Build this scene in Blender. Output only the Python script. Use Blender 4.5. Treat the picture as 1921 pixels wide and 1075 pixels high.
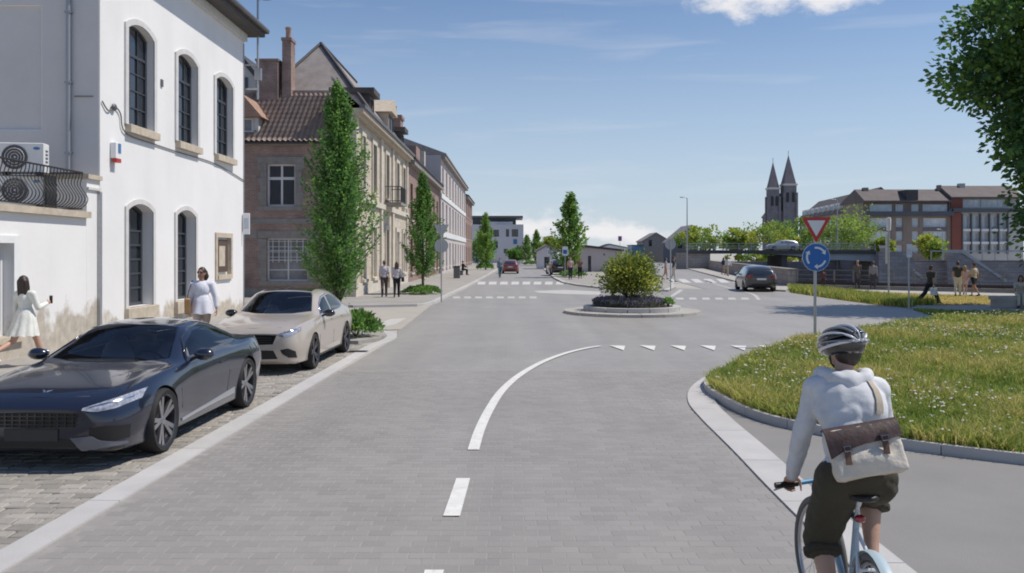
import bpy, bmesh, math, random
import numpy as np
from mathutils import Vector, Matrix, Euler
from mathutils.bvhtree import BVHTree

for _o in list(bpy.data.objects):
    bpy.data.objects.remove(_o)
SC = bpy.context.scene
COL = SC.collection
R = math.radians
random.seed(7)
RNG = np.random.default_rng(11)

# ------------------------------------------------------------------ camera
F, H, CX, HY = 1600.0, 2.2, 960.5, 475.0          # focal length in photo pixels, eye height, centre column, horizon row
cam_d = bpy.data.cameras.new('camera')
cam_d.sensor_width = 36.0
cam_d.lens = F / 1921.0 * 36.0
cam_d.shift_y = -(537.5 - HY) / 1921.0
cam_d.clip_start, cam_d.clip_end = 0.1, 6000
cam = bpy.data.objects.new('camera', cam_d)
COL.objects.link(cam)
cam.location = (0, 0, H)
cam.rotation_euler = (R(90), 0, 0)
SC.camera = cam

# ------------------------------------------------------------------ sky and sun
SUN = Vector((0.55, 0.07, 0.86)).normalized()      # towards the sun
SUN_EL = math.asin(SUN.z)
SUN_AZ = math.atan2(SUN.x, SUN.y)                  # clockwise from +Y
w = bpy.data.worlds.new('World')
SC.world = w
w.use_nodes = True
nt = w.node_tree
nt.nodes.clear()
N, L = nt.nodes.new, nt.links.new
w_out = N('ShaderNodeOutputWorld'); w_bg = N('ShaderNodeBackground')
w_sky = N('ShaderNodeTexSky')
w_sky.sky_type = 'NISHITA'; w_sky.sun_disc = False
w_sky.sun_elevation = SUN_EL; w_sky.sun_rotation = SUN_AZ
w_sky.altitude = 900; w_sky.air_density = 1.15; w_sky.dust_density = 0.0; w_sky.ozone_density = 5.0
w_bg.inputs['Strength'].default_value = 0.096
w_tc = N('ShaderNodeTexCoord')
def wmath(op, a, b=None, c=None):
    n = N('ShaderNodeMath'); n.operation = op
    for i, q in enumerate((a, b, c)):
        if q is None: continue
        if isinstance(q, (int, float)): n.inputs[i].default_value = q
        else: L(q, n.inputs[i])
    return n.outputs[0]
def wblob(px, py, rx, ry):                          # a soft bank of cloud in one direction of the sky
    d = Vector(((px - CX) / F, 1, (HY - py) / F)).normalized()
    s = N('ShaderNodeVectorMath'); s.operation = 'SUBTRACT'; L(w_tc.outputs['Generated'], s.inputs[0]); s.inputs[1].default_value = d
    m = N('ShaderNodeVectorMath'); m.operation = 'MULTIPLY'; L(s.outputs[0], m.inputs[0])
    m.inputs[1].default_value = (F / rx, F / rx, F / ry)
    l = N('ShaderNodeVectorMath'); l.operation = 'LENGTH'; L(m.outputs[0], l.inputs[0])
    return wmath('SUBTRACT', 1.0, l.outputs['Value'])
w_map = N('ShaderNodeMapping'); w_map.inputs['Scale'].default_value = (1, 1, 1.7); L(w_tc.outputs['Generated'], w_map.inputs['Vector'])
w_no = N('ShaderNodeTexNoise'); w_no.inputs['Scale'].default_value = 15; w_no.inputs['Detail'].default_value = 9; w_no.inputs['Roughness'].default_value = 0.62
L(w_map.outputs[0], w_no.inputs['Vector'])
w_no2 = N('ShaderNodeTexNoise'); w_no2.inputs['Scale'].default_value = 2.3; w_no2.inputs['Detail'].default_value = 3
L(w_map.outputs[0], w_no2.inputs['Vector'])
blob = None
for b in ((1385, -12, 125, 62), (1568, -8, 90, 42), (985, 428, 150, 40), (1150, 436, 150, 28), (60, -260, 300, 90), (2400, 60, 260, 100), (-700, 220, 320, 90)):
    q = wblob(*b)
    blob = q if blob is None else wmath('MAXIMUM', blob, q)
dens = wmath('ADD', wmath('MULTIPLY', blob, 0.85), wmath('MULTIPLY', wmath('SUBTRACT', w_no.outputs[0], 0.5), 2.6))
scat = wmath('ADD', wmath('SUBTRACT', w_no2.outputs[0], 0.74), wmath('MULTIPLY', wmath('SUBTRACT', w_no.outputs[0], 0.5), 0.8))
w_cl = N('ShaderNodeMapRange'); w_cl.interpolation_type = 'SMOOTHSTEP'; L(wmath('MAXIMUM', dens, scat), w_cl.inputs[0])
w_cl.inputs[1].default_value = 0.08; w_cl.inputs[2].default_value = 0.75; w_cl.inputs[4].default_value = 0.9
# thin high streaks
w_map2 = N('ShaderNodeMapping'); w_map2.inputs['Rotation'].default_value = (0.0, R(12), 0.3); w_map2.inputs['Scale'].default_value = (1.6, 1.6, 16); L(w_tc.outputs['Generated'], w_map2.inputs['Vector'])
w_no3 = N('ShaderNodeTexNoise'); w_no3.inputs['Scale'].default_value = 3.0; w_no3.inputs['Detail'].default_value = 6; w_no3.inputs['Distortion'].default_value = 0.4; L(w_map2.outputs[0], w_no3.inputs['Vector'])
w_st = N('ShaderNodeMapRange'); L(w_no3.outputs[0], w_st.inputs[0]); w_st.inputs[1].default_value = 0.56; w_st.inputs[2].default_value = 0.85; w_st.inputs[4].default_value = 0.24
w_mix = N('ShaderNodeMix'); w_mix.data_type = 'RGBA'
L(wmath('MAXIMUM', w_cl.outputs[0], w_st.outputs[0]), w_mix.inputs['Factor']); w_tint = N('ShaderNodeVectorMath'); w_tint.operation = 'MULTIPLY'; L(w_sky.outputs[0], w_tint.inputs[0]); w_tint.inputs[1].default_value = (1.02, 0.98, 0.99)
# pale haze along the whole horizon
w_sep = N('ShaderNodeSeparateXYZ'); L(w_tc.outputs['Generated'], w_sep.inputs[0])
w_hz = N('ShaderNodeMapRange'); w_hz.interpolation_type = 'SMOOTHSTEP'; L(w_sep.outputs[2], w_hz.inputs[0]); w_hz.inputs[1].default_value = 0.34; w_hz.inputs[2].default_value = -0.06; w_hz.inputs[4].default_value = 0.85
w_hm = N('ShaderNodeMix'); w_hm.data_type = 'RGBA'; L(w_hz.outputs[0], w_hm.inputs['Factor']); L(w_tint.outputs[0], w_hm.inputs[6]); w_hm.inputs[7].default_value = (5.1, 5.95, 7.0, 1)
L(w_hm.outputs[2], w_mix.inputs[6]); w_mix.inputs[7].default_value = (8.3, 8.1, 8.2, 1)
L(w_mix.outputs[2], w_bg.inputs['Color']); L(w_bg.outputs[0], w_out.inputs['Surface'])

sun_d = bpy.data.lights.new('sun', 'SUN')
sun_d.energy = 3.75; sun_d.angle = R(0.55); sun_d.color = (1.0, 0.94, 0.85)
sun = bpy.data.objects.new('sun', sun_d); COL.objects.link(sun)
sun.rotation_euler = SUN.to_track_quat('Z', 'Y').to_euler()
sun.location = (40, 20, 60)

SC.view_settings.view_transform = 'Standard'
SC.view_settings.look = 'None'
SC.view_settings.exposure = 0.17
SC.view_settings.gamma = 1.0
SC.render.engine = 'CYCLES'
SC.cycles.use_denoising = True
SC.cycles.max_bounces = 6; SC.cycles.transparent_max_bounces = 6
SC.cycles.diffuse_bounces = 3; SC.cycles.glossy_bounces = 3
SC.cycles.sample_clamp_indirect = 6
SC.cycles.pixel_filter_type = 'BLACKMAN_HARRIS'
SC.cycles.filter_width = 1.9

# ------------------------------------------------------------------ helpers
def G(px, py, z=0.0):
    """point of the ground (height z) seen at a photo pixel"""
    Y = F * (H - z) / (py - HY)
    return Vector(((px - CX) * Y / F, Y, z))
def P(px, py, Y):
    """point at depth Y seen at a photo pixel"""
    return Vector(((px - CX) * Y / F, Y, H - (py - HY) * Y / F))

def tag(o, label=None, cat=None, group=None, kind=None):
    if label: o['label'] = label
    if cat: o['category'] = cat
    if group: o['group'] = group
    if kind: o['kind'] = kind
    return o
def thing(name, label, cat, loc=(0, 0, 0), rz=0.0, group=None):
    o = bpy.data.objects.new(name, None); COL.objects.link(o)
    o.empty_display_size = 0.2
    o.location = loc; o.rotation_euler = (0, 0, rz)
    return tag(o, label, cat, group)
def copy_tree(o, parent=None):
    c = o.copy(); COL.objects.link(c); c.parent = parent
    for ch in list(o.children):
        copy_tree(ch, c)
    return c
def link(name, mesh, parent=None, loc=(0, 0, 0), rz=0.0):
    o = bpy.data.objects.new(name, mesh); COL.objects.link(o)
    o.parent = parent; o.location = loc; o.rotation_euler = (0, 0, rz)
    return o

class MB:
    """collects geometry for one mesh"""
    def __init__(s): s.v = []; s.f = []; s.mi = []; s.m = 0; s.M = None
    def add(s, vs, fs):
        b = len(s.v)
        if s.M is not None: vs = [s.M @ Vector(p) for p in vs]
        s.v += [tuple(p) for p in vs]
        s.f += [tuple(i + b for i in f) for f in fs]
        s.mi += [s.m] * len(fs)
        return s
    def box(s, x0, x1, y0, y1, z0, z1, ch=0.0):
        if ch <= 0:
            v = [(x, y, z) for z in (z0, z1) for y in (y0, y1) for x in (x0, x1)]
            return s.add(v, [(0, 2, 3, 1), (4, 5, 7, 6), (0, 1, 5, 4), (2, 6, 7, 3), (0, 4, 6, 2), (1, 3, 7, 5)])
        c = ch
        r = [(x0, x1, y0, y1, z0), (x0, x1, y0, y1, z1 - c), (x0 + c, x1 - c, y0 + c, y1 - c, z1)]
        v = []
        for a, b, d, e, z in r: v += [(a, d, z), (b, d, z), (b, e, z), (a, e, z)]
        f = [(3, 2, 1, 0), (8, 9, 10, 11)]
        for k in (0, 4):
            for i in range(4): f.append((k + i, k + (i + 1) % 4, k + 4 + (i + 1) % 4, k + 4 + i))
        return s.add(v, f)
    def prism(s, poly, z0, z1):
        n = len(poly)
        v = [(p[0], p[1], z0) for p in poly] + [(p[0], p[1], z1) for p in poly]
        f = [tuple(range(n - 1, -1, -1)), tuple(range(n, 2 * n))] + [(i, (i + 1) % n, n + (i + 1) % n, n + i) for i in range(n)]
        return s.add(v, f)
    def prism_x(s, poly, x0, x1):                  # poly in (y, z)
        n = len(poly)
        v = [(x0, p[0], p[1]) for p in poly] + [(x1, p[0], p[1]) for p in poly]
        f = [tuple(range(n - 1, -1, -1)), tuple(range(n, 2 * n))] + [(i, (i + 1) % n, n + (i + 1) % n, n + i) for i in range(n)]
        return s.add(v, f)
    def prism_y(s, poly, y0, y1):                  # poly in (x, z)
        n = len(poly)
        v = [(p[0], y0, p[1]) for p in poly] + [(p[0], y1, p[1]) for p in poly]
        f = [tuple(range(n)), tuple(range(2 * n - 1, n - 1, -1))] + [(i, n + i, n + (i + 1) % n, (i + 1) % n) for i in range(n)]
        return s.add(v, f)
    def loft(s, rings, cap=True, close=False):
        n = len(rings[0]); v = [p for r in rings for p in r]; f = []
        m = len(rings)
        for k in range(m - (0 if close else 1)):
            for i in range(n):
                a, b = k * n, ((k + 1) % m) * n
                f.append((a + i, a + (i + 1) % n, b + (i + 1) % n, b + i))
        if cap and not close:
            f.append(tuple(range(n - 1, -1, -1))); f.append(tuple(range((m - 1) * n, m * n)))
        return s.add(v, f)
    def tube(s, pts, r, n=8, cap=True, close=False, flat=1.0):
        pts = [Vector(p) for p in pts]
        rr = r if isinstance(r, (list, tuple)) else [r] * len(pts)
        rings = []; m = len(pts); ref = None
        for i, p in enumerate(pts):
            if close: t = pts[(i + 1) % m] - pts[i - 1]
            else: t = pts[min(i + 1, m - 1)] - pts[max(i - 1, 0)]
            t = t.normalized() if t.length > 1e-9 else Vector((0, 0, 1))
            if ref is None:
                ref = Vector((0, 0, 1)) if abs(t.z) < 0.9 else Vector((1, 0, 0))
            a = t.cross(ref)
            a = a.normalized() if a.length > 1e-6 else t.orthogonal().normalized()
            b = a.cross(t).normalized(); ref = b
            rings.append([p + (a * math.cos(2 * math.pi * k / n) + b * math.sin(2 * math.pi * k / n) * flat) * rr[i] for k in range(n)])
        return s.loft(rings, cap, close)
    def ell(s, c, r, n=14, m=9, M=None):
        c = Vector(c); r = (r, r, r) if isinstance(r, (int, float)) else r
        v = []; f = []
        for j in range(1, m):
            th = math.pi * j / m
            for i in range(n):
                ph = 2 * math.pi * i / n
                p = Vector((r[0] * math.sin(th) * math.cos(ph), r[1] * math.sin(th) * math.sin(ph), r[2] * math.cos(th)))
                v.append(c + (M @ p if M else p))
        top = len(v); q = Vector((0, 0, r[2])); v.append(c + (M @ q if M else q)); v.append(c - (M @ q if M else q))
        for j in range(m - 2):
            for i in range(n):
                f.append((j * n + i, (j + 1) * n + i, (j + 1) * n + (i + 1) % n, j * n + (i + 1) % n))
        for i in range(n):
            f.append((top, i, (i + 1) % n)); f.append((top + 1, (m - 2) * n + (i + 1) % n, (m - 2) * n + i))
        return s.add(v, f)
    def lathe(s, prof, n=20, axis='z', c=(0, 0, 0)):       # prof: (radius, height) pairs, closed loop not needed
        rings = []
        for k in range(n):
            a = 2 * math.pi * k / n; ring = []
            for r, h in prof:
                x, y = r * math.cos(a), r * math.sin(a)
                p = {'z': (x, y, h), 'y': (x, h, y), 'x': (h, x, y)}[axis]
                ring.append((p[0] + c[0], p[1] + c[1], p[2] + c[2]))
            rings.append(ring)
        m = len(prof); v = [p for r in rings for p in r]; f = []
        for k in range(n):
            a, b = k * m, ((k + 1) % n) * m
            for i in range(m - 1): f.append((a + i, b + i, b + i + 1, a + i + 1))
        return s.add(v, f)
    def limb(s, chain, n=12):
        """tapered capsule chain: [(point, radius)...]"""
        for (p, r), (q, t) in zip(chain, chain[1:]):
            p, q = Vector(p), Vector(q); d = q - p
            k = max(2, int(d.length / 0.06))
            s.tube([p.lerp(q, i / k) for i in range(k + 1)], [r + (t - r) * i / k for i in range(k + 1)], n)
        for p, r in chain: s.ell(p, r, n, 8)
        return s
    def mesh(s, name, mats=None, smooth=False, sharp=None, fix=True):
        me = bpy.data.meshes.new(name)
        me.from_pydata(s.v, [], s.f)
        if mats:
            for m in (mats if isinstance(mats, (list, tuple)) else [mats]): me.materials.append(m)
        if any(s.mi): me.polygons.foreach_set('material_index', s.mi)
        if fix and len(s.f) < 40000:
            bm = bmesh.new(); bm.from_mesh(me); bmesh.ops.recalc_face_normals(bm, faces=bm.faces); bm.to_mesh(me); bm.free()
        if smooth:
            me.polygons.foreach_set('use_smooth', [True] * len(me.polygons))
            if sharp: me.set_sharp_from_angle(angle=R(sharp))
        me.update()
        return me
    def build(s, name, mats, parent=None, smooth=False, sharp=None, loc=(0, 0, 0), rz=0.0, fix=True):
        return link(name, s.mesh(name, mats, smooth, sharp, fix), parent, loc, rz)

def np_mesh(name, verts, faces, mat, smooth=False, mi=None):
    """verts (n,3), faces (m,k) arrays"""
    me = bpy.data.meshes.new(name)
    n, m, k = len(verts), len(faces), faces.shape[1]
    me.vertices.add(n); me.vertices.foreach_set('co', verts.astype(np.float32).ravel())
    me.loops.add(m * k); me.loops.foreach_set('vertex_index', faces.astype(np.int32).ravel())
    me.polygons.add(m); me.polygons.foreach_set('loop_start', np.arange(0, m * k, k, dtype=np.int32))
    for q in (mat if isinstance(mat, (list, tuple)) else [mat]): me.materials.append(q)
    if mi is not None: me.polygons.foreach_set('material_index', mi.astype(np.int32))
    if smooth: me.polygons.foreach_set('use_smooth', np.ones(m, dtype=bool))
    me.update(calc_edges=True)
    return me

def baked(me, setup, mats=None):
    """mesh with modifiers applied; setup(obj) adds them"""
    o = bpy.data.objects.new('tmp', me); COL.objects.link(o)
    extra = setup(o) or []
    dg = bpy.context.evaluated_depsgraph_get(); dg.update()
    r = bpy.data.meshes.new_from_object(o.evaluated_get(dg), depsgraph=dg)
    for q in [o] + list(extra): bpy.data.objects.remove(q)
    if mats:
        r.materials.clear()
        for m in (mats if isinstance(mats, (list, tuple)) else [mats]): r.materials.append(m)
    return r
def cut(me, cutter):
    """boolean difference"""
    def f(o):
        c = bpy.data.objects.new('tmp_cut', cutter); COL.objects.link(c)
        b = o.modifiers.new('b', 'BOOLEAN'); b.operation = 'DIFFERENCE'; b.solver = 'EXACT'; b.object = c
        return [c]
    return baked(me, f)
def melt(mb, voxel, mat, name, parent=None, smooth=4, sub=False, loc=(0, 0, 0), rz=0.0, wrinkle=None):
    """one continuous skin over overlapping shapes"""
    def f(o):
        r = o.modifiers.new('r', 'REMESH'); r.mode = 'VOXEL'; r.voxel_size = voxel
        s = o.modifiers.new('s', 'SMOOTH'); s.factor = 0.5; s.iterations = smooth
        for k_, (amt, size) in enumerate(wrinkle or ()):
            tx = bpy.data.textures.new('folds', 'MARBLE' if k_ == 0 else 'CLOUDS'); tx.noise_scale = size
            if k_ == 0: tx.turbulence = 7.0; tx.marble_type = 'SHARP'
            d_ = o.modifiers.new('d', 'DISPLACE'); d_.texture = tx; d_.strength = amt; d_.mid_level = 0.5; d_.texture_coords = 'LOCAL'
        if wrinkle:
            s2 = o.modifiers.new('s2', 'SMOOTH'); s2.factor = 0.5; s2.iterations = 2
    me = baked(mb.mesh(name), f, mat)
    me.name = name
    me.polygons.foreach_set('use_smooth', [True] * len(me.polygons))
    return link(name, me, parent, loc, rz)

def crom(keys, ts):
    """smooth interpolation of rows keyed by their first value (monotone in t)"""
    k = np.array(keys, float); x = k[:, 0]; y = k[:, 1:]
    d = np.zeros_like(y)
    h = np.diff(x)[:, None]; s = np.diff(y, axis=0) / h
    d[1:-1] = np.where(s[:-1] * s[1:] > 0, 2 * s[:-1] * s[1:] / (s[:-1] + s[1:] + 1e-12), 0)
    d[0], d[-1] = s[0], s[-1]
    out = []
    for t in ts:
        i = int(np.clip(np.searchsorted(x, t) - 1, 0, len(x) - 2))
        hh = x[i + 1] - x[i]; u = (t - x[i]) / hh
        out.append((2*u**3 - 3*u**2 + 1) * y[i] + (u**3 - 2*u**2 + u) * hh * d[i] + (-2*u**3 + 3*u**2) * y[i+1] + (u**3 - u**2) * hh * d[i+1])
    return np.array(out)
def spline(pts, n, close=False):
    """Catmull-Rom through points (any dimension)"""
    p = np.array(pts, float); m = len(p); out = []
    segs = m if close else m - 1
    for i in range(segs):
        g = (lambda j: p[j % m]) if close else (lambda j: p[min(max(j, 0), m - 1)])
        a, b, c, d = g(i - 1), g(i), g(i + 1), g(i + 2)
        for k in range(n):
            t = k / n
            out.append(0.5 * ((2*b) + (-a + c)*t + (2*a - 5*b + 4*c - d)*t*t + (-a + 3*b - 3*c + d)*t**3))
    if not close: out.append(p[-1])
    return np.array(out)

# ------------------------------------------------------------------ materials
def mat(name, col, rough=0.6, metal=0.0, var=0.0, vscale=6.0, bump=0.0, bscale=40.0, coat=0.0, spec=0.5, isl=0.0,
        col2=None, streak=0.0, trans=0.0, sheen=0.0, world=False, detail=4.0, stretch=None, sub=0.0):
    m = bpy.data.materials.new(name); m.use_nodes = True
    t = m.node_tree; n, l = t.nodes.new, t.links.new
    b = t.nodes['Principled BSDF']
    b.inputs['Roughness'].default_value = rough; b.inputs['Metallic'].default_value = metal
    b.inputs['Coat Weight'].default_value = coat; b.inputs['Coat Roughness'].default_value = 0.04
    b.inputs['Specular IOR Level'].default_value = spec
    if sheen: b.inputs['Sheen Weight'].default_value = sheen
    c = (col[0], col[1], col[2], 1)
    b.inputs['Base Color'].default_value = c
    src = None
    if var or bump or isl:
        if world: g = n('ShaderNodeNewGeometry').outputs['Position']
        else: g = n('ShaderNodeTexCoord').outputs['Object']
        if stretch:
            mp = n('ShaderNodeMapping'); mp.inputs['Scale'].default_value = stretch; l(g, mp.inputs[0]); g = mp.outputs[0]
    if var:
        no = n('ShaderNodeTexNoise'); no.inputs['Scale'].default_value = vscale; no.inputs['Detail'].default_value = detail; no.inputs['Roughness'].default_value = 0.6
        l(g, no.inputs['Vector'])
        mr = n('ShaderNodeMapRange'); l(no.outputs[0], mr.inputs[0]); mr.inputs[1].default_value = 0.3; mr.inputs[2].default_value = 0.7
        mx = n('ShaderNodeMix'); mx.data_type = 'RGBA'; l(mr.outputs[0], mx.inputs['Factor'])
        if col2:
            mx.inputs[6].default_value = c; mx.inputs[7].default_value = (*col2, 1)
        else:
            mx.inputs[6].default_value = (*[q * (1 - var) for q in col], 1); mx.inputs[7].default_value = (*[min(1, q * (1 + var)) for q in col], 1)
        src = mx.outputs[2]
    if isl:
        oi = n('ShaderNodeObjectInfo'); ge = n('ShaderNodeNewGeometry')
        ad = n('ShaderNodeMath'); ad.operation = 'ADD'; l(oi.outputs['Random'], ad.inputs[0]); l(ge.outputs['Random Per Island'], ad.inputs[1])
        fr = n('ShaderNodeMath'); fr.operation = 'FRACT'; l(ad.outputs[0], fr.inputs[0])
        mr = n('ShaderNodeMapRange'); l(fr.outputs[0], mr.inputs[0]); mr.inputs[3].default_value = 1 - isl; mr.inputs[4].default_value = 1 + isl
        mm = n('ShaderNodeVectorMath'); mm.operation = 'SCALE'; l(mr.outputs[0], mm.inputs['Scale'])
        if src is not None: l(src, mm.inputs[0])
        else: mm.inputs[0].default_value = col
        src = mm.outputs[0]
    if streak and src is not None:                  # wheel tracks along the street
        gp_ = n('ShaderNodeNewGeometry'); mp = n('ShaderNodeMapping'); mp.inputs['Scale'].default_value = (1.15, 0.06, 1); l(gp_.outputs['Position'], mp.inputs[0])
        ns = n('ShaderNodeTexNoise'); ns.inputs['Scale'].default_value = 1.0; ns.inputs['Detail'].default_value = 4; l(mp.outputs[0], ns.inputs['Vector'])
        mr = n('ShaderNodeMapRange'); l(ns.outputs[0], mr.inputs[0]); mr.inputs[1].default_value = 0.3; mr.inputs[2].default_value = 0.7; mr.inputs[3].default_value = 1 - streak; mr.inputs[4].default_value = 1 + streak
        mm = n('ShaderNodeVectorMath'); mm.operation = 'SCALE'; l(mr.outputs[0], mm.inputs['Scale']); l(src, mm.inputs[0]); src = mm.outputs[0]
    if src is not None: l(src, b.inputs['Base Color'])
    if bump:
        nb = n('ShaderNodeTexNoise'); nb.inputs['Scale'].default_value = bscale; nb.inputs['Detail'].default_value = 6; l(g, nb.inputs['Vector'])
        bu = n('ShaderNodeBump'); bu.inputs['Strength'].default_value = bump; bu.inputs['Distance'].default_value = 0.02
        l(nb.outputs[0], bu.inputs['Height']); l(bu.outputs[0], b.inputs['Normal'])
    if trans:
        # thin leaves let some light through
        tr = n('ShaderNodeBsdfTranslucent'); ms = n('ShaderNodeMixShader'); ms.inputs[0].default_value = trans
        if src is not None: l(src, tr.inputs['Color'])
        else: tr.inputs['Color'].default_value = c
        l(b.outputs[0], ms.inputs[1]); l(tr.outputs[0], ms.inputs[2]); l(ms.outputs[0], t.nodes['Material Output'].inputs['Surface'])
    return m

def brick_mat(name, c1, c2, mortar, bw, rh, ms=0.008, rough=0.85, axes='xy', bump=0.4, stain=0.12, sscale=0.6, streak=0.0):
    """courses too small to model one by one; axes picks the plane"""
    m = bpy.data.materials.new(name); m.use_nodes = True
    t = m.node_tree; n, l = t.nodes.new, t.links.new
    b = t.nodes['Principled BSDF']; b.inputs['Roughness'].default_value = rough
    g = n('ShaderNodeNewGeometry'); sx = n('ShaderNodeSeparateXYZ'); cb = n('ShaderNodeCombineXYZ'); l(g.outputs['Position'], sx.inputs[0])
    if axes == 'wall':                               # along whichever way the wall runs
        ad = n('ShaderNodeMath'); l(sx.outputs[0], ad.inputs[0]); l(sx.outputs[1], ad.inputs[1]); l(ad.outputs[0], cb.inputs[0]); l(sx.outputs[2], cb.inputs[1])
    else:
        l(sx.outputs[0], cb.inputs[0]); l(sx.outputs[1], cb.inputs[1])
    br = n('ShaderNodeTexBrick'); l(cb.outputs[0], br.inputs['Vector'])
    br.inputs['Scale'].default_value = 1; br.inputs['Brick Width'].default_value = bw; br.inputs['Row Height'].default_value = rh
    br.inputs['Mortar Size'].default_value = ms; br.inputs['Mortar Smooth'].default_value = 0.2; br.inputs['Bias'].default_value = 0
    br.inputs['Color1'].default_value = (*c1, 1); br.inputs['Color2'].default_value = (*c2, 1); br.inputs['Mortar'].default_value = (*mortar, 1)
    no = n('ShaderNodeTexNoise'); no.inputs['Scale'].default_value = sscale; no.inputs['Detail'].default_value = 8; no.inputs['Roughness'].default_value = 0.65; l(g.outputs['Position'], no.inputs['Vector'])
    mr = n('ShaderNodeMapRange'); l(no.outputs[0], mr.inputs[0]); mr.inputs[1].default_value = 0.3; mr.inputs[2].default_value = 0.7; mr.inputs[3].default_value = 1 - stain; mr.inputs[4].default_value = 1 + stain
    vm = n('ShaderNodeVectorMath'); vm.operation = 'SCALE'; l(br.outputs['Color'], vm.inputs[0]); l(mr.outputs[0], vm.inputs['Scale'])
    if streak:
        mp = n('ShaderNodeMapping'); mp.inputs['Scale'].default_value = (1.15, 0.06, 1); l(g.outputs['Position'], mp.inputs[0])
        ns = n('ShaderNodeTexNoise'); ns.inputs['Scale'].default_value = 1.0; ns.inputs['Detail'].default_value = 4; l(mp.outputs[0], ns.inputs['Vector'])
        mr = n('ShaderNodeMapRange'); l(ns.outputs[0], mr.inputs[0]); mr.inputs[1].default_value = 0.3; mr.inputs[2].default_value = 0.7; mr.inputs[3].default_value = 1 - streak; mr.inputs[4].default_value = 1 + streak
        v2 = n('ShaderNodeVectorMath'); v2.operation = 'SCALE'; l(vm.outputs[0], v2.inputs[0]); l(mr.outputs[0], v2.inputs['Scale']); vm = v2
    l(vm.outputs[0], b.inputs['Base Color'])
    if bump:
        iv = n('ShaderNodeMath'); iv.operation = 'SUBTRACT'; iv.inputs[0].default_value = 1; l(br.outputs['Fac'], iv.inputs[1])
        bu = n('ShaderNodeBump'); bu.inputs['Strength'].default_value = bump; bu.inputs['Distance'].default_value = 0.008; l(iv.outputs[0], bu.inputs['Height']); l(bu.outputs[0], b.inputs['Normal'])
    return m

def plaster_mat(name, col, dirt, z0, z1, rag=0.5, rough=0.8, amount=1.0):
    """painted plaster whose paint has come off low down, along a ragged edge"""
    m = bpy.data.materials.new(name); m.use_nodes = True
    t = m.node_tree; n, l = t.nodes.new, t.links.new
    b = t.nodes['Principled BSDF']; b.inputs['Roughness'].default_value = rough
    g = n('ShaderNodeNewGeometry'); sx = n('ShaderNodeSeparateXYZ'); l(g.outputs['Position'], sx.inputs[0])
    no = n('ShaderNodeTexNoise'); no.inputs['Scale'].default_value = 0.9; no.inputs['Detail'].default_value = 9; no.inputs['Roughness'].default_value = 0.6; l(g.outputs['Position'], no.inputs['Vector'])
    ma = n('ShaderNodeMath'); ma.operation = 'MULTIPLY_ADD'; l(no.outputs[0], ma.inputs[0]); ma.inputs[1].default_value = rag * 6; ma.inputs[2].default_value = -rag * 3
    sb = n('ShaderNodeMath'); sb.operation = 'SUBTRACT'; l(sx.outputs[2], sb.inputs[0]); l(ma.outputs[0], sb.inputs[1])
    mr = n('ShaderNodeMapRange'); l(sb.outputs[0], mr.inputs[0]); mr.inputs[1].default_value = z1; mr.inputs[2].default_value = z1 - 0.28; mr.inputs[4].default_value = amount
    n2 = n('ShaderNodeTexNoise'); n2.inputs['Scale'].default_value = 5; n2.inputs['Detail'].default_value = 8; l(g.outputs['Position'], n2.inputs['Vector'])
    cr = n('ShaderNodeMix'); cr.data_type = 'RGBA'; l(n2.outputs[0], cr.inputs['Factor']); cr.inputs[6].default_value = (*[q * 0.55 for q in dirt], 1); cr.inputs[7].default_value = (*[q * 1.4 for q in dirt], 1)
    n3 = n('ShaderNodeTexNoise'); n3.inputs['Scale'].default_value = 0.5; n3.inputs['Detail'].default_value = 7; l(g.outputs['Position'], n3.inputs['Vector'])
    r3 = n('ShaderNodeMapRange'); l(n3.outputs[0], r3.inputs[0]); r3.inputs[1].default_value = 0.35; r3.inputs[2].default_value = 0.75; r3.inputs[3].default_value = 1.0; r3.inputs[4].default_value = 0.92
    ms = n('ShaderNodeMapping'); ms.inputs['Scale'].default_value = (1.1, 1.1, 0.14); l(g.outputs['Position'], ms.inputs[0])
    n4 = n('ShaderNodeTexNoise'); n4.inputs['Scale'].default_value = 1.0; n4.inputs['Detail'].default_value = 6; l(ms.outputs[0], n4.inputs['Vector'])
    r4 = n('ShaderNodeMapRange'); l(n4.outputs[0], r4.inputs[0]); r4.inputs[1].default_value = 0.50; r4.inputs[2].default_value = 0.80; r4.inputs[3].default_value = 1.0; r4.inputs[4].default_value = 0.95
    m4 = n('ShaderNodeMath'); m4.operation = 'MULTIPLY'; l(r3.outputs[0], m4.inputs[0]); l(r4.outputs[0], m4.inputs[1])
    v3 = n('ShaderNodeVectorMath'); v3.operation = 'SCALE'; v3.inputs[0].default_value = col; l(m4.outputs[0], v3.inputs['Scale'])
    mx = n('ShaderNodeMix'); mx.data_type = 'RGBA'; l(mr.outputs[0], mx.inputs['Factor']); l(v3.outputs[0], mx.inputs[6]); l(cr.outputs[2], mx.inputs[7])
    l(mx.outputs[2], b.inputs['Base Color'])
    bu = n('ShaderNodeBump'); bu.inputs['Strength'].default_value = 0.25; bu.inputs['Distance'].default_value = 0.02
    iv = n('ShaderNodeMath'); iv.operation = 'MULTIPLY_ADD'; l(mr.outputs[0], iv.inputs[0]); iv.inputs[1].default_value = -1.0; l(n2.outputs[0], iv.inputs[2])
    l(iv.outputs[0], bu.inputs['Height']); l(bu.outputs[0], b.inputs['Normal'])
    return m

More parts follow.
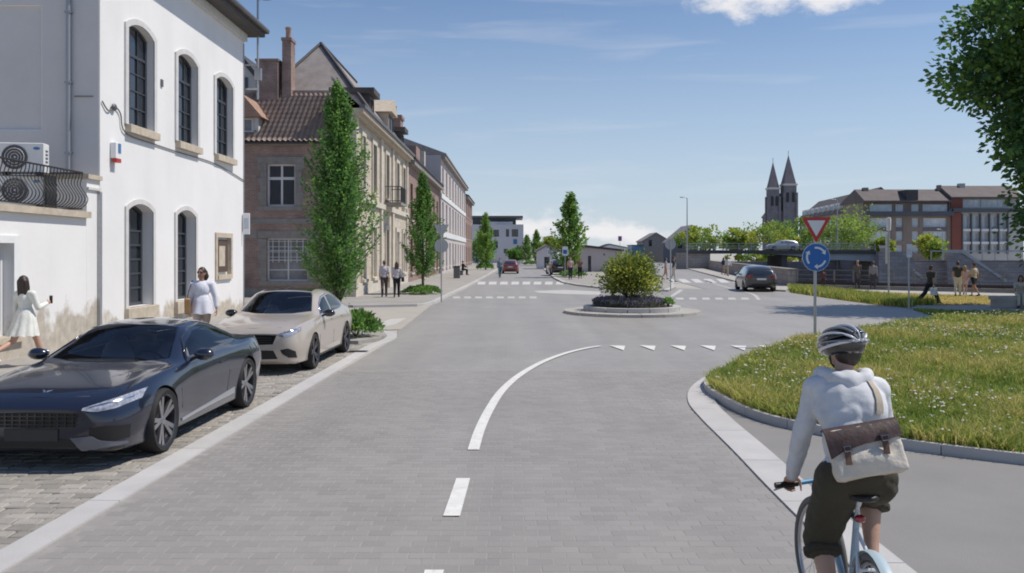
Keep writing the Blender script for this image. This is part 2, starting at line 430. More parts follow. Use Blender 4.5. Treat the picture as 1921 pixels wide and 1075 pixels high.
def paint_mat(name, col, under, amount):
    m = mat(name, col, 0.7, var=0.08, vscale=7, world=True); t = m.node_tree; n, l = t.nodes.new, t.links.new; b = t.nodes['Principled BSDF']
    src = b.inputs['Base Color'].links[0].from_socket; g = n('ShaderNodeNewGeometry')
    no = n('ShaderNodeTexNoise'); no.inputs['Scale'].default_value = 16; no.inputs['Detail'].default_value = 9; no.inputs['Roughness'].default_value = 0.7; l(g.outputs['Position'], no.inputs['Vector'])
    mr = n('ShaderNodeMapRange'); l(no.outputs[0], mr.inputs[0]); mr.inputs[1].default_value = 0.53; mr.inputs[2].default_value = 0.66; mr.inputs[4].default_value = amount
    mx = n('ShaderNodeMix'); mx.data_type = 'RGBA'; l(mr.outputs[0], mx.inputs['Factor']); l(src, mx.inputs[6]); mx.inputs[7].default_value = (*under, 1); l(mx.outputs[2], b.inputs['Base Color'])
    return m
M = {}
M['white_wall'] = plaster_mat('white_plaster', (0.80, 0.785, 0.775), (0.50, 0.44, 0.36), 0.0, 0.62, 0.42)
M['white_wall_low'] = plaster_mat('old_white_plaster', (0.80, 0.785, 0.77), (0.47, 0.42, 0.355), 0.0, 0.95, 0.45)
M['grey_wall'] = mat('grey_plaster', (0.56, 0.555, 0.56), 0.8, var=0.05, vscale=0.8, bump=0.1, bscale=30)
M['white'] = mat('white_paint', (0.78, 0.78, 0.77), 0.5, var=0.03)
M['off_white'] = mat('off_white_paint', (0.62, 0.60, 0.56), 0.7, var=0.08, vscale=3)
M['stone'] = mat('beige_stone', (0.50, 0.43, 0.34), 0.85, var=0.16, vscale=5, bump=0.3)
M['stone_pale'] = mat('pale_stone', (0.58, 0.53, 0.45), 0.85, var=0.12, vscale=2.5, bump=0.2)
M['stone_grey'] = mat('grey_bluestone', (0.27, 0.25, 0.23), 0.85, var=0.16, vscale=2.5, bump=0.25)
M['dark_frame'] = mat('dark_window_frame', (0.055, 0.060, 0.072), 0.4)
M['brown_frame'] = mat('brown_window_frame', (0.10, 0.065, 0.05), 0.5)
M['white_frame'] = mat('white_window_frame', (0.66, 0.66, 0.66), 0.45)
M['metal_grey'] = mat('grey_metal', (0.33, 0.34, 0.36), 0.4, metal=0.6)
M['zinc'] = mat('zinc', (0.16, 0.16, 0.17), 0.5, metal=0.4, var=0.15)
M['galv'] = mat('galvanised_steel', (0.42, 0.43, 0.44), 0.45, metal=0.7, var=0.08)
M['iron'] = mat('wrought_iron', (0.028, 0.027, 0.027), 0.5)
M['black'] = mat('black_plastic', (0.012, 0.012, 0.013), 0.45)
M['rubber'] = mat('rubber', (0.016, 0.016, 0.017), 0.75)
M['soffit'] = mat('dark_soffit_board', (0.075, 0.068, 0.064), 0.7, var=0.2, vscale=3)
M['pane'] = mat('window_glass', (0.020, 0.025, 0.032), 0.04, spec=0.9)
M['pane_grey'] = mat('window_glass_with_curtain', (0.20, 0.20, 0.21), 0.10, spec=0.7, var=0.4, vscale=1.2)
M['pane_light'] = mat('window_glass_with_blind', (0.42, 0.43, 0.45), 0.15, spec=0.7, var=0.25, vscale=0.7)
M['pane_blue'] = mat('window_glass_painted_sky', (0.46, 0.52, 0.60), 0.06, spec=0.9, var=0.35, vscale=0.35)  # patchy pale blue in the base colour stands in for mirrored sky
# ================================================================== ground, road, kerbs, markings
from mathutils.geometry import tessellate_polygon
def sheet(name, poly, z, m, parent=None, kind='structure'):
    v = [(p[0], p[1], z) for p in poly]
    tri = tessellate_polygon([[Vector(p) for p in v]])
    mb = MB(); mb.add(v, [tuple(t) for t in tri])
    me = mb.mesh(name, m, fix=False)
    for p in me.polygons:
        if p.normal.z < 0: p.flip()
    o = link(name, me, parent)
    if kind and parent is None: o['kind'] = kind
    return o
def slab(name, poly, z0, z1, m, parent=None, kind='structure'):
    """raised flat area with upright edges"""
    v = [(p[0], p[1], z1) for p in poly] + [(p[0], p[1], z0) for p in poly]
    n = len(poly)
    tri = tessellate_polygon([[Vector(p) for p in v[:n]]])
    mb = MB(); mb.add(v, [tuple(t) for t in tri] + [(i, (i + 1) % n, n + (i + 1) % n, n + i) for i in range(n)])
    o = mb.build(name, m, parent)
    if kind and parent is None: o['kind'] = kind
    return o
def inside(x, y, poly):
    c = np.zeros(len(x), bool); n = len(poly)
    for i in range(n):
        x0, y0 = poly[i][0], poly[i][1]; x1, y1 = poly[(i + 1) % n][0], poly[(i + 1) % n][1]
        k = ((y0 > y) != (y1 > y)) & (x < (x1 - x0) * (y - y0) / (y1 - y0 + 1e-12) + x0)
        c ^= k
    return c

ROAD_A, ROAD_B, ROAD_J = (0.285, 0.266, 0.245), (0.316, 0.296, 0.274), (0.334, 0.313, 0.290)
M['road'] = brick_mat('block_paving', ROAD_A, ROAD_B, ROAD_J, 0.19, 0.125, 0.006, rough=0.55, bump=0.12, stain=0.08, sscale=0.45, streak=0.07)
M['paver'] = mat('paving_block', (0.284, 0.264, 0.247), 0.6, var=0.08, vscale=0.45, streak=0.07, isl=0.065, bump=0.15, bscale=60, world=True)
M['bed'] = mat('paving_joint', (0.300, 0.280, 0.262), 0.9, var=0.1, vscale=8)
M['sett'] = mat('granite_sett', (0.311, 0.286, 0.253), 0.8, var=0.14, vscale=3.0, isl=0.20, bump=0.35, bscale=35, world=True)
M['sett_bed'] = mat('sett_joint', (0.13, 0.12, 0.105), 0.95, var=0.3, vscale=9)
M['kerb'] = mat('pale_kerb_concrete', (0.469, 0.453, 0.439), 0.85, var=0.07, vscale=2.2, isl=0.05, bump=0.2, bscale=50, world=True)
M['concrete'] = mat('concrete_pavement', (0.407, 0.383, 0.348), 0.9, var=0.10, vscale=1.2, bump=0.15, world=True)
M['sidewalk'] = brick_mat('pavement_slabs', (0.315, 0.297, 0.272), (0.345, 0.325, 0.298), (0.26, 0.245, 0.222), 0.6, 0.4, 0.008, bump=0.15, stain=0.10, sscale=0.8)
M['asphalt_path'] = mat('grey_path_asphalt', (0.232, 0.222, 0.212), 0.9, var=0.07, vscale=1.0, bump=0.25, bscale=90, world=True)
M['side_asphalt'] = mat('beige_asphalt', (0.384, 0.350, 0.308), 0.9, var=0.07, vscale=0.7, bump=0.15, bscale=60, world=True)
M['paint'] = paint_mat('road_paint', (0.701, 0.683, 0.647), (0.34, 0.325, 0.31), 0.45)
M['paint_worn'] = paint_mat('worn_road_paint', (0.497, 0.480, 0.449), (0.33, 0.315, 0.30), 0.7)
M['paint_far'] = paint_mat('crossing_paint', (0.56, 0.55, 0.53), (0.33, 0.315, 0.30), 0.6)
M['soil'] = mat('soil', (0.085, 0.070, 0.045), 0.95, var=0.3, vscale=4, bump=0.4)
M['ground'] = mat('pale_ground', (0.407, 0.383, 0.342), 0.9, var=0.10, vscale=0.15, world=True)
M['water'] = mat('river_water', (0.03, 0.045, 0.045), 0.08, bump=0.3, bscale=0.6, world=True)

NEARQ, CORNERQ, RIVL = (27.2, 47.2), (17.8, 54.5), (29.0, 131.0)
gp = [(-1600, -150), (200, -150), (200, -70), NEARQ, CORNERQ, RIVL, (420, 131), (1600, 131), (1600, 2800), (-1600, 2800)]
sheet('ground', gp, -0.012, M['ground'])
sheet('river', [(200, -71), (26.8, 46.8), (17.4, 54.6), (28.6, 131.5), (430, 131.5)], -3.6, M['water'])
road_poly = [(-3.70, 1.5), (2.6, 1.5), (2.6, 12), (3.3, 14.5), (4.6, 17), (7, 20.5), (10, 24), (14.2, 28.1), (18, 30.2), (15.9, 34.3), (15.3, 37), (15.6, 48), (17.6, 54),
             (31, 148), (60, 330), (26, 330), (14, 110), (13, 70), (11.8, 52), (5.0, 60), (4.0, 70), (4.4, 120), (4.9, 190), (-1.0, 190), (-1.8, 117), (-2.7, 64), (-3.3, 41.5), (-3.5, 36), (-3.3, 24.6), (-3.0, 22.4)]
road = sheet('road', road_poly, 0.0, M['road'])

# individual paving blocks close to the camera
def visible(x, y, m=0.62, lo=5.55): return (abs(x) < m * y + 0.15) and y > lo
def paver_mesh(L_, W_, h, ch, wob, mname, m):
    mb = MB(); mb.box(-L_ / 2, L_ / 2, -W_ / 2, W_ / 2, -0.03, h, ch)
    for i in range(8, 12):
        x, y, z = mb.v[i]; mb.v[i] = (x + random.uniform(-wob, wob), y + random.uniform(-wob, wob), z + random.uniform(-wob, wob) * 0.4)
    return mb.mesh(mname, m)
def lay(name, stuff_name, parent, spots, meshes):
    spots.sort(key=lambda s: s[1] + 0.02 * abs(s[0]))
    for k, (x, y, a, z) in enumerate(spots[:300]):
        o = link(name, meshes[k % len(meshes)], parent, (x, y, z), a)
    mb = MB()
    for k, (x, y, a, z) in enumerate(spots[300:]):
        me = meshes[random.randrange(len(meshes))]; ca, sa = math.cos(a), math.sin(a)
        mb.add([(x + v.co.x * ca - v.co.y * sa, y + v.co.x * sa + v.co.y * ca, v.co.z + z) for v in me.vertices], [tuple(p.vertices) for p in me.polygons])
    o = mb.build(stuff_name, meshes[0].materials[0], parent, fix=False); o['kind'] = 'stuff'
def kerb_left(y): return -3.47 + (y - 7.0) * 0.0245          # road edge of the left kerb band
sheet('paving_bed', [(kerb_left(5) - 0.05, 5.0), (2.50, 5.0), (2.50, 12.0), (2.72, 13.0), (3.9, 15.95), (kerb_left(15.95) - 0.05, 15.95)], 0.0050, M['bed'], road)
pm = [paver_mesh(0.184, 0.119, 0.0068, 0.003, 0.0010, 'paver', M['paver']) for _ in range(6)]
spots = []
for r in range(90):
    y = 5.06 + r * 0.125
    if y > 15.9: break
    x = -3.6 + (0.095 if r % 2 else 0) + random.uniform(-0.01, 0.01)
    while x < (2.44 if y < 11.5 else 2.52 + max(0, y - 12.4) * .42):
        if x > kerb_left(y) + 0.09 and visible(x, y): spots.append((x, y, random.uniform(-0.012, 0.012), random.uniform(-0.0008, 0.0008)))
        x += 0.19
lay('paver', 'paving', road, spots, pm)

# parking strip of granite setts
parking = sheet('parking_strip', [(-6.3, 1.5), (-3.62, 1.5), (-3.28, 20.2), (-3.7, 20.6), (-6.3, 20.6)], 0.001, M['sett_bed'])
sm_ = [paver_mesh(0.206, 0.140, 0.014, 0.010, 0.007, 'sett', M['sett']) for _ in range(8)]
spots = []
r = 0; y = 5.6
while y < 20.4:
    x = -6.25 + (0.11 if r % 2 else 0) + random.uniform(-0.03, 0.03)
    while x < -3.3:
        if x < kerb_left(y) - 0.17 and visible(x, y, 0.64): spots.append((x, y + random.uniform(-0.008, 0.008), random.uniform(-0.05, 0.05), random.uniform(-0.004, 0.004)))
        x += 0.216 + random.uniform(-0.008, 0.008)
    y += 0.150; r += 1
lay('sett', 'setts', parking, spots, sm_)

# pale kerb bands built of long stones
def offset_line(pts, d):
    out = []
    for i, p in enumerate(pts):
        t = np.array(pts[min(i + 1, len(pts) - 1)]) - np.array(pts[max(i - 1, 0)]); t = t / np.linalg.norm(t)
        out.append((p[0] - t[1] * d, p[1] + t[0] * d))
    return out
def band(name, stone, pts, width, length, z0, z1, m, gap=0.008, label_parent=None):
    o = label_parent
    if o is None:
        o = bpy.data.objects.new(name, None); COL.objects.link(o); o['kind'] = 'structure'
    p = np.array(pts, float); seg = np.r_[0, np.cumsum(np.linalg.norm(np.diff(p, axis=0), axis=1))]
    tot = seg[-1]; n = max(1, round(tot / length))
    for k in range(n):
        a, b = tot * k / n + gap / 2, tot * (k + 1) / n - gap / 2
        ts = [a] + [q for q in seg if a + 0.02 < q < b - 0.02] + [b]
        q = [(np.interp(t, seg, p[:, 0]), np.interp(t, seg, p[:, 1])) for t in ts]
        # directions at the ends follow the whole line
        ext = [(np.interp(max(ts[0] - 0.1, 0), seg, p[:, 0]), np.interp(max(ts[0] - 0.1, 0), seg, p[:, 1]))] if ts[0] > 0.11 else []
        q2 = offset_line(q, width)
        mb = MB(); mb.prism(q + q2[::-1], z0, z1)
        mb.build(stone, m, o)
    return o
lk = [(kerb_left(y), y) for y in np.arange(3.5, 18.6, 0.5)]
lk += [tuple(q) for q in spline([(kerb_left(18.6), 18.6), (-3.16, 20), (-3.02, 21.3), (-3.02, 22.4), (-3.25, 23.4), (-3.8, 24.2), (-4.8, 24.8)], 6)]
# slab joints seen in the photograph fall every two metres
kerb = band('kerb', 'kerb_stone', lk, 0.27, 2.05, -0.05, 0.022, M['kerb'])
rk = [tuple(q) for q in spline([(2.36, 4.5), (2.37, 7.2), (2.45, 9.5), (2.50, 11.3), (2.60, 12.6), (2.92, 13.9), (3.55, 15.35), (4.35, 16.75), (5.6, 18.7)], 8)]
wr = 0.40
band('kerb', 'kerb_stone', rk, -0.40, 1.55, -0.05, 0.024, M['kerb'])

# pavements (raised)
side_a = slab('pavement', [(-10.05, 2), (-6.3, 2), (-6.3, 20.6), (-3.72, 20.65), (-3.42, 21.2), (-3.30, 21.6), (-3.30, 22.4), (-3.5, 23.2), (-4.0, 23.9), (-4.9, 24.5), (-6.6, 25.0), (-6.9, 31.0), (-7.6, 32), (-10.05, 32)], -0.05, 0.08, M['sidewalk'])
side_b = slab('pavement', [(-40, 35.2), (-6.4, 34.4), (-3.75, 35.4), (-3.45, 37), (-3.38, 41.4), (-2.75, 64), (-1.9, 117), (-1.4, 185), (-7.6, 185), (-7.6, 41.2), (-40, 41.2)], -0.05, 0.10, M['sidewalk'])
bk = [(-6.4, 34.3)] + [tuple(q) for q in spline([(-3.9, 35.1), (-3.5, 36), (-3.30, 38.5), (-3.24, 42), (-2.68, 64), (-1.82, 117), (-1.3, 180)], 5)]
band('kerb', 'kerb_stone', bk, 0.20, 6.0, -0.05, 0.106, M['kerb'])
sheet('side_street', [(-40, 31.9), (-7.0, 31.9), (-6.6, 25.2), (-4.6, 25.0), (-3.55, 24.4), (-3.2, 24.6), (-3.4, 35.8), (-6.4, 34.6), (-40, 35.4)], 0.004, M['side_asphalt'])
dpts = [G(*q) for q in ((1040, 523), (1056, 531), (1082, 536), (1122, 541), (1180, 546), (1255, 547), (1268, 541), (1262, 530))]
dpoly = [(q.x, q.y) for q in dpts] + [(13.2, 74), (14.2, 110), (26, 330), (24, 330), (5.0, 190), (4.5, 120)]
side_d = slab('pavement', dpoly, -0.05, 0.10, M['sidewalk'])
band('kerb', 'kerb_stone', [(dpoly[-1][0] - 0.15, dpoly[-1][1])] + [(q.x - 0.05, q.y - 0.12) for q in dpts], 0.3, 4.0, -0.05, 0.106, M['kerb'])
# right-hand quay pavement beside the parapet
slab('pavement', [(15.6, 48.6), (17.7, 54.2), (30.6, 150), (28.6, 150), (15.8, 56), (14.4, 50.5)], -0.05, 0.10, M['concrete'])
sheet('footpath', [(15.7, 48.0), (15.9, 48.6), (17.7, 54.2), (26.6, 46.7), (60, 22), (55, 20), (30, 38.5), (22, 44.5)], 0.012, M['concrete'])
sheet('footpath', [tuple(G(*q))[:2] for q in ((1705, 579), (1720, 574), (1870, 573), (1990, 575), (1990, 585), (1780, 583))], 0.014, M['concrete'])
# cycle path on the right
sheet('cycle_path', [(2.70, 2.0), (2.80, 9.0), (2.92, 11.7), (3.05, 13.3), (3.0, 12.6), (3.11, 11.7), (3.31, 10.8), (3.55, 10.45), (4.41, 9.44), (5.3, 8.8), (6.2, 8.28), (8, 7.58), (16, 6.9), (16, 2)], 0.006, M['asphalt_path'])

# painted markings
def mark(poly, m='paint', z=0.0165):
    return sheet('road_marking', poly, z, M[m], road)
cl = [G(*q) for q in ((1126, 650), (1098, 654.5), (1060, 664), (1018, 680), (976, 704), (942, 734), (918, 770), (900, 808), (888, 846))]
c2 = spline([(q.x, q.y) for q in cl], 6)
mark([tuple(q) for q in c2] [::1] and [tuple(q) for q in offset_line([tuple(q) for q in c2], -0.065)] + [tuple(q) for q in offset_line([tuple(q) for q in c2], 0.065)][::-1])
mark([G(*q)[:2] for q in ((856, 900), (882, 900), (863, 971), (831, 971))])
mark([G(*q)[:2] for q in ((797, 1073), (833, 1073), (805, 1180), (762, 1180))])
for x in (1158, 1215, 1272, 1328, 1385, 1437):
    mark([G(*q)[:2] for q in ((x - 15, 649), (x + 15, 650), (x + 12, 658.5))])
for k in range(8):                                   # give-way row of the left arm
    x = 850 + k * 20.5
    mark([G(*q)[:2] for q in ((x, 556.4), (x + 13, 556.4), (x + 13.5, 560.2), (x, 560.2))], 'paint_worn', 0.006)
for k in range(9):                                   # crossing over the far street
    x = 897 + k * 21
    mark([G(*q)[:2] for q in ((x, 528.6), (x + 14, 528.6), (x + 13, 534), (x - 1.5, 534))], 'paint_far', 0.006)
for k in range(6):                                   # crossing over the right arm
    x = 1250 + k * 24
    mark([G(*q)[:2] for q in ((x - 3, 523.5), (x + 11, 523.5), (x + 24, 530.5), (x + 7, 530.5))], 'paint_far', 0.006)
for k in range(6):
    x = 1268 + k * 24.4
    mark([G(*q)[:2] for q in ((x, 558.5), (x + 13, 558.5), (x + 16, 562.5), (x + 1, 562.5))], 'paint_worn', 0.006)
mark([G(*q)[:2] for q in ((1275, 543), (1282, 544.5), (1264, 556), (1253, 558.5))], 'paint_worn', 0.006)
c3 = spline([tuple(G(*q))[:2] for q in ((1322, 526), (1350, 535), (1384, 545), (1412, 552), (1424, 563))], 5)
mark([tuple(q) for q in offset_line([tuple(q) for q in c3], -0.09)] + [tuple(q) for q in offset_line([tuple(q) for q in c3], 0.09)][::-1], 'paint_worn', 0.006)
mark([G(*q)[:2] for q in ((700, 611), (732, 599), (763, 597), (741, 609), (712, 615))], 'paint_worn', 0.0075)
mark([G(*q)[:2] for q in ((1000, 546), (1060, 544), (1125, 547), (1128, 553.5), (1060, 552), (1010, 549.5))], 'paint_worn', 0.006)

# mini roundabout: two stepped stone rings and a planted bed
RB = Vector((4.42, 31.5, 0))
def ring_poly(r, n=48, c=RB): return [(c.x + r * math.cos(2 * math.pi * k / n), c.y + r * math.sin(2 * math.pi * k / n)) for k in range(n)]
rbt = thing('roundabout_island', 'round stepped concrete island planted with a bush in the middle of the junction', 'traffic island', tuple(RB))
for nm, r0, r1, z0, z1, cnt, m in (('apron_stone', 1.78, 2.50, -0.05, 0.10, 20, 'concrete'), ('rim_stone', 1.50, 1.78, -0.05, 0.26, 14, 'kerb')):
    for k in range(cnt):
        a0, a1 = 2 * math.pi * (k + 0.02) / cnt, 2 * math.pi * (k + 0.98) / cnt
        aa = [a0 + (a1 - a0) * i / 4 for i in range(5)]
        mb = MB(); mb.prism([(r1 * math.cos(a), r1 * math.sin(a)) for a in aa] + [(r0 * math.cos(a), r0 * math.sin(a)) for a in aa[::-1]], z0, z1)
        mb.build(nm, M[m], rbt)
mb = MB(); mb.lathe([(0.001, 0.29), (0.8, 0.28), (1.49, 0.23), (1.49, 0.0)], 32); mb.build('soil', M['soil'], rbt, True, 40)

# low retaining wall (parapet) between the ramp and the quay, quay walls
M['rubble'] = brick_mat('rubble_stone', (0.27, 0.245, 0.235), (0.36, 0.33, 0.315), (0.20, 0.18, 0.17), 0.9, 0.38, 0.02, axes='wall', bump=0.5, stain=0.18, sscale=0.35)
M['purple_stone'] = brick_mat('purple_grey_stone', (0.33, 0.275, 0.27), (0.44, 0.375, 0.355), (0.25, 0.21, 0.20), 1.1, 0.45, 0.025, axes='wall', bump=0.5, stain=0.22, sscale=0.25)
def wall_line(mb, pts, th, z0, z1):
    p2 = offset_line(pts, th); n = len(pts)
    mb.prism(list(pts) + p2[::-1], z0, z1)
par = thing('parapet_wall', 'long low rubble stone parapet wall along the ramp up to the bridge', 'wall')
pl_ = [(17.75, 54.6), (20.9, 76), (24.6, 101), (28.9, 130.5), (31.5, 150)]
mb = MB(); wall_line(mb, pl_, -0.5, -4, 1.05); mb.build('wall', M['rubble'], par)
for a, b in zip(pl_, pl_[1:]):
    n = 4
    for k in range(n):
        q0 = Vector(a).lerp(Vector(b), k / n + 0.003); q1 = Vector(a).lerp(Vector(b), (k + 1) / n - 0.003)
        mb = MB(); q = [(q0.x - 0.06, q0.y), (q1.x - 0.06, q1.y)]; wall_line(mb, q, -0.62, 1.053, 1.2); mb.build('coping_stone', M['stone_grey'], par)
qw = thing('quay_wall', 'high purple-grey stone quay wall on the far bank below the apartment buildings', 'wall')
mb = MB(); mb.box(29.3, 430, 130, 130.9, -4, 0.95); mb.build('wall', M['purple_stone'], qw)
for k in range(22):
    mb = MB(); mb.box(46 + k * 2.6 + 0.02, 46 + (k + 1) * 2.6 - 0.02, 129.85, 131.05, 0.953, 1.12); mb.build('coping_stone', M['stone_grey'], qw)
nq = thing('quay_edge', 'dark stone edge of the near quay under the railing', 'wall')
mb = MB(); wall_line(mb, [(17.9, 54.4), (27.2, 47.3), (90, -1)], 0.6, -4, 0.22); mb.build('wall', M['stone_grey'], nq)

# ------------------------------------------------------------------ meadow
MEADOW = [(3.10, 13.3), (3.12, 12.5), (3.2, 11.6), (3.42, 10.85), (4.0, 10.0), (4.6, 9.42), (5.3, 8.92), (6.2, 8.4), (8, 7.7), (16, 7.05), (22, 20), (22, 31.2), (17, 29.4), (14.1, 27.9), (11.9, 25.9), (9.94, 23.8), (6.84, 20.2), (5.75, 18.6), (4.5, 16.7), (3.68, 15.2), (3.25, 14.2)]
slab('planting_bed', MEADOW, -0.05, 0.07, M['soil'])
ed = [tuple(q) for q in spline([(3.62, 15.2), (3.2, 14.2), (3.04, 13.3), (3.06, 12.5), (3.14, 11.6), (3.37, 10.82), (3.97, 9.95), (4.57, 9.36), (5.28, 8.85), (6.18, 8.33), (8, 7.62)], 5)]
band('kerb', 'edging_stone', ed, 0.07, 0.98, -0.05, 0.12, M['kerb'], 0.01)
M['grass_green'] = mat('meadow_grass_green', (0.215, 0.305, 0.055), 0.7, isl=0.35, trans=0.45)
M['grass_olive'] = mat('meadow_grass_olive', (0.430, 0.440, 0.100), 0.7, isl=0.30, trans=0.45)
M['grass_straw'] = mat('meadow_grass_straw', (0.667, 0.552, 0.232), 0.75, isl=0.25, trans=0.4)
M['petal'] = mat('white_petal', (0.76, 0.73, 0.62), 0.7, trans=0.2)
def sample_poly(poly, dens, n_try, ylim, frus=0.635):
    p = np.array(poly); lo, hi = p.min(0), p.max(0)
    lo[1], hi[1] = max(lo[1], ylim[0]), min(hi[1], ylim[1])
    n = int((hi[0] - lo[0]) * (hi[1] - lo[1]) * dens)
    x = RNG.uniform(lo[0], hi[0], n); y = RNG.uniform(lo[1], hi[1], n)
    k = inside(x, y, poly) & (x < frus * y + 0.3)
    return x[k], y[k]
def grass_mesh(name, x, y, hgt, wid, lean, mats, mi, z0=0.06):
    n = len(x); a = RNG.uniform(0, 2 * np.pi, n); l = RNG.uniform(0.1, 1, n) * lean
    ld = RNG.uniform(0, 2 * np.pi, n)
    h = hgt; dx, dy = np.cos(a) * wid / 2, np.sin(a) * wid / 2
    ox, oy = np.cos(ld) * l * h, np.sin(ld) * l * h
    v = np.zeros((n, 5, 3))
    v[:, 0] = np.c_[x - dx, y - dy, np.full(n, z0)]; v[:, 1] = np.c_[x + dx, y + dy, np.full(n, z0)]
    v[:, 2] = np.c_[x + dx * .8 + ox * .35, y + dy * .8 + oy * .35, z0 + h * .6]; v[:, 3] = np.c_[x - dx * .8 + ox * .35, y - dy * .8 + oy * .35, z0 + h * .6]
    v[:, 4] = np.c_[x + ox, y + oy, z0 + h * (1 - 0.25 * l)]
    b = (np.arange(n) * 5)[:, None]
    f = np.concatenate([b + np.array([[0, 1, 2]]), b + np.array([[0, 2, 3]]), b + np.array([[3, 2, 4]])], 1).reshape(-1, 3)
    me = np_mesh(name, v.reshape(-1, 3), f, mats, mi=np.repeat(mi, 3))
    return me
gx, gy = [], []
for d, yl in ((3600, (7, 11.5)), (2300, (11.5, 15)), (1250, (15, 20)), (620, (20, 32))):
    a, b = sample_poly(MEADOW, d, 0, yl); gx.append(a); gy.append(b)
gx, gy = np.concatenate(gx), np.concatenate(gy)
patch = np.sin(gx * 1.9 + 0.7 * gy) + np.sin(gy * 1.3 - 0.9 * gx + 1.0) + 0.8 * np.sin(gx * 4.1 + 2.0) * np.sin(gy * 3.7)
tuft = np.sin(gx * 9.1 + 1.7 * np.sin(gy * 5.3)) * np.sin(gy * 8.3 + 1.9 * np.sin(gx * 6.1))
hgt = (0.13 + 0.15 * RNG.random(len(gx)) ** 1.7 + 0.040 * (patch + 1.2) + 0.070 * tuft).clip(0.05, 0.5) * 0.82
# lower towards the nose and the edge
mi = RNG.random(len(gx)); mi = np.where(mi < 0.46 - 0.20 * patch - 0.16 * tuft, 0, np.where(mi < 0.86 - 0.10 * patch - 0.12 * tuft, 1, 2))
gm = grass_mesh('meadow_grass', gx, gy, hgt, 0.0055 + 0.00085 * gy, 1.0, [M['grass_green'], M['grass_olive'], M['grass_straw']], mi)
tag(link('meadow_grass', gm), 'tall olive green meadow grass in the kerbed bed beside the cycle path', 'grass', kind='stuff')
fx, fy = sample_poly(MEADOW, 46, 0, (7, 30))
fp = np.sin(fx * 1.1 + 2) + np.sin(fy * 0.9 + fx * 0.6)
k = RNG.random(len(fx)) < 0.20 + 0.19 * fp
fx, fy = fx[k], fy[k]
mb = MB()
for x, y in zip(fx, fy):
    z = random.uniform(0.20, 0.34); r = random.uniform(0.007, 0.022) * (0.8 + 0.02 * y)
    n = 6; q = [(x + r * math.cos(t), y + r * math.sin(t), z + random.uniform(-.006, .006)) for t in [2 * math.pi * i / n for i in range(n)]]
    mb.add(q + [(x, y, z + r * 0.8), (x, y, z - r * .6)], [(i, (i + 1) % n, n) for i in range(n)] + [((i + 1) % n, i, n + 1) for i in range(n)])
    if random.random() < .5:
        x2, y2 = x + random.uniform(-.05, .05), y + random.uniform(-.05, .05); r *= .7
        q = [(x2 + r * math.cos(t), y2 + r * math.sin(t), z) for t in [2 * math.pi * i / n for i in range(n)]]
        mb.add(q + [(x2, y2, z + r * 0.8)], [(i, (i + 1) % n, n) for i in range(n)])
tag(mb.build('meadow_flowers', M['petal'], fix=False), 'small white wild flowers scattered through the tall meadow grass', 'flowers', kind='stuff')
# verge along the quay and the shaded lawn under the big tree
VERGE = [tuple(G(*q))[:2] for q in ((1478, 541), (1484, 549), (1560, 560), (1640, 571), (1704, 577), (1722, 572), (1760, 572), (1868, 571), (1868, 556), (1760, 553), (1640, 549), (1560, 545))]
sheet('verge_soil', VERGE, 0.018, M['grass_straw'])
vx, vy = sample_poly(VERGE, 260, 0, (25, 60))
dry = (vx > 18.2 + 0.0 * vy)
mi = np.where(RNG.random(len(vx)) < np.where(dry, 0.15, 0.85), 1, 2); mi = np.where((RNG.random(len(vx)) < .35) & ~dry, 0, mi)
tag(link('verge_grass', grass_mesh('verge_grass', vx, vy, np.where(dry, 0.06, 0.30) * RNG.uniform(.6, 1.4, len(vx)), 0.045, 0.6, [M['grass_green'], M['grass_olive'], M['grass_straw']], mi, 0.0)), 'yellowish verge of uncut grass between road and quay path', 'grass', kind='stuff')
LAWN = [tuple(G(*q))[:2] for q in ((1712, 581), (1790, 585), (1995, 587), (1995, 596), (1780, 598), (1740, 590))]
sheet('lawn_soil', LAWN, 0.02, M['grass_olive'])
vx, vy = sample_poly(LAWN, 420, 0, (25, 60))
tag(link('lawn_grass', grass_mesh('lawn_grass', vx, vy, RNG.uniform(.05, .14, len(vx)), 0.035, 0.6, [M['grass_green'], M['grass_olive']], (RNG.random(len(vx)) < .4).astype(int), 0.0)), 'short mown lawn behind the meadow bed by the footpath', 'grass', kind='stuff')
# ================================================================== buildings
_wcache = {}
def arch_poly(y0, y1, z0, z1, rise=0.0, n=8):
    """opening outline in (y, z); z1 is the springing, the segmental arch rises above it"""
    p = [(y0, z0), (y1, z0), (y1, z1)]
    if rise > 0:
        w_ = (y1 - y0) / 2; rad = (w_ * w_ + rise * rise) / (2 * rise); cy, cz = (y0 + y1) / 2, z1 + rise - rad
        a = math.asin(w_ / rad)
        for k in range(1, n): 
            t = a - 2 * a * k / n; p.append((cy + rad * math.sin(t), cz + rad * math.cos(t)))
    p.append((y0, z1))
    return p
def ring_x(mb, outer, inner, x0, x1):
    n = len(outer)
    v = [(x, *p) for x in (x0, x1) for q in (outer, inner) for p in q]
    f = []
    for i in range(n):
        j = (i + 1) % n
        f += [(i, j, n + j, n + i), (2*n + j, 2*n + i, 3*n + i, 3*n + j), (j, i, 2*n + i, 2*n + j), (n + i, n + j, 3*n + j, 3*n + i)]
    mb.add(v, f)
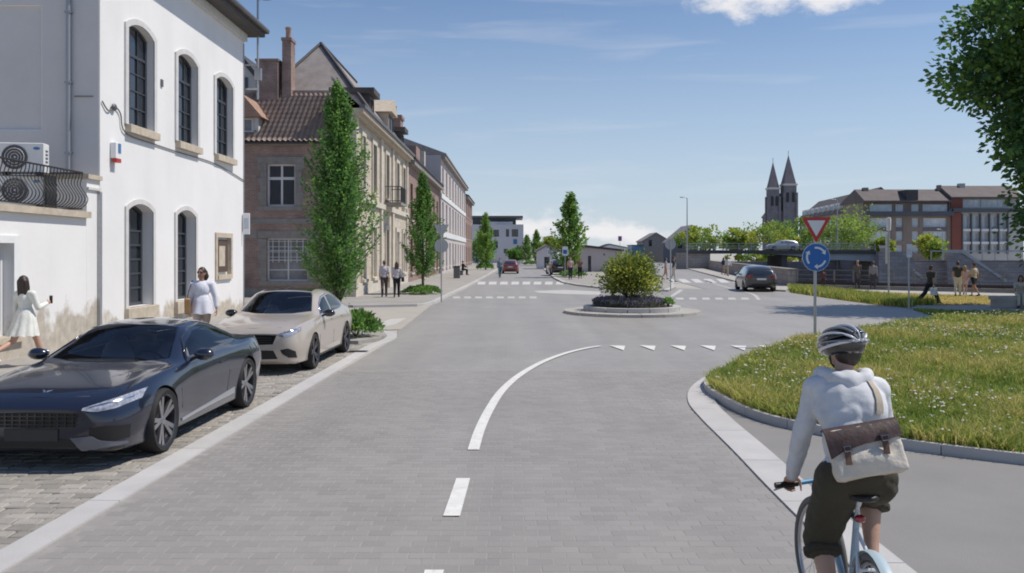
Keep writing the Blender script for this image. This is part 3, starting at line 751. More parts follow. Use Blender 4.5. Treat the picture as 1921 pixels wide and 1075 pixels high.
def window(parent, loc, rz, w_, h_, nx=2, nz=3, fm='white_frame', pm='pane', fr=0.07, bar=0.035, rise=0.0, each=True, top=None, name='window'):
    """frame with glazing bars in the plane x=0 facing +x, its panes as children; top = height of a thick transom"""
    key = (w_, h_, nx, nz, fm, pm, fr, bar, rise, each, top)
    if key not in _wcache:
        hs = h_ - rise
        mb = MB()
        out, inn = arch_poly(0, w_, 0, hs, rise), arch_poly(fr, w_ - fr, fr, hs - fr * (0.5 if rise else 1), rise * 0.95)
        ring_x(mb, out, inn, -0.05, 0.03)
        def topz(y):
            if rise <= 0: return h_ - fr
            k = (y - w_ / 2) / (w_ / 2); return hs - fr * .5 + rise * .95 * (1 - k * k)
        ys = [fr + (w_ - 2 * fr) * i / nx for i in range(nx + 1)]
        zs = [fr + (hs - fr * 1.5 - fr) * i / nz for i in range(nz)] + [None]
        if top: zs = [fr + (top - fr) * i / (nz - 1) for i in range(nz)] + [None]
        for y in ys[1:-1]:
            b = bar * (1.6 if (nx == 2) else 1); mb.box(-0.04, 0.02, y - b / 2, y + b / 2, fr * .9, topz(y) + 0.01)
        for i, z in enumerate(zs[1:-1]):
            b = bar * (2.2 if (top and i == len(zs) - 3) else 1); mb.box(-0.038, 0.018, fr * .9, w_ - fr * .9, z - b / 2, z + b / 2)
        frame = mb.mesh(name, M[fm])
        panes = []
        if each:
            for i in range(nx):
                for j in range(nz):
                    a, b = ys[i] + bar / 2, ys[i + 1] - bar / 2; c = zs[j] + (bar / 2 if j else 0)
                    m2 = MB()
                    if zs[j + 1] is None:
                        pts = [(a, c), (b, c)] + [(b + (a - b) * k / 5, topz(b + (a - b) * k / 5)) for k in range(6)]
                    else:
                        d = zs[j + 1] - bar / 2; pts = [(a, c), (b, c), (b, d), (a, d)]
                    m2.prism_x(pts, -0.028, -0.018); panes.append(m2.mesh('pane', M[pm]))
        else:
            m2 = MB(); m2.prism_x(arch_poly(fr * .7, w_ - fr * .7, fr * .7, hs - fr * .4, rise), -0.028, -0.018); panes.append(m2.mesh('pane', M[pm]))
        _wcache[key] = (frame, panes)
    frame, panes = _wcache[key]
    o = link(name, frame, parent, loc, rz)
    for p in panes:
        q_ = link('pane', p, o); q_.rotation_euler = (0, random.uniform(-.006, .006), random.uniform(-.008, .008))
    return o
def block(name, m, parent, solid, cutter, m2=None):
    """solid: MB of the wall body; cutter: MB of the openings"""
    me = solid.mesh(name, m)
    if cutter and cutter.v: me = cut(me, cutter.mesh('c')); me.name = name
    return link(name, me, parent)
def part(name, m, parent, *boxes, smooth=False, ch=0.0):
    mb = MB()
    for b in boxes: mb.box(*b, ch=ch)
    return mb.build(name, M[m] if isinstance(m, str) else m, parent, smooth)

# ---------------------------------------------------------------- white corner building with arched windows
M['surround'] = mat('pale_grey_stone_surround', (0.60, 0.585, 0.575), .8, var=.08, vscale=3)
WB = thing('white_building', 'two-storey white rendered corner building with dark arched windows and dark eaves', 'building', (-10, 20.7, 0))
solid, cutr = MB(), MB()
solid.box(-9, 0, 0, 11.1, 0, 10.35)
UP = [(1.46, 3.06), (4.75, 6.35), (8.05, 9.75)]
LO = [(1.46, 3.0), (4.7, 6.2)]
for a, b in UP: cutr.prism_x(arch_poly(a, b, 5.55, 8.08, 0.21), -0.26, 0.3)
for a, b in LO: cutr.prism_x(arch_poly(a, b, 0.78, 3.33, 0.19), -0.36, 0.3)
cutr.box(-0.10, 0.3, 8.15, 9.55, 1.45, 2.75)
cutr.prism_y([(-1.42, 5.2), (-3.9, 5.2), (-3.9, 8.2), (-1.42, 8.2)], -0.3, 0.08)       # blind recess in the side wall
wall = block('wall', M['white_wall'], WB, solid, cutr)
for i, (a, b) in enumerate(UP):
    window(WB, (-0.20, a, 5.55), 0, b - a, 2.74, 3, 5, 'dark_frame', 'pane', 0.09, 0.035, 0.21, True, 1.95)
    mb = MB(); ring_x(mb, arch_poly(a - .17, b + .17, 5.55, 8.17, 0.27), arch_poly(a, b, 5.55, 8.08, 0.21), 0.002, 0.05); mb.build('window_surround', M['surround'], WB)
    mb = MB(); mb.box(-0.14, 0.16, a - .12, b + .12, 5.34, 5.548, 0.01); mb.build('window_sill', M['stone'], WB)
for i, (a, b) in enumerate(LO):
    window(WB, (-0.30, a, 0.78), 0, b - a, 2.74, 2, 6, 'dark_frame', 'pane', 0.09, 0.05, 0.19, True)
    mb = MB(); ring_x(mb, arch_poly(a - .15, b + .15, 0.78, 3.41, 0.24), arch_poly(a, b, 0.78, 3.33, 0.19), 0.002, 0.045); mb.build('window_surround', M['surround'], WB)
    mb = MB(); mb.box(-0.24, 0.12, a - .16, b + .20, 0.40, 0.777, 0.02); mb.build('window_sill', M['stone'], WB)
part('wall_niche', 'stone', WB, (-0.098, 0.05, 8.0, 8.16, 1.3, 2.9), (-0.098, 0.05, 9.54, 9.70, 1.3, 2.9), (-0.098, 0.05, 8.163, 9.537, 2.74, 2.9), (-0.098, 0.09, 8.163, 9.537, 1.3, 1.46))
part('notice_board', 'brown_frame', WB, (-0.097, -0.03, 8.35, 9.4, 1.55, 2.66))
part('notice', 'stone', WB, (-0.029, -0.024, 8.5, 9.1, 1.75, 2.45))
# eaves: soffit, fascia, gutter, roof plane
part('soffit', 'soffit', WB, (-9.2, 0.62, -0.35, 11.55, 10.352, 10.44))
part('cornice', 'off_white', WB, (0.003, 0.13, -0.02, 11.12, 10.08, 10.35))
part('fascia', 'soffit', WB, (0.622, 0.66, -0.36, 11.56, 10.36, 10.62))
mb = MB(); mb.tube([(0.74, -0.36, 10.60), (0.74, 11.6, 10.60)], 0.085, 10); mb.build('gutter', M['zinc'], WB, True, 50)
mb = MB(); mb.prism_y([(0.80, 10.50), (0.80, 10.66), (-4.4, 13.5), (-9.4, 10.6), (-9.4, 10.46)], -0.40, 11.62); mb.build('roof', M['soffit'], WB)
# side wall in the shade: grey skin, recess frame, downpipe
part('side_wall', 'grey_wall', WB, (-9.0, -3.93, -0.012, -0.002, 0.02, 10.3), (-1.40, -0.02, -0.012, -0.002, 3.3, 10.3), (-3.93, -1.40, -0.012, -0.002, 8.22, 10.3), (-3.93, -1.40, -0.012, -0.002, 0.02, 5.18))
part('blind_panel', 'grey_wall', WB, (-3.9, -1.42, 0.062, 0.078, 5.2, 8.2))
mb = MB(); mb.tube([(-0.72, -0.09, 3.4), (-0.72, -0.09, 10.2)], 0.055, 10)
for z in (4.6, 6.3, 8.0, 9.4): mb.box(-0.79, -0.65, -0.15, -0.013, z, z + .05)
mb.build('downpipe', M['metal_grey'], WB, True, 50)
mb = MB(); mb.tube([(-0.14, -0.05, 6.0), (-0.60, -0.05, 6.0)], 0.014, 6); mb.build('cable', M['zinc'], WB)
cab = spline([(0.03, 0.05, 5.9), (0.04, 0.35, 5.72), (0.04, 0.7, 5.86), (0.04, 1.0, 5.75), (0.04, 1.3, 5.30), (0.03, 3.1, 5.24), (0.03, 4.7, 5.22), (0.03, 8.0, 5.20), (0.03, 11.05, 4.9)], 5)
mb = MB(); mb.tube(cab, 0.018, 6); mb.ell((0.06, 0.62, 5.85), (0.05, 0.12, 0.09), 8, 6); mb.build('cable', M['zinc'], WB, True)
part('corner_trim', 'metal_grey', WB, (0.002, 0.03, 11.03, 11.08, 0.1, 10.0))
# alarm box
AB = thing('alarm_box', 'small white and blue alarm box with red base on the white facade', 'alarm', (-9.95, 21.35, 4.55))
part('case', 'white', AB, (-0.04, 0.10, -0.14, 0.14, 0.02, 0.42), ch=0.02)
M['blue'] = mat('blue_plastic', (0.06, 0.18, 0.40), 0.4); M['red'] = mat('red_plastic', (0.45, 0.03, 0.025), 0.4)
part('front_plate', 'blue', AB, (0.102, 0.112, -0.02, 0.12, 0.16, 0.40)); part('strobe', 'red', AB, (0.0, 0.11, -0.12, 0.13, -0.08, 0.018))
part('vent', 'zinc', WB, (0.003, 0.04, 3.55, 3.68, 6.95, 7.15))

# ---------------------------------------------------------------- annex with the roof terrace
AN = thing('annex', 'single-storey white annex with peeling plaster and a railed roof terrace', 'building', (-10, 10.5, 0))
solid, cutr = MB(), MB()
solid.box(-8.5, 0, 0, 9.55, 0, 3.02)
cutr.box(-0.25, 0.3, 4.9, 6.55, 0.55, 2.40)
block('wall', M['white_wall_low'], AN, solid, cutr)
part('pier', M['white_wall_low'], AN, (-0.7, 0, 9.553, 10.18, 0, 3.95))
part('pier_coping', 'stone', AN, (-1.0, 0.07, 9.50, 10.19, 3.953, 4.06))
part('pier_ledge', 'off_white', AN, (0.002, 0.05, 9.553, 10.18, 3.70, 3.76))
part('rain_pipe', 'galv', AN, (0.002, 0.07, 10.06, 10.17, 0.1, 3.68))
part('terrace_coping', 'stone', AN, (-8.6, 0.12, -0.1, 9.54, 3.023, 3.17))
window(AN, (-0.2, 4.9, 0.55), 0, 1.65, 1.85, 2, 1, 'white_frame', 'pane_grey', 0.1)
part('door_surround', 'white', AN, (0.002, 0.05, 6.552, 6.78, 0.45, 2.55), (0.002, 0.05, 4.7, 6.55, 2.402, 2.55)); part('window_sill', 'stone', AN, (-0.2, 0.1, 4.8, 6.9, 0.42, 0.547))
# bulging wrought iron railing: every bar is a part
rl = thing('terrace_railing', 'bulging wrought iron railing on the edge of the annex terrace', 'railing', (-10, 10.5, 3.17))
mb = MB(); mb.tube([(0.02, 3.0, 0.90), (0.02, 9.3, 0.90), (-0.02, 9.42, 0.90), (-2.0, 9.42, 0.90)], 0.022, 6); mb.build('top_rail', M['iron'], rl)
mb = MB(); mb.tube([(-0.04, 3.0, 0.06), (-0.04, 9.42, 0.06), (-2.0, 9.42, 0.06)], 0.016, 6); mb.build('bottom_rail', M['iron'], rl)
bp = spline([(-0.04, 0, 0.06), (0.10, 0, 0.16), (0.15, 0, 0.30), (0.06, 0, 0.46), (-0.03, 0, 0.62), (0.01, 0, 0.78), (0.02, 0, 0.90)], 3)
mb = MB(); mb.tube(bp, 0.011, 5); bm_ = mb.mesh('baluster', M['iron'], True)
y = 3.1
while y < 9.4: link('baluster', bm_, rl, (0, y, 0)); y += 0.135
# air conditioners
M['ac_white'] = mat('ac_casing', (0.70, 0.70, 0.69), 0.45); M['ac_dark'] = mat('ac_grille', (0.10, 0.10, 0.11), 0.6)
def ac(loc, label):
    t = thing('air_conditioner', label, 'air conditioner', loc, -math.pi / 2 + 0.15, 'air conditioners on the terrace')
    part('casing', 'ac_white', t, (-0.32, 0, 0, 0.95, 0.08, 0.72), ch=0.015)
    part('foot', 'iron', t, (-0.3, -0.02, 0.1, 0.16, 0, 0.078)); part('foot', 'iron', t, (-0.3, -0.02, 0.79, 0.85, 0, 0.078))
    mb = MB(); mb.lathe([(0.02, 0.004), (0.27, 0.004), (0.27, 0.02), (0.25, 0.02), (0.25, 0.006)], 20, 'x', (0, 0.36, 0.40)); mb.build('fan_grille', M['ac_dark'], t)
    mb = MB()
    for r in (0.08, 0.14, 0.2): mb.tube([(0.02, 0.36 + r * math.cos(a), 0.40 + r * math.sin(a)) for a in np.linspace(0, 2 * math.pi, 20, endpoint=False)], 0.005, 4, close=True)
    mb.build('grille_wire', M['ac_white'], t)
    mb = MB(); mb.ell((0.003, 0.81, 0.60), (0.004, 0.075, 0.035), 14, 8); mb.build('badge', M['blue'], t)
    mb = MB()
    for z in (0.3, 0.38, 0.46, 0.54): mb.box(-0.24, -0.12, 0.952, 0.962, z, z + .035)
    mb.build('side_louvre', M['ac_dark'], t)
    return t
ac((-11.32, 18.75, 3.92), 'white air conditioner unit with a blue oval badge, upper one of the stack')
ac((-11.32, 18.75, 3.19), 'white air conditioner unit behind the railing, lower one of the stack')
sp = thing('air_conditioner_stand', 'thin steel stand carrying the upper air conditioner on the terrace', 'stand', (-11.3, 18.75, 3.17))
part('frame', 'iron', sp, (-0.1, -0.06, -0.02, 0.40, 0, 0.735), (1.06, 1.10, -0.06, 0.36, 0, 0.735), (-0.1, 1.10, 0.02, 0.36, 0.736, 0.748))

# ---------------------------------------------------------------- brick house with pantiled roof facing the side street
M['brick'] = brick_mat('old_red_brick', (0.250, 0.155, 0.128), (0.335, 0.215, 0.180), (0.32, 0.27, 0.24), 0.24, 0.075, 0.012, axes='wall', bump=0.3, stain=0.32, sscale=0.9)
M['brick_warm'] = brick_mat('orange_brick', (0.33, 0.165, 0.10), (0.42, 0.23, 0.15), (0.36, 0.30, 0.25), 0.24, 0.075, 0.012, axes='wall', bump=0.3, stain=0.15)
M['pantile'] = mat('clay_pantile', (0.37, 0.275, 0.230), 0.8, var=0.25, vscale=1.3, isl=0.2, bump=0.2, world=True)
M['slate'] = mat('weathered_roof_slate', (0.30, 0.262, 0.245), 0.75, var=0.22, vscale=1.6, isl=0.1, bump=0.25, bscale=14, world=True)
M['slate_dark'] = mat('dark_roof_slate', (0.060, 0.055, 0.060), 0.65, var=0.25, vscale=1.2, bump=0.2, world=True)
BH = thing('brick_house', 'dark red brick house with grey stone window surrounds and brown pantiled roof', 'building', (-17, 41, 0), -math.pi / 2)
solid, cutr = MB(), MB()
solid.prism_y([(0, 0), (0, 7.55), (-3, 10.05), (-3, 0)], 0, 8.4)
W1, W2 = (5.2, 6.58, 4.46, 6.50), (5.2, 7.2, 0.85, 2.92)
for a, b, c, d in (W1, W2): cutr.box(-0.3, 0.4, a, b, c, d)
block('wall', M['brick'], BH, solid, cutr)
window(BH, (-0.22, W1[0], W1[2]), 0, 1.38, 2.04, 2, 2, 'white_frame', 'pane', 0.09, 0.06, 0, True, 1.35)
window(BH, (-0.22, W2[0], W2[2]), 0, 2.0, 2.07, 2, 4, 'white_frame', 'pane_grey', 0.08, 0.04, 0)
mb = MB()
for k in range(6): mb.box(-0.06, -0.04, W2[0] + 0.28 + k * 0.29, W2[0] + 0.305 + k * 0.29, 1.75, 2.92)
for z in (2.0, 2.25, 2.5, 2.75): mb.box(-0.075, -0.061, W2[0], W2[1], z, z + 0.022)
mb.build('window_grille', M['white_frame'], BH)
def quoins(parent, a, b, c, d, x=0.0):
    z = c; k = 0
    while z < d - 0.05:
        h_ = min(0.34, d - z); w_ = 0.42 if k % 2 else 0.30
        for s in (0, 1):
            mb = MB()
            if s: mb.box(x + 0.002, x + 0.03, b + 0.002, b + w_, z + .006, z + h_ - .006)
            else: mb.box(x + 0.002, x + 0.03, a - w_, a - 0.002, z + .006, z + h_ - .006)
            mb.build('quoin_stone', M['stone_grey'], parent)
        z += h_; k += 1
    part('lintel', 'stone_grey', parent, (x + 0.002, x + 0.04, a - .42, b + .42, d + .003, d + 0.34))
    part('window_sill', 'stone_grey', parent, (x - 0.2, x + 0.07, a - .35, b + .35, c - 0.22, c - 0.003))
quoins(BH, *W1); quoins(BH, *W2)
part('stone_course', 'stone_grey', BH, (0.002, 0.032, 0.1, 8.38, 3.62, 3.86)); part('stone_course', 'stone_grey', BH, (0.002, 0.026, 0.1, W2[0] - .45, 2.94, 3.26))
part('plinth', 'stone_grey', BH, (0.002, 0.05, 0.0, 8.4, 0, 0.5)); part('eaves_board', 'stone_grey', BH, (0.003, 0.2, 0, 8.4, 7.38, 7.50))
def pantiles(name, parent, x0, z0, x1, z1, y0, y1, m, tw=0.24, rows=12, amp=0.045):
    """wavy overlapping tile courses from the eave (x0,z0) to the ridge (x1,z1), every course one lip proud of the next"""
    n = int((y1 - y0) / tw) * 6; ys = np.linspace(y0, y1, n + 1)
    nx_, nz_ = -(z1 - z0), (x1 - x0); l_ = math.hypot(nx_, nz_); nx_, nz_ = nx_ / l_, nz_ / l_
    if nz_ < 0: nx_, nz_ = -nx_, -nz_
    v = []; f = []
    wv = amp * np.sin((ys - y0) / tw * 2 * np.pi)
    for r in range(rows):
        for t, lift in ((r / rows, 0.045), ((r + 1) / rows, 0.0)):
            bx, bz = x0 + (x1 - x0) * t, z0 + (z1 - z0) * t
            for y_, w__ in zip(ys, wv): v.append((bx + nx_ * (w__ + lift), y_, bz + nz_ * (w__ + lift)))
    m_ = n + 1
    for r in range(2 * rows - 1):
        b = r * m_
        for i in range(n): f.append((b + i, b + i + 1, b + m_ + i + 1, b + m_ + i))
    me = np_mesh(name, np.array(v), np.array(f), m)
    o = link(name, me, parent); o['kind'] = 'stuff'; return o
mb = MB(); mb.prism_y([(0.36, 7.42), (0.36, 7.50), (-3.1, 10.42), (-3.1, 10.1)], -0.2, 8.38); mb.build('roof', M['slate_dark'], BH)
pantiles('roof_tiles', BH, 0.42, 7.53, -3.1, 10.50, -0.2, 8.38, M['pantile'], 0.25, 11)
part('ridge', 'pantile', BH, (-3.28, -3.0, -0.2, 8.38, 10.42, 10.60))
# dormer in the tiled roof
DM = [(-1.9, 7.85), (-0.25, 7.85), (-0.25, 9.0), (-1.9, 9.0)]
mb = MB(); mb.box(-1.9, -0.2, 3.3, 4.75, 7.9, 8.95); mb.build('dormer_wall', M['off_white'], BH)
mb = MB(); mb.prism_x([(3.05, 8.75), (5.0, 8.75), (4.05, 9.85)], -2.3, 0.1); mb.build('dormer_roof', M['brick_warm'], BH)
window(BH, (-0.17, 3.55, 8.05), 0, 0.95, 0.65, 2, 1, 'white_frame', 'pane_grey', 0.06, each=False)
# chimneys
mb = MB(); mb.box(-3.5, -2.7, 5.22, 5.68, 9.3, 13.1); mb.box(-3.55, -2.65, 5.18, 5.72, 13.103, 13.25); mb.build('chimney', M['brick'], BH)
mb = MB(); mb.lathe([(0.14, 13.252), (0.13, 13.7), (0.16, 13.75), (0.16, 13.85), (0.09, 13.85), (0.09, 13.252)], 12, 'z', (-3.05, 5.45, 0)); mb.build('chimney_pot', M['brick_warm'], BH, True, 40)
mb = MB(); mb.box(-3.5, -2.5, 3.95, 5.05, 9.3, 12.0); mb.box(-3.55, -2.45, 3.9, 5.098, 12.003, 12.12); mb.build('chimney', M['brick'], BH)

# pale gabled house peeping out behind the brick one
PH = thing('pale_house', 'pale grey house with steep gable seen behind the brick chimney', 'building', (-19.5, 50, 0), -math.pi / 2)
mb = MB(); mb.prism_x([(0, 0), (6, 0), (6, 10.6), (3.6, 13.6), (0.0, 13.6)], -6, 0); mb.build('wall', M['off_white'], PH)
mb = MB(); mb.prism_x([(6.3, 10.3), (6.3, 10.55), (3.6, 13.95), (-0.3, 13.95), (-0.3, 13.65), (3.5, 13.65)], -6.2, 0.3); mb.build('roof', M['slate_dark'], PH)
for y_ in (3.3, 4.6): window(PH, (0.052, y_, 10.8), 0, 0.7, 1.7, 1, 2, 'dark_frame', 'pane', 0.05, each=False)

# ---------------------------------------------------------------- stone mansion along the street
M['lime'] = brick_mat('limestone_ashlar', (0.50, 0.43, 0.335), (0.58, 0.51, 0.41), (0.40, 0.34, 0.27), 0.8, 0.36, 0.012, axes='wall', bump=0.3, stain=0.14, sscale=0.5)
M['shutter'] = mat('white_shutter', (0.62, 0.61, 0.58), 0.6)
SM = thing('stone_mansion', 'pale limestone mansion with hipped slate roof, tall windows and iron balcony', 'building', (-7.6, 41, 0))
solid, cutr = MB(), MB()
solid.box(-6, 0, 3.05, 20.7, 0, 9.1)
BAY = [2.9, 5.9, 10.7, 15.4, 18.6]
for c in BAY[1:]:
    cutr.box(-0.3, 0.4, c - .6, c + .6, 5.5, 8.15)
for c in BAY[1:]:
    cutr.box(-0.3, 0.4, c - .6, c + .6, 0.9 if c != 10.7 else 0.1, 3.6)
block('wall', M['lime'], SM, solid, cutr)
solid, cutr = MB(), MB(); solid.box(-0.98, 0, 0.02, 3.047, 0, 9.1)
for z0, z1 in ((5.5, 8.15), (0.9, 3.6)): cutr.box(-0.3, 0.4, 2.9 - .8, 2.9 - .02, z0, z1)
block('wall', M['lime'], SM, solid, cutr)
part('gable_wall', 'brick_warm', SM, (-0.98, -0.22, 0.003, 0.017, 5.2, 9.05)); part('corner_quoins', 'stone_pale', SM, (-0.215, 0.02, -0.005, 0.017, 0.3, 9.05))
for c in BAY:
    n0, wd = (2.1, .78) if c == 2.9 else (c - .6, 1.2)
    window(SM, (-0.25, n0, 5.5), 0, wd, 2.65, 2, 3, 'brown_frame', 'pane', 0.08, each=False, top=1.9)
    if c == 10.7:
        part('door', 'brown_frame', SM, (-0.28, -0.18, n0, n0 + wd, 0.1, 3.0)); window(SM, (-0.25, n0, 3.02), 0, wd, 0.58, 2, 1, 'brown_frame', 'pane', 0.06, each=False)
    else:
        for s in (0, 1):
            sh = part('shutter', 'shutter', SM, (-0.22, -0.16, n0 + s * wd / 2 + .01, n0 + (s + 1) * wd / 2 - .01, 0.9, 3.6))
            part('shutter_panel', 'white', sh, (-0.158, -0.14, n0 + s * wd / 2 + .08, n0 + (s + 1) * wd / 2 - .08, 1.05, 2.1), (-0.158, -0.14, n0 + s * wd / 2 + .08, n0 + (s + 1) * wd / 2 - .08, 2.25, 3.45))
    for z0, z1 in ((5.5, 8.15), (0.9, 3.6)):
        mb = MB(); ring_x(mb, [(n0 - .2, z0 - .02), (n0 + wd + .2, z0 - .02), (n0 + wd + .2, z1 + .28), (n0 - .2, z1 + .28)], [(n0, z0), (n0 + wd, z0), (n0 + wd, z1), (n0, z1)], 0.002, 0.09); mb.build('window_surround', M['stone_pale'], SM)
        part('window_sill', 'stone_pale', SM, (0.003, 0.2, n0 - .25, n0 + wd + .25, z0 - .18, z0 - .023))
part('string_course', 'stone_pale', SM, (0.003, 0.16, 0.02, 20.7, 4.75, 5.05)); part('plinth', 'stone_pale', SM, (0.003, 0.1, 0.02, 10.0, 0, 0.7), (0.003, 0.1, 11.4, 20.7, 0, 0.7))
for y_ in (0.35, 8.3, 13.0, 20.35): part('pilaster', 'stone_pale', SM, (0.003, 0.12, y_ - .3, y_ + .3, 0.703, 4.748), (0.003, 0.12, y_ - .3, y_ + .3, 5.053, 8.78))
part('cornice', 'stone', SM, (0.003, 0.28, -0.1, 20.75, 8.783, 8.95), (0.003, 0.48, -0.15, 20.8, 8.952, 9.16))
part('gutter', 'zinc', SM, (0.30, 0.58, -0.2, 20.85, 9.165, 9.32))
rv = [(0.45, 2.2, 9.3), (0.45, 20.8, 9.3), (-6.2, 20.8, 9.3), (-6.2, 2.6, 9.3), (-3.0, 6.3, 13.8), (-3.0, 17, 13.8)]
mb = MB(); mb.prism_y([(-0.98, 9.1), (0, 9.1), (-0.98, 10.45)], 0.02, 3.0); mb.build('gable_wall', M['brick_warm'], SM)
mb = MB(); mb.prism_y([(-1.05, 10.50), (0.42, 9.18), (0.42, 9.32), (-1.05, 10.68)], -0.15, 3.3); mb.build('side_roof', M['slate'], SM)
mb = MB(); mb.add(rv, [(0, 1, 5, 4), (1, 2, 5), (2, 3, 4, 5), (3, 0, 4), (0, 3, 2, 1)]); mb.build('roof', M['slate'], SM)
mb = MB(); mb.tube([(-3.0, 6.3, 13.83), (0.45, 2.2, 9.35)], 0.11, 6); mb.tube([(-3.0, 6.3, 13.83), (-6.2, 2.6, 9.35)], 0.09, 6); mb.tube([(-3.0, 6.3, 13.83), (-3.0, 17, 13.83)], 0.11, 6); mb.build('roof_ridge', M['slate_dark'], SM)
def dormer(y_, w_, z0, h_, m, style):
    d = part('dormer', m, SM, (-1.6, 0.15, y_ - w_ / 2, y_ + w_ / 2, z0, z0 + h_))
    window(d, (0.17, y_ - w_ / 2 + .15, z0 + .15), 0, w_ - .3, h_ - .25, 2, 1, 'brown_frame', 'pane', 0.07, each=False)
    mb = MB()
    if style == 'flat': mb.box(-1.9, 0.45, y_ - w_ / 2 - .25, y_ + w_ / 2 + .25, z0 + h_ + .003, z0 + h_ + .3)
    else: mb.prism_x([(y_ - w_ / 2 - .3, z0 + h_ + .003), (y_ + w_ / 2 + .3, z0 + h_ + .003), (y_, z0 + h_ + 0.9)], -1.9, 0.4)
    mb.build('dormer_roof', M['stone'] if style != 'flat' else M['soffit'], d)
dormer(4.2, 1.5, 9.35, 1.15, 'soffit', 'flat'); dormer(11.4, 2.0, 9.35, 1.35, 'stone', 'gable'); dormer(16.9, 1.3, 9.35, 1.0, 'soffit', 'flat')
bl = part('balcony', 'stone_grey', SM, (0.05, 1.05, 9.4, 12.0, 5.06, 5.22))
mb = MB()
for z in (5.3, 6.15): mb.tube([(0.1, 9.45, z), (1.0, 9.45, z), (1.0, 11.95, z), (0.1, 11.95, z)], 0.025, 5)
for k in range(22): mb.tube([(1.0, 9.5 + k * .115, 5.22), (1.0, 9.5 + k * .115, 6.15)], 0.012, 4)
for k in range(7): mb.tube([(0.15 + k * .13, 9.45, 5.22), (0.15 + k * .13, 9.45, 6.15)], 0.012, 4)
mb.build('balcony_railing', M['iron'], bl)

# ---------------------------------------------------------------- the row further down the street
M['redbrown'] = brick_mat('red_brown_brick', (0.25, 0.145, 0.12), (0.32, 0.20, 0.165), (0.30, 0.25, 0.22), 0.3, 0.1, 0.012, axes='wall', bump=0.2, stain=0.12)
M['cream'] = mat('cream_render', (0.60, 0.555, 0.50), 0.85, var=0.08, vscale=0.4, world=True)
M['mauve'] = mat('mauve_render', (0.52, 0.47, 0.455), 0.85, var=0.06, vscale=0.4, world=True)
M['shutter_grey'] = mat('grey_shutter', (0.34, 0.315, 0.31), 0.7)
def row_house(name, label, loc, len_, hgt, depth, wallm, roofm, ridge, bays, floors, ww, fm, pm, win=None):
    t = thing(name, label, 'building', loc)
    solid, cutr = MB(), MB(); solid.box(-depth, 0, 0, len_, 0, hgt)
    cs = [len_ * (i + .5) / bays for i in range(bays)]
    for z0, z1 in floors:
        for c in cs: cutr.box(-0.25, 0.4, c - ww / 2, c + ww / 2, z0, z1)
    block('wall', M[wallm], t, solid, cutr)
    for z0, z1 in floors:
        for c in cs:
            window(t, (-0.2, c - ww / 2, z0), 0, ww, round(z1 - z0, 3), 2, 2, fm, pm, 0.09, 0.06, each=False)
            part('window_sill', 'stone_pale', t, (0.002, 0.15, c - ww / 2 - .12, c + ww / 2 + .12, z0 - .15, z0 - .003))
    part('cornice', 'stone_grey', t, (0.003, 0.45, 0.0, len_, hgt - .35, hgt + .02))
    mb = MB(); mb.prism_y([(0.55, hgt + .03), (0.55, hgt + .15), (-depth / 2, hgt + ridge), (-depth - .1, hgt + .15), (-depth - .1, hgt + .03)], 0, len_); mb.build('roof', M[roofm], t)
    return t
RH = row_house('brick_row_house', 'red-brown brick house with dark roof and big chimney next to the mansion', (-7.5, 61.9, 0), 25.5, 9.0, 8, 'redbrown', 'slate_dark', 3.2, 7, [(0.8, 3.3), (4.7, 7.4)], 1.5, 'brown_frame', 'pane')
mb = MB(); mb.box(-2.3, -0.6, 0.1, 1.5, 9.0, 12.0); mb.box(-2.4, -0.5, 0.0, 1.6, 12.003, 12.25); mb.build('chimney', M['redbrown'], RH)
for x_ in (-1.9, -1.1):
    mb = MB(); mb.lathe([(0.13, 12.253), (0.12, 12.95), (0.15, 13.0), (0.08, 13.0), (0.08, 12.3)], 10, 'z', (x_, 0.8, 0)); mb.build('chimney_pot', M['brick_warm'], RH, True, 40)
part('pilaster', 'stone_pale', RH, (0.003, 0.3, 8.2, 9.0, 0.1, 10.6)); part('string_course', 'stone_grey', RH, (0.002, 0.5, 9.02, 25.4, 4.1, 4.4))
rv = part('gable_wall', 'redbrown', RH, (-2.2, 0.02, 4.6, 7.4, 9.03, 10.6))
PR = row_house('pale_row_house', 'long pale three-storey terrace with grey shuttered windows far down the street', (-7.3, 87.6, 0), 46, 12.3, 9, 'mauve', 'slate', 2.0, 9, [(0.7, 3.4), (4.9, 7.6), (8.7, 11.2)], 2.0, 'white_frame', 'pane_grey')
part('string_course', 'white', PR, (0.003, 0.12, 0, 46, 3.9, 4.5)); part('string_course', 'white', PR, (0.003, 0.10, 0, 46, 7.9, 8.4))
GH = row_house('dark_row_house', 'narrow dark brown house with jutting roof at the end of the terrace', (-7.3, 133.8, 0), 22, 11.2, 9, 'redbrown', 'slate_dark', 1.8, 4, [(0.7, 3.2), (4.5, 7.0), (8.0, 10.2)], 1.6, 'brown_frame', 'pane')

# white block closing the street
M['modern_white'] = mat('white_facade_panel', (0.60, 0.58, 0.61), 0.7, var=0.04, vscale=0.2, world=True)
M['dark_clad'] = mat('dark_cladding', (0.10, 0.11, 0.125), 0.6, var=0.1, vscale=0.3, world=True)
def px_y(px, px0, s): return (px - px0) / s
FB = thing('modern_block', 'white modern apartment block with dark recessed top storey closing the far end of the street', 'building', tuple(P(884, 475, 192))[:2] + (0,), -math.pi / 2)
s_ = F / 192
zz = lambda py, s: H + (HY - py) / s
yy = lambda px: (px - 884) / s_
solid, cutr = MB(), MB(); solid.box(-14, 0, 0, yy(982), 0, zz(421, s_))
fw = [(921, 936, 431, 444), (949, 955, 430, 444), (960, 972, 430, 444), (945, 953, 467, 475), (956, 962, 468, 475), (921, 934, 452, 466), (900, 912, 431, 444), (900, 912, 452, 466)]
for a, b, c, d in fw: cutr.box(-0.4, 0.5, yy(a), yy(b), zz(d, s_), zz(c, s_))
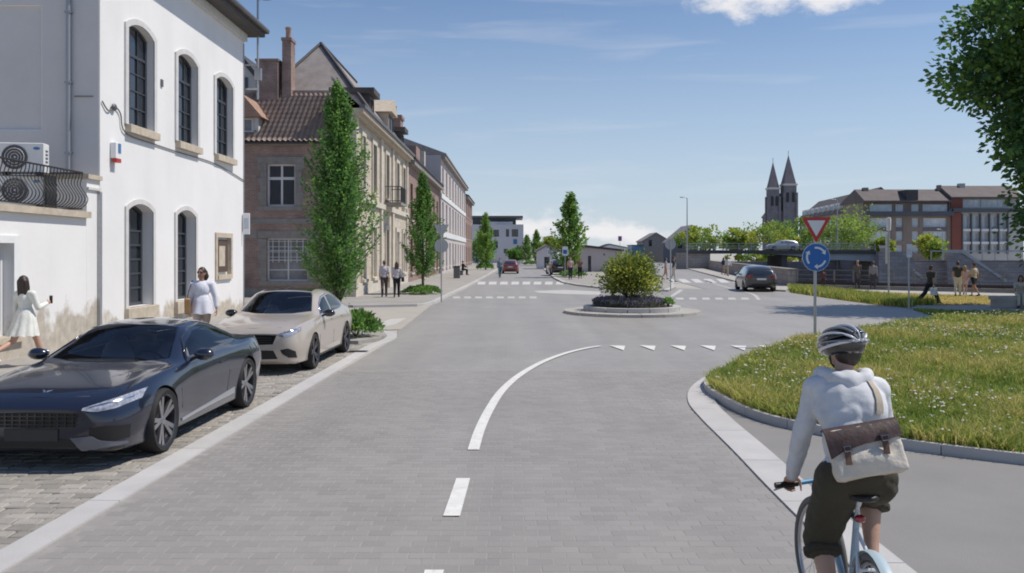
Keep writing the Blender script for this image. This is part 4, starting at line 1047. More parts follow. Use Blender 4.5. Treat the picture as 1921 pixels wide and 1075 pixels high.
block('wall', M['modern_white'], FB, solid, cutr)
for a, b, c, d in fw: window(FB, (-0.3, yy(a), zz(d, s_)), 0, round(yy(b) - yy(a), 3), round((d - c) / s_, 3), 2, 1, 'dark_frame', 'pane', 0.08, each=False)
part('top_storey', 'dark_clad', FB, (-12, -1.2, 0.2, yy(968), zz(421, s_) + .003, zz(409, s_))); part('roof_slab', 'dark_clad', FB, (-13, 0.5, -0.3, yy(981), zz(409, s_) + .003, zz(405, s_)))
part('wall_sign', 'blue', FB, (0.01, 0.08, yy(963), yy(970), zz(458, s_), zz(449, s_)))
part('terrace_glass', 'pane_blue', FB, (-0.3, -0.22, yy(905), yy(962), zz(421, s_) + .003, zz(416, s_)))

def shed(name, label, px0, px1, top, Y, m, rm, openings, depth=5, gable=None, roof=True, base=0.0):
    s = F / Y; t = thing(name, label, 'building', tuple(P(px0, 475, Y))[:2] + (base,), -math.pi / 2)
    q = lambda px: (px - px0) / s
    solid, cutr = MB(), MB(); W_ = q(px1); zt = zz(top, s) - base
    if gable: solid.prism_x([(0, 0), (W_, 0), (W_, zt), (W_ * gable[0], zz(gable[1], s) - base), (0, zt)], -depth, 0)
    else: solid.box(-depth, 0, 0, W_, 0, zt)
    for a, b, c, d in openings: cutr.box(-0.25, 0.5, q(a), q(b), max(0.02, zz(d, s) - base), zz(c, s) - base)
    block('wall', m, t, solid, cutr)
    for a, b, c, d in openings:
        z0 = max(0.02, zz(d, s) - base); window(t, (-0.2, q(a), z0), 0, round(q(b) - q(a), 3), round(zz(c, s) - base - z0, 3), 2, 2, 'dark_frame', 'pane', 0.08, each=False)
    if roof:
        mb = MB()
        if gable: 
            g_ = (W_ * gable[0], zz(gable[1], s) - base); mb.prism_x([(-.3, zt - .1), (-.3, zt + .12), (g_[0], g_[1] + .28), (W_ + .3, zt + .12), (W_ + .3, zt - .1), (g_[0], g_[1] + .02)], -depth - .2, 0.25)
        else: mb.box(-depth - .1, 0.15, -.15, W_ + .15, zt + .003, zt + .22)
        mb.build('roof', M[rm], t)
    return t
shed('garage', 'pale rendered garage with a dark door beside the far street', 1008, 1046, 472, 118, M['modern_white'], 'slate', [(1021, 1031, 482, 504)], gable=(0.45, 462))
shed('garage', 'low pale garage row with a blue-grey door behind the shrub planter', 1080, 1165, 470, 96, M['mauve'], 'slate_dark', [(1103, 1109, 480, 511)], gable=(0.2, 464))
shed('cottage', 'distant brown stone cottage with a rounded gable end', 1206, 1256, 453, 210, M['stone_grey'], 'stone_grey', [(1217, 1223, 450, 462)], gable=(0.5, 438), depth=10)
shed('cottage', 'distant grey house with dark flat roof and blue panel', 1186, 1206, 461, 200, M['blue'], 'slate_dark', [], depth=8)
shed('cottage', 'dark slate-roofed house where the bridge begins', 1262, 1310, 455, 190, M['dark_clad'], 'slate', [(1272, 1280, 457, 466)], gable=(0.75, 424), depth=12)
shed('cottage', 'low white house with dark roof behind the round bush', 1120, 1186, 467, 230, M['white'], 'slate_dark', [], gable=(0.35, 459), depth=10)
# ================================================================== far bank: apartments, church, bridge
M['apt_brick'] = mat('brown_apartment_brick', (0.285, 0.225, 0.195), 0.85, var=0.12, vscale=0.5, world=True)
M['apt_red'] = mat('red_apartment_brick', (0.25, 0.085, 0.065), 0.85, var=0.10, vscale=0.5, world=True)
M['apt_tile'] = mat('brown_roof_tile', (0.135, 0.112, 0.108), 0.8, var=0.15, vscale=0.8, bump=0.3, bscale=3, world=True)
M['apt_white'] = mat('pale_concrete_band', (0.52, 0.50, 0.48), 0.7, var=0.08, vscale=0.5, world=True)
M['apt_panel'] = mat('purple_spandrel', (0.17, 0.145, 0.165), 0.7)
sA = F / 150.0
def apartment(name, label, px0, px1, roof_top, eave, wm, wins, strips=(), attic=(), Y=150.0, depth=11, panes='pane_blue'):
    s = F / Y
    t = thing(name, label, 'building', tuple(P(px0, 475, Y))[:2] + (0,), -math.pi / 2)
    q = lambda px: (px - px0) / s
    z = lambda py: H + (HY - py) / s
    solid, cutr = MB(), MB(); solid.box(-depth, 0, 0, q(px1), -0.1, z(eave))
    for a, b, c, d, nx in wins: cutr.box(-0.35, 0.6, q(a), q(b), z(d), z(c))
    block('wall', M[wm], t, solid, cutr)
    for a, b, c, d, nx in wins: window(t, (-0.28, q(a), z(d)), 0, round(q(b) - q(a), 3), round((d - c) / s, 3), nx, 1, 'white_frame', panes, 0.10, 0.09, each=(nx > 1))
    for (nm, m, a, b, c, d, x0, x1) in strips: part(nm, m, t, (x0, x1, q(a), q(b), z(d), z(c)))
    if attic:
        part('attic_wall', wm, t, (-depth + 1, -0.9, 0.1, q(px1) - 0.1, z(eave) + .003, z(roof_top + 27)))
        for a, b, c, d, nx in attic: window(t, (-0.85, q(a), z(d)), 0, round(q(b) - q(a), 3), round((d - c) / s, 3), nx, 1, 'white_frame', panes, 0.10, 0.09, each=False)
    zr = z(roof_top + 27) if attic else z(eave)
    mb = MB(); mb.prism_y([(0.2, zr + .003), (0.2, zr + .25), (-4.2, z(roof_top)), (-depth - .2, zr + .25), (-depth - .2, zr + .003)], -0.1, q(px1) + .1); mb.build('roof', M['apt_tile'], t)
    return t, q, z
W_ = []
for c, d in ((409, 426), (434, 452), (460, 474)):
    W_ += [(1631, 1672, c, d, 3), (1681, 1694, c, d, 1), (1711, 1724, c, d, 1), (1732, 1777, c, d, 3)]
A2, q, z = apartment('apartment_block', 'brown brick apartment block with tiled roof and dark balcony band above the quay', 1622, 1784, 352, 402, 'apt_brick', W_,
    strips=[('balcony_band', 'dark_clad', 1621, 1785, 397, 405, 0.02, 0.9), ('spandrel', 'apt_panel', 1631, 1672, 427, 433, 0.01, 0.06), ('spandrel', 'apt_panel', 1732, 1777, 427, 433, 0.01, 0.06),
            ('spandrel', 'apt_panel', 1681, 1694, 427, 433, 0.01, 0.06), ('spandrel', 'apt_panel', 1711, 1724, 453, 459, 0.01, 0.06), ('spandrel', 'apt_panel', 1631, 1672, 453, 459, 0.01, 0.06), ('spandrel', 'apt_panel', 1732, 1777, 453, 459, 0.01, 0.06)],
    attic=[(1635, 1677, 383, 396, 3), (1684, 1698, 383, 396, 1), (1714, 1727, 383, 396, 1), (1735, 1781, 383, 396, 3)])
part('roof_light', 'slate_dark', A2, (-4.0, 0.1, q(1700), q(1722), z(377), z(356)))
part('chimney', 'apt_brick', A2, (-4.5, -3.5, q(1636), q(1645), z(358), z(349))); part('chimney', 'apt_brick', A2, (-4.5, -3.5, q(1780), q(1785), z(356), z(344)))
W_ = []
for c, d in ((405, 428), (437, 452), (460, 473)):
    for k in range(5): W_.append((1805 + k * 17, 1819 + k * 17, c, d, 2))
A3, q, z = apartment('apartment_block', 'modern apartment block with red brick strip and white balcony grid behind the leafy tree', 1785, 1920, 345, 398, 'apt_white', W_,
    strips=[('brick_strip', 'apt_red', 1784, 1802, 399, 476, 0.02, 0.35), ('attic_fascia', 'dark_clad', 1785, 1921, 391, 398, 0.02, 0.7)] +
           [('mullion', 'dark_clad', 1802.5 + k * 17, 1804.5 + k * 17, 401, 476, 0.02, 0.45) for k in range(6)] +
           [('balcony_front', 'white', 1805 + k * 17, 1819 + k * 17, c, c + 4.5, 0.05, 0.38) for k in range(5) for c in (429.5, 453.5)],
    attic=[(1811, 1842, 374, 388, 3), (1846, 1888, 374, 388, 4)])
part('attic_brick', 'apt_red', A3, (-0.85, -0.5, q(1787), q(1809), z(391) + .01, z(373)))
part('chimney', 'apt_white', A3, (-4.5, -3.4, q(1820), q(1830), z(352), z(341)))
# terraced houses with white dormers, running away to the left
sl, el = P(1500, 475, 205), P(1606, 475, 160)
ang = math.atan2(el.y - sl.y, el.x - sl.x); Lr = math.hypot(el.x - sl.x, el.y - sl.y)
TH = thing('terraced_houses', 'row of terraced houses with brown roof and white framed dormers left of the apartments', 'building', (sl.x, sl.y, 0), ang - math.pi / 2)
solid, cutr = MB(), MB(); solid.box(-9, 0, 0, Lr, -0.1, 10.2)
hs = [Lr * (i + .5) / 11 for i in range(11)]
for c in hs:
    for z0 in (1.2, 4.2, 7.4): cutr.box(-.3, .5, c - 1.4, c + 1.4, z0, z0 + 1.7)
block('wall', M['apt_brick'], TH, solid, cutr)
for c in hs:
    for z0 in (1.2, 4.2, 7.4): window(TH, (-.22, c - 1.4, z0), 0, 2.8, 1.7, 3, 1, 'white_frame', 'pane_blue', 0.1, 0.08, each=False)
    d = part('dormer', 'white', TH, (-3.2, -0.5, c - 1.35, c + 1.35, 10.6, 12.4)); window(d, (-.45, c - 1.2, 10.9), 0, 2.4, 1.2, 3, 1, 'white_frame', 'pane', .1, .08, each=False)
mb = MB(); mb.prism_y([(0.4, 10.203), (0.4, 10.45), (-4.5, 14.6), (-9.2, 10.45), (-9.2, 10.203)], -.1, Lr + .1); mb.build('roof', M['apt_tile'], TH)

# twin-spired church
M['church'] = mat('dark_church_stone', (0.16, 0.158, 0.178), 0.9, var=0.2, vscale=0.5, bump=0.4, bscale=2, world=True)
M['spire'] = mat('slate_spire', (0.15, 0.138, 0.158), 0.8, var=0.15, vscale=0.6, world=True)
YC = 270.0; sc_ = F / YC
CH = thing('church', 'dark stone church with two slender slate spires of unequal height', 'church', tuple(P(1466, 475, YC))[:2] + (0,))
def tower(px, hw, shaft, tip):
    cx = (px - 1466) / sc_; zs, zt = zz(shaft, sc_), zz(tip, sc_)
    mb = MB(); mb.box(cx - hw, cx + hw, -hw, hw, 0, zs)
    for sx in (-1, 1):
        for sy in (-1, 1): mb.box(cx + sx * hw - .35, cx + sx * hw + .35, sy * hw - .35, sy * hw + .35, 0, zs - 2.2)
    o = mb.build('tower', M['church'], CH)
    part('belfry_band', 'apt_white', CH, (cx - hw - .25, cx + hw + .25, -hw - .25, hw + .25, zs + .003, zs + .6))
    for sx in (-.45, .45):
        mb = MB(); mb.M = Matrix.Translation((cx + sx * hw, -hw - .06, 0)) @ Matrix.Rotation(-math.pi / 2, 4, 'Z'); mb.prism_x(arch_poly(-.42, .42, zs - 5.2, zs - 2.6, .5), -.05, .04); mb.build('belfry_opening', M['black'], CH)
    mb = MB(); b = hw * .96; v = [(cx - b, -b, zs + .603), (cx + b, -b, zs + .603), (cx + b, b, zs + .603), (cx - b, b, zs + .603)]
    k = hw * .98; zz1 = zs + .6 + (zt - zs) * .25
    o8 = [(cx + k * 1.0 * math.cos(a), k * 1.0 * math.sin(a), zz1) for a in [math.pi / 4 + math.pi / 2 * i for i in range(-3, 1)]]
    mb.add(v + o8 + [(cx, 0, zt)], [(3, 2, 1, 0)] + [(i, (i + 1) % 4, 4 + (i + 1) % 4, 4 + i) for i in range(4)] + [(4 + i, 4 + (i + 1) % 4, 8) for i in range(4)]); mb.build('spire', M['spire'], CH)
    mb = MB(); mb.tube([(cx, 0, zt - .3), (cx, 0, zt + 1.2)], .07, 5); mb.build('finial', M['iron'], CH)
tower(1450, 1.62, 356, 303); tower(1479, 1.95, 349, 290)
mb = MB(); mb.prism_y([(-3.4, 0), (4.6, 0), (4.6, 14.0), (0.3, 18.5), (-3.4, 14)], 2.3, 9); mb.build('nave', M['church'], CH)
mb = MB(); mb.prism_y([(4.9, 13.6), (4.9, 14.0), (0.3, 19.0), (-3.7, 14), (-3.7, 13.6), (.3, 18.4)], 2.2, 9.2); mb.build('nave_roof', M['spire'], CH)
part('porch', 'church', CH, (-1.0, 1.1, -1.4, 2.29, 0, 15.5))

# bridge over the river
M['bridge_steel'] = mat('bridge_steel', (0.34, 0.36, 0.385), 0.6, var=0.15, vscale=0.5, world=True)
M['bridge_dark'] = mat('bridge_concrete', (0.085, 0.078, 0.078), 0.85, var=0.2, vscale=0.5, world=True)
BR = thing('road_bridge', 'low road bridge with grey steel girder and thin railing over the river', 'bridge', (24, 117, 0))
part('deck', 'bridge_dark', BR, (0, 25.8, 0, 8, 2.28, 2.55))
part('fascia', 'bridge_dark', BR, (0, 25.8, -0.25, -0.003, 2.12, 2.62))
for y0 in (.1, 6.8):
    mb = MB(); mb.prism_y([(9.0, 2.277), (25.8, 2.277), (25.8, 1.05), (20, 1.3), (14, 1.9)], y0, y0 + .4); mb.build('girder', M['bridge_steel'], BR)
part('pier', 'bridge_dark', BR, (13.2, 14.0, 0.7, 7.3, -4, 1.87))
part('abutment', 'rubble', BR, (0.02, 3.195, 0.02, 8, -0.1, 2.277))
part('abutment', 'purple_stone', BR, (25.803, 30.5, -1.2, 12.5, -4, 2.4))
for x in np.arange(0.3, 26, 1.7): part('railing_post', 'bridge_steel', BR, (x, x + .10, 0.05, 0.15, 2.553, 3.55))
for z_ in (2.85, 3.15, 3.5): part('rail', 'apt_white', BR, (0.2, 25.7, 0.152, 0.2, z_, z_ + .07))
# stairs and sloping handrail down the quay wall
ST = thing('quay_stairs', 'stone stairs with pale sloping parapets climbing the quay wall', 'stairs', (55.5, 127, 0))
for sx in range(10): part('step', 'stone_grey', ST, (4.6 - sx * .46, 5.05 - sx * .46, 0.7, 2.9, -3.9, -2.4 + sx * .36))
for y0 in (0.1, 3.0):
    if y0 < 1:
        mb = MB(); mb.prism_y([(5.3, -3.9), (5.3, -1.5), (0.0, 2.9), (-0.5, 2.9), (-0.5, -3.9)], y0 + .05, y0 + .35); mb.build('stair_wall', M['purple_stone'], ST)
        mb = MB(); mb.prism_y([(5.6, -1.65), (5.6, -1.2), (0.05, 3.35), (-0.6, 3.35), (-0.6, 2.93), (0.0, 2.93)], y0 - .1, y0 + .5); mb.build('coping', M['apt_white'], ST)
# second flight mirrored on the right
ST2 = thing('quay_stairs', 'curved stone stair wall with pale coping below the garden tree', 'stairs', (66.5, 127, 0))
mb = MB(); mb.prism_y([(-1.5, -3.9), (-1.5, 2.2), (0.5, 2.2), (7.0, -2.2), (7.0, -3.9)], 0.1, 0.5); mb.build('stair_wall', M['purple_stone'], ST2)
mb = MB(); mb.prism_y([(-1.6, 2.23), (-1.6, 2.7), (0.6, 2.7), (7.2, -1.75), (7.2, -2.25), (0.5, 2.23)], 0.0, 0.6); mb.build('coping', M['apt_white'], ST2)
TR = thing('terrace_railing', 'long white handrail along the top of the quay terrace', 'railing', (64, 130.2, 1.12))
part('rail', 'apt_white', TR, (0, 22, 0.1, 0.22, 1.3, 1.5))
for k in range(12): part('post', 'apt_white', TR, (k * 1.95, k * 1.95 + .12, 0.1, 0.22, 0, 1.297))

# near quay railing
QR = thing('quay_railing', 'dark metal railing with brown boards along the near quay', 'railing', (0, 0, 0.22))
a_, b_ = Vector((18.2, 54.45, 0)), Vector((27.3, 47.55, 0)); c_ = Vector((60, 22.4, 0))
n_ = 9
mbp = MB(); mbp.box(-.045, .045, -.045, .045, 0, 0.95); pmesh = mbp.mesh('post', M['zinc'])
for k in range(30):
    p_ = a_ + (b_ - a_).normalized() * k * 1.15
    link('post', pmesh, QR, (p_.x, p_.y, 0), math.atan2(b_.y - a_.y, b_.x - a_.x))
dd = (b_ - a_).normalized(); e_ = a_ + dd * 34
for z_ in (0.35, 0.62, 0.92):
    mb = MB(); mb.tube([a_ + Vector((0, 0, z_)), e_ + Vector((0, 0, z_))], 0.03, 6); mb.build('rail', M['zinc'], QR)
mb = MB(); mb.tube([a_ + Vector((0, -.06, 0.10)), e_ + Vector((0, -.06, 0.10))], 0.09, 4); mb.build('kick_board', M['brown_frame'], QR)
# ================================================================== trees and shrubs
def leaf_mat(name, c, isl=0.26, trans=0.5): return mat(name, c, 0.55, isl=isl, trans=trans, spec=0.35)
M['leaf_mid'] = leaf_mat('hornbeam_leaf', (0.159, 0.313, 0.080)); M['leaf_dark'] = leaf_mat('hornbeam_leaf_dark', (0.104, 0.230, 0.066)); M['leaf_lime'] = leaf_mat('hornbeam_leaf_young', (0.266, 0.431, 0.094))
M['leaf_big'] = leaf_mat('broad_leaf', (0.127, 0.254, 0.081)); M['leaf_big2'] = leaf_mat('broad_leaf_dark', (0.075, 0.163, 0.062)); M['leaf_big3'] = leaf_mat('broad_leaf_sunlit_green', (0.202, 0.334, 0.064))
M['leaf_olive'] = leaf_mat('olive_leaf', (0.205, 0.270, 0.055)); M['leaf_olive2'] = leaf_mat('olive_leaf_dark', (0.125, 0.175, 0.042)); M['leaf_yel'] = leaf_mat('yellow_green_leaf', (0.478, 0.494, 0.083))
M['leaf_spring'] = leaf_mat('spring_leaf', (0.330, 0.450, 0.085)); M['leaf_spring2'] = leaf_mat('spring_leaf_mid', (0.200, 0.330, 0.075))
M['lavender'] = mat('lavender_flower', (0.235, 0.195, 0.300), 0.8, isl=0.35, trans=0.2); M['lav_leaf'] = leaf_mat('lavender_leaf', (0.15, 0.175, 0.12))
M['bark'] = mat('bark', (0.105, 0.085, 0.065), 0.9, var=0.3, vscale=8, bump=0.6, bscale=25)

def leaf_mesh(name, p, d, size, mats, mi, asp=0.55):
    n = len(p); d = d / (np.linalg.norm(d, axis=1, keepdims=True) + 1e-9)
    r = RNG.normal(size=(n, 3)); s = np.cross(d, r); s /= (np.linalg.norm(s, axis=1, keepdims=True) + 1e-9)
    nn = np.cross(s, d)
    L_ = (size * RNG.uniform(0.65, 1.25, n))[:, None]
    v = np.zeros((n, 4, 3))
    v[:, 0] = p; v[:, 1] = p + d * L_ * .5 + s * L_ * asp * .5 + nn * L_ * .1; v[:, 2] = p + d * L_ - nn * L_ * .08; v[:, 3] = p + d * L_ * .5 - s * L_ * asp * .5 + nn * L_ * .1
    f = (np.arange(n) * 4)[:, None] + np.array([[0, 1, 2, 3]])
    return np_mesh(name, v.reshape(-1, 3), f, mats, mi=mi)

def columnar(name, h0, h1, rmax, nb, per, size, seed, mats):
    global RNG
    RNG = np.random.default_rng(seed)
    P_, D_, MI = [], [], []
    limbs = []
    prof_u = [0, .12, .30, .50, .70, .86, 1.0]; prof_r = [.30, .80, 1.0, .84, .56, .30, .03]
    for b in range(nb):
        a = RNG.uniform(0, 2 * np.pi); u1 = RNG.uniform(0.06, 1.0) ** 0.85
        rr = rmax * np.interp(u1, prof_u, prof_r) * RNG.uniform(0.28, 1.30)
        z1 = h0 + (h1 - h0) * u1; ln = RNG.uniform(0.7, 1.5) * (h1 - h0) / 5.2
        z0 = max(h0 * 0.8, z1 - ln)
        t = RNG.uniform(0.12, 1.0, per) ** 0.8
        jit = 0.085 * rmax / 0.95 * (1.35 - t)
        px = rr * t ** 0.75 * np.cos(a) + RNG.normal(0, 1, per) * jit; py = rr * t ** 0.75 * np.sin(a) + RNG.normal(0, 1, per) * jit
        pz = z0 + (z1 - z0) * t + RNG.normal(0, 1, per) * jit * 0.8
        P_.append(np.c_[px, py, pz])
        out = np.c_[np.cos(a) + RNG.normal(0, .7, per), np.sin(a) + RNG.normal(0, .7, per), 0.55 + RNG.normal(0, .6, per)]
        D_.append(out)
        tone = RNG.random()
        MI.append(np.where(RNG.random(per) < 0.72, (0 if tone < .52 else (1 if tone < .90 else 2)), RNG.integers(0, 3, per)))
        if b % 6 == 0: limbs.append([(0.02 * math.cos(a), 0.02 * math.sin(a), z0 - .1)] + [(rr * q ** .75 * math.cos(a), rr * q ** .75 * math.sin(a), z0 + (z1 - z0) * q) for q in (.3, .6, .9)])
    crown = leaf_mesh(name + '_crown', np.concatenate(P_), np.concatenate(D_), size, mats, np.concatenate(MI))
    mb = MB(); mb.tube([(0, 0, -0.05), (0.01, 0, h0 * .6), (-.01, .01, h0 + .6), (0, 0, h0 + (h1 - h0) * .5), (0, 0, h1 - .4)], [.085, .07, .06, .035, .008], 8)
    for l in limbs: mb.tube(l, [.022, .016, .011, .005], 5)
    return crown, mb.mesh(name + '_trunk', M['bark'], True)
CM = [M['leaf_mid'], M['leaf_dark'], M['leaf_lime']]
colA = columnar('columnar_near', 1.12, 6.55, 1.02, 350, 54, 0.092, 3, CM)
colB = columnar('columnar_mid', 0.95, 6.30, 1.02, 240, 50, 0.125, 5, CM)
colC = columnar('columnar_far', 0.9, 7.2, 1.45, 170, 32, 0.24, 8, [M['leaf_lime'], M['leaf_mid'], M['leaf_spring']])
def put_tree(ms, loc, label, sc=(1, 1, 1), rz=0.0, group='columnar street trees'):
    t = thing('columnar_tree', label, 'tree', loc, rz, group); t.scale = sc
    link('trunk', ms[1], t); link('crown', ms[0], t); return t
put_tree(colA, (-4.42, 21.75, 0.08), 'tall columnar green tree in the planter behind the beige car')
put_tree(colB, (-4.62, 44.2, 0.10), 'slim columnar tree rising from a round shrub on the pavement by the mansion', (1, 1, 1.0), 1.0)
put_tree(colC, (-3.35, 108, 0.10), 'columnar tree down the street in front of the white modern block', (.95, .95, 1.02), 2.0)
put_tree(colC, (5.25, 77, 0.10), 'broad columnar tree standing over the dark parked car and signs', (1.12, 1.12, 1.07), 0.5)
put_tree(colC, (2.6 + 1.7, 150, 0.10), 'small columnar tree beside the far garage, taller of two', (.95, .95, .88), 3.0)
put_tree(colC, (2.9, 165, 0.10), 'small columnar tree beside the far garage, shorter of two', (.95, .95, .80), 4.0)

def mound(n, rx, ry, h, size, seed, up=0.8, fill=0.25):
    g = np.random.default_rng(seed)
    a = g.uniform(0, 2 * np.pi, n); r = np.sqrt(g.uniform(0, 1, n)); e = np.sqrt(np.clip(1 - r * r, 0, 1))
    k = g.uniform(1 - fill, 1.03, n) * (1 + .14 * np.sin(a * 5 + seed) + .10 * np.sin(a * 9 + r * 7))
    p = np.c_[rx * r * np.cos(a) * k, ry * r * np.sin(a) * k, h * (0.12 + .88 * e * k)]
    d = np.c_[np.cos(a) * r + g.normal(0, .5, n), np.sin(a) * r + g.normal(0, .5, n), up + g.normal(0, .4, n)]
    return p, d
def shrub(loc, rx, ry, h, n, size, label, seed, mats=None, name='shrub', cat='shrub', asp=.5):
    mats = mats or CM; p, d = mound(n, rx, ry, h, size, seed)
    t = thing(name, label, cat, loc, group='ground-cover shrubs at the trees' if name == 'shrub' else None)
    me = leaf_mesh(name + '_leaves', p, d, size, mats, RNG.integers(0, len(mats), n), asp)
    link('foliage', me, t)
    mb = MB()
    for k in range(7):
        a = k * .9; mb.tube([(0, 0, -.02), (rx * .3 * math.cos(a), ry * .3 * math.sin(a), h * .4), (rx * .55 * math.cos(a), ry * .55 * math.sin(a), h * .7)], [.012, .01, .005], 5)
    mb.build('stem', M['bark'], t)
    return t
GS = [M['leaf_mid'], M['leaf_dark'], M['leaf_mid'], M['leaf_lime']]
shrub((-4.0, 21.8, 0.08), 0.58, 0.62, 0.52, 2600, 0.16, 'bushy green shrub at the end of the parking strip behind the beige car', 21, GS, asp=.3)
shrub((-4.6, 44.0, 0.10), 0.92, 1.25, 0.34, 2600, 0.14, 'low round shrub at the foot of the slim tree by the walking couple', 22)
shrub((-3.35, 107.8, 0.10), 1.0, 1.2, 0.7, 900, 0.28, 'low round shrub under the tree in front of the white modern block', 23)
shrub((5.35, 74.5, 0.10), 1.15, 1.0, 0.50, 1100, 0.22, 'low dark shrub planter beside two standing pedestrians and the tree', 24)
shrub((3.4, 152, 0.10), 1.5, 1.2, 0.6, 600, 0.3, 'low shrub strip below the small columnar trees', 25)

# roundabout bush: many thin stems, airy olive foliage
def bush(loc, label):
    t = thing('round_bush', label, 'bush', loc)
    g = np.random.default_rng(41); P_, D_, MI = [], [], []; mb = MB()
    for b in range(120):
        a = g.uniform(0, 2 * np.pi); el = g.uniform(0.15, 1.45); rr = g.uniform(.55, 1.0) if b > 25 else g.uniform(.3, .6)
        tip = np.array([1.16 * rr * np.cos(a) * np.cos(el), 1.16 * rr * np.sin(a) * np.cos(el), 0.45 + 1.58 * rr * np.sin(el) * (.9 + .1 * np.cos(a * 3))])
        c = g.normal(0, 1, (74, 3)) * np.array([.155, .155, .14]); P_.append(tip + c); D_.append(c + np.array([np.cos(a), np.sin(a), .6]) * .2 + g.normal(0, .12, (74, 3)))
        tone = g.random(); leaf_tone = 0 if tone < .4 else (1 if tone < .75 else 2)
        MI.append(np.where(g.random(74) < .7, leaf_tone, g.integers(0, 3, 74)))
        if b % 3 == 0: mb.tube([(0.12 * math.cos(a), .12 * math.sin(a), -.05), tuple(tip * np.array([.35, .35, .45])), tuple(tip * np.array([.75, .75, .8])), tuple(tip)], [.024, .018, .012, .005], 5)
    link('foliage', leaf_mesh('bush_leaves', np.concatenate(P_), np.concatenate(D_), .115, [M['leaf_olive'], M['leaf_olive2'], M['leaf_yel']], np.concatenate(MI), .5), t)
    mb.build('stem', M['bark'], t, True)
    return t
bush((RB.x - .02, RB.y + .1, 0.25), 'rounded olive green bush in the middle of the roundabout')
g = np.random.default_rng(51); n = 5200
a = g.uniform(0, 2 * np.pi, n); r = np.sqrt(g.uniform(.25, 1, n)) * 1.32
p = np.c_[RB.x - .12 + r * np.cos(a), RB.y + r * np.sin(a), 0.23 + g.uniform(.03, .34, n) * (1 - .35 * (r / 1.32) ** 4)]
up = np.c_[g.normal(0, .35, n), g.normal(0, .35, n), np.ones(n)]
mi_ = np.where(p[:, 2] > .44, (g.random(n) < .75).astype(int), (g.random(n) < .3).astype(int))
tag(link('lavender_bed', leaf_mesh('lavender', p, up, .11, [M['lav_leaf'], M['lavender']], mi_, .28)), 'low ring of purple lavender round the foot of the roundabout bush', 'flowers', kind='stuff')
shrub((RB.x + 1.28, RB.y - .35, 0.24), .2, .2, .30, 260, .1, 'small green tuft beside the lavender on the roundabout', 61, [M['leaf_mid'], M['leaf_lime']], 'plant_tuft', 'plant')

def lobed_tree(name, label, loc, centre, rad, ncl, per, clr, size, mats, seed, trunk_r, shell=.55, group=None, nl=9, prof=None):
    t = thing(name, label, 'tree', loc, group=group)
    g = np.random.default_rng(seed); P_, D_, MI = [], [], []; mb = MB(); c0 = np.array(centre); rad = np.array(rad)
    mb.tube([(0, 0, -.1), (.05, .02, centre[2] * .35), (0, 0, centre[2] * .8), (0, .1, centre[2] + rad[2] * .4)], [trunk_r, trunk_r * .8, trunk_r * .55, trunk_r * .15], 9)
    for k in range(ncl):
        d = g.normal(size=3); d /= np.linalg.norm(d)
        q = shell + (1 - shell) * g.random() ** .6
        bump = 1 + .13 * np.sin(3.1 * d[0] + 4.3 * d[2] + seed) + .10 * np.sin(7 * d[1] + 5 * d[2])
        c = c0 + d * rad * q * bump
        if prof:
            zc_ = g.uniform(prof[0][0], prof[0][-1]); a_c = g.uniform(0, 2 * np.pi); rr_ = np.interp(zc_, prof[0], prof[1]) * q * (1 + .10 * np.sin(4 * a_c + zc_) + .07 * np.sin(2.3 * zc_))
            c = np.array([rr_ * np.cos(a_c), rr_ * np.sin(a_c) * .52, zc_]); d = np.array([np.cos(a_c), np.sin(a_c), (zc_ - 8) / 8]); d /= np.linalg.norm(d)
        if c[2] < 0.8: c[2] = .8 + g.random()
        s = clr * g.uniform(.6, 1.3)
        o = np.clip(g.normal(size=(per, 3)), -1.7, 1.7) * s * np.array([.55, .55, .42])
        P_.append(c + o); D_.append(o * .8 + d * .5 * s + g.normal(0, .45 * s, (per, 3)) - np.array([0, 0, .12 * s]))
        tone = g.random() + .25 * d[2]; leaf_tone = 0 if tone < .45 else (1 if tone < .7 else 2)  # upward clusters lean to lighter leaves: light from above put into the colour
        MI.append(np.where(g.random(per) < .68, leaf_tone, g.integers(0, len(mats), per)))
        if k % nl == 0: mb.tube([(0, 0, centre[2] * g.uniform(.45, .9)), tuple((c + np.array([0, 0, centre[2]])) * .5 * np.array([1, 1, 1])), tuple(c)], [trunk_r * .35, trunk_r * .2, trunk_r * .05], 6)
    link('crown', leaf_mesh(name + '_crown', np.concatenate(P_), np.concatenate(D_), size, mats, np.concatenate(MI), .62), t)
    mb.build('trunk', M['bark'], t, True)
    return t
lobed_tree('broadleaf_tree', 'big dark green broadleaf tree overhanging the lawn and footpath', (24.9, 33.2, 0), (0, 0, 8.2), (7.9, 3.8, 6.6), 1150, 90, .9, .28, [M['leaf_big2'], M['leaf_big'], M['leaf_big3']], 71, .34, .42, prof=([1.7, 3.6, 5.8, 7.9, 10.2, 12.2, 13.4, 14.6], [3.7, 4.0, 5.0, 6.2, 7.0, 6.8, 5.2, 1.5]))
SPR = [M['leaf_spring2'], M['leaf_spring'], M['leaf_yel']]
def bank_tree(px, top, base, wpx, Y, label, seed, mats=SPR, name='bank_tree'):
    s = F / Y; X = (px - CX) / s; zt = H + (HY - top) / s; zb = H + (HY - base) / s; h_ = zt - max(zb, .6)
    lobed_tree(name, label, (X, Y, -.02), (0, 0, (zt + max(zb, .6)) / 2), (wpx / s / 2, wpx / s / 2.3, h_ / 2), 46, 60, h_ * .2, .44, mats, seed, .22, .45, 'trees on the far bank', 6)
bank_tree(1322, 427, 466, 90, 142, 'yellow-green tree behind the left end of the bridge', 81)
bank_tree(1385, 431, 468, 70, 144, 'low yellow-green tree behind the bridge railing beside the gabled roof', 82)
bank_tree(1440, 418, 470, 110, 141, 'wide spring green tree in front of the church towers', 83)
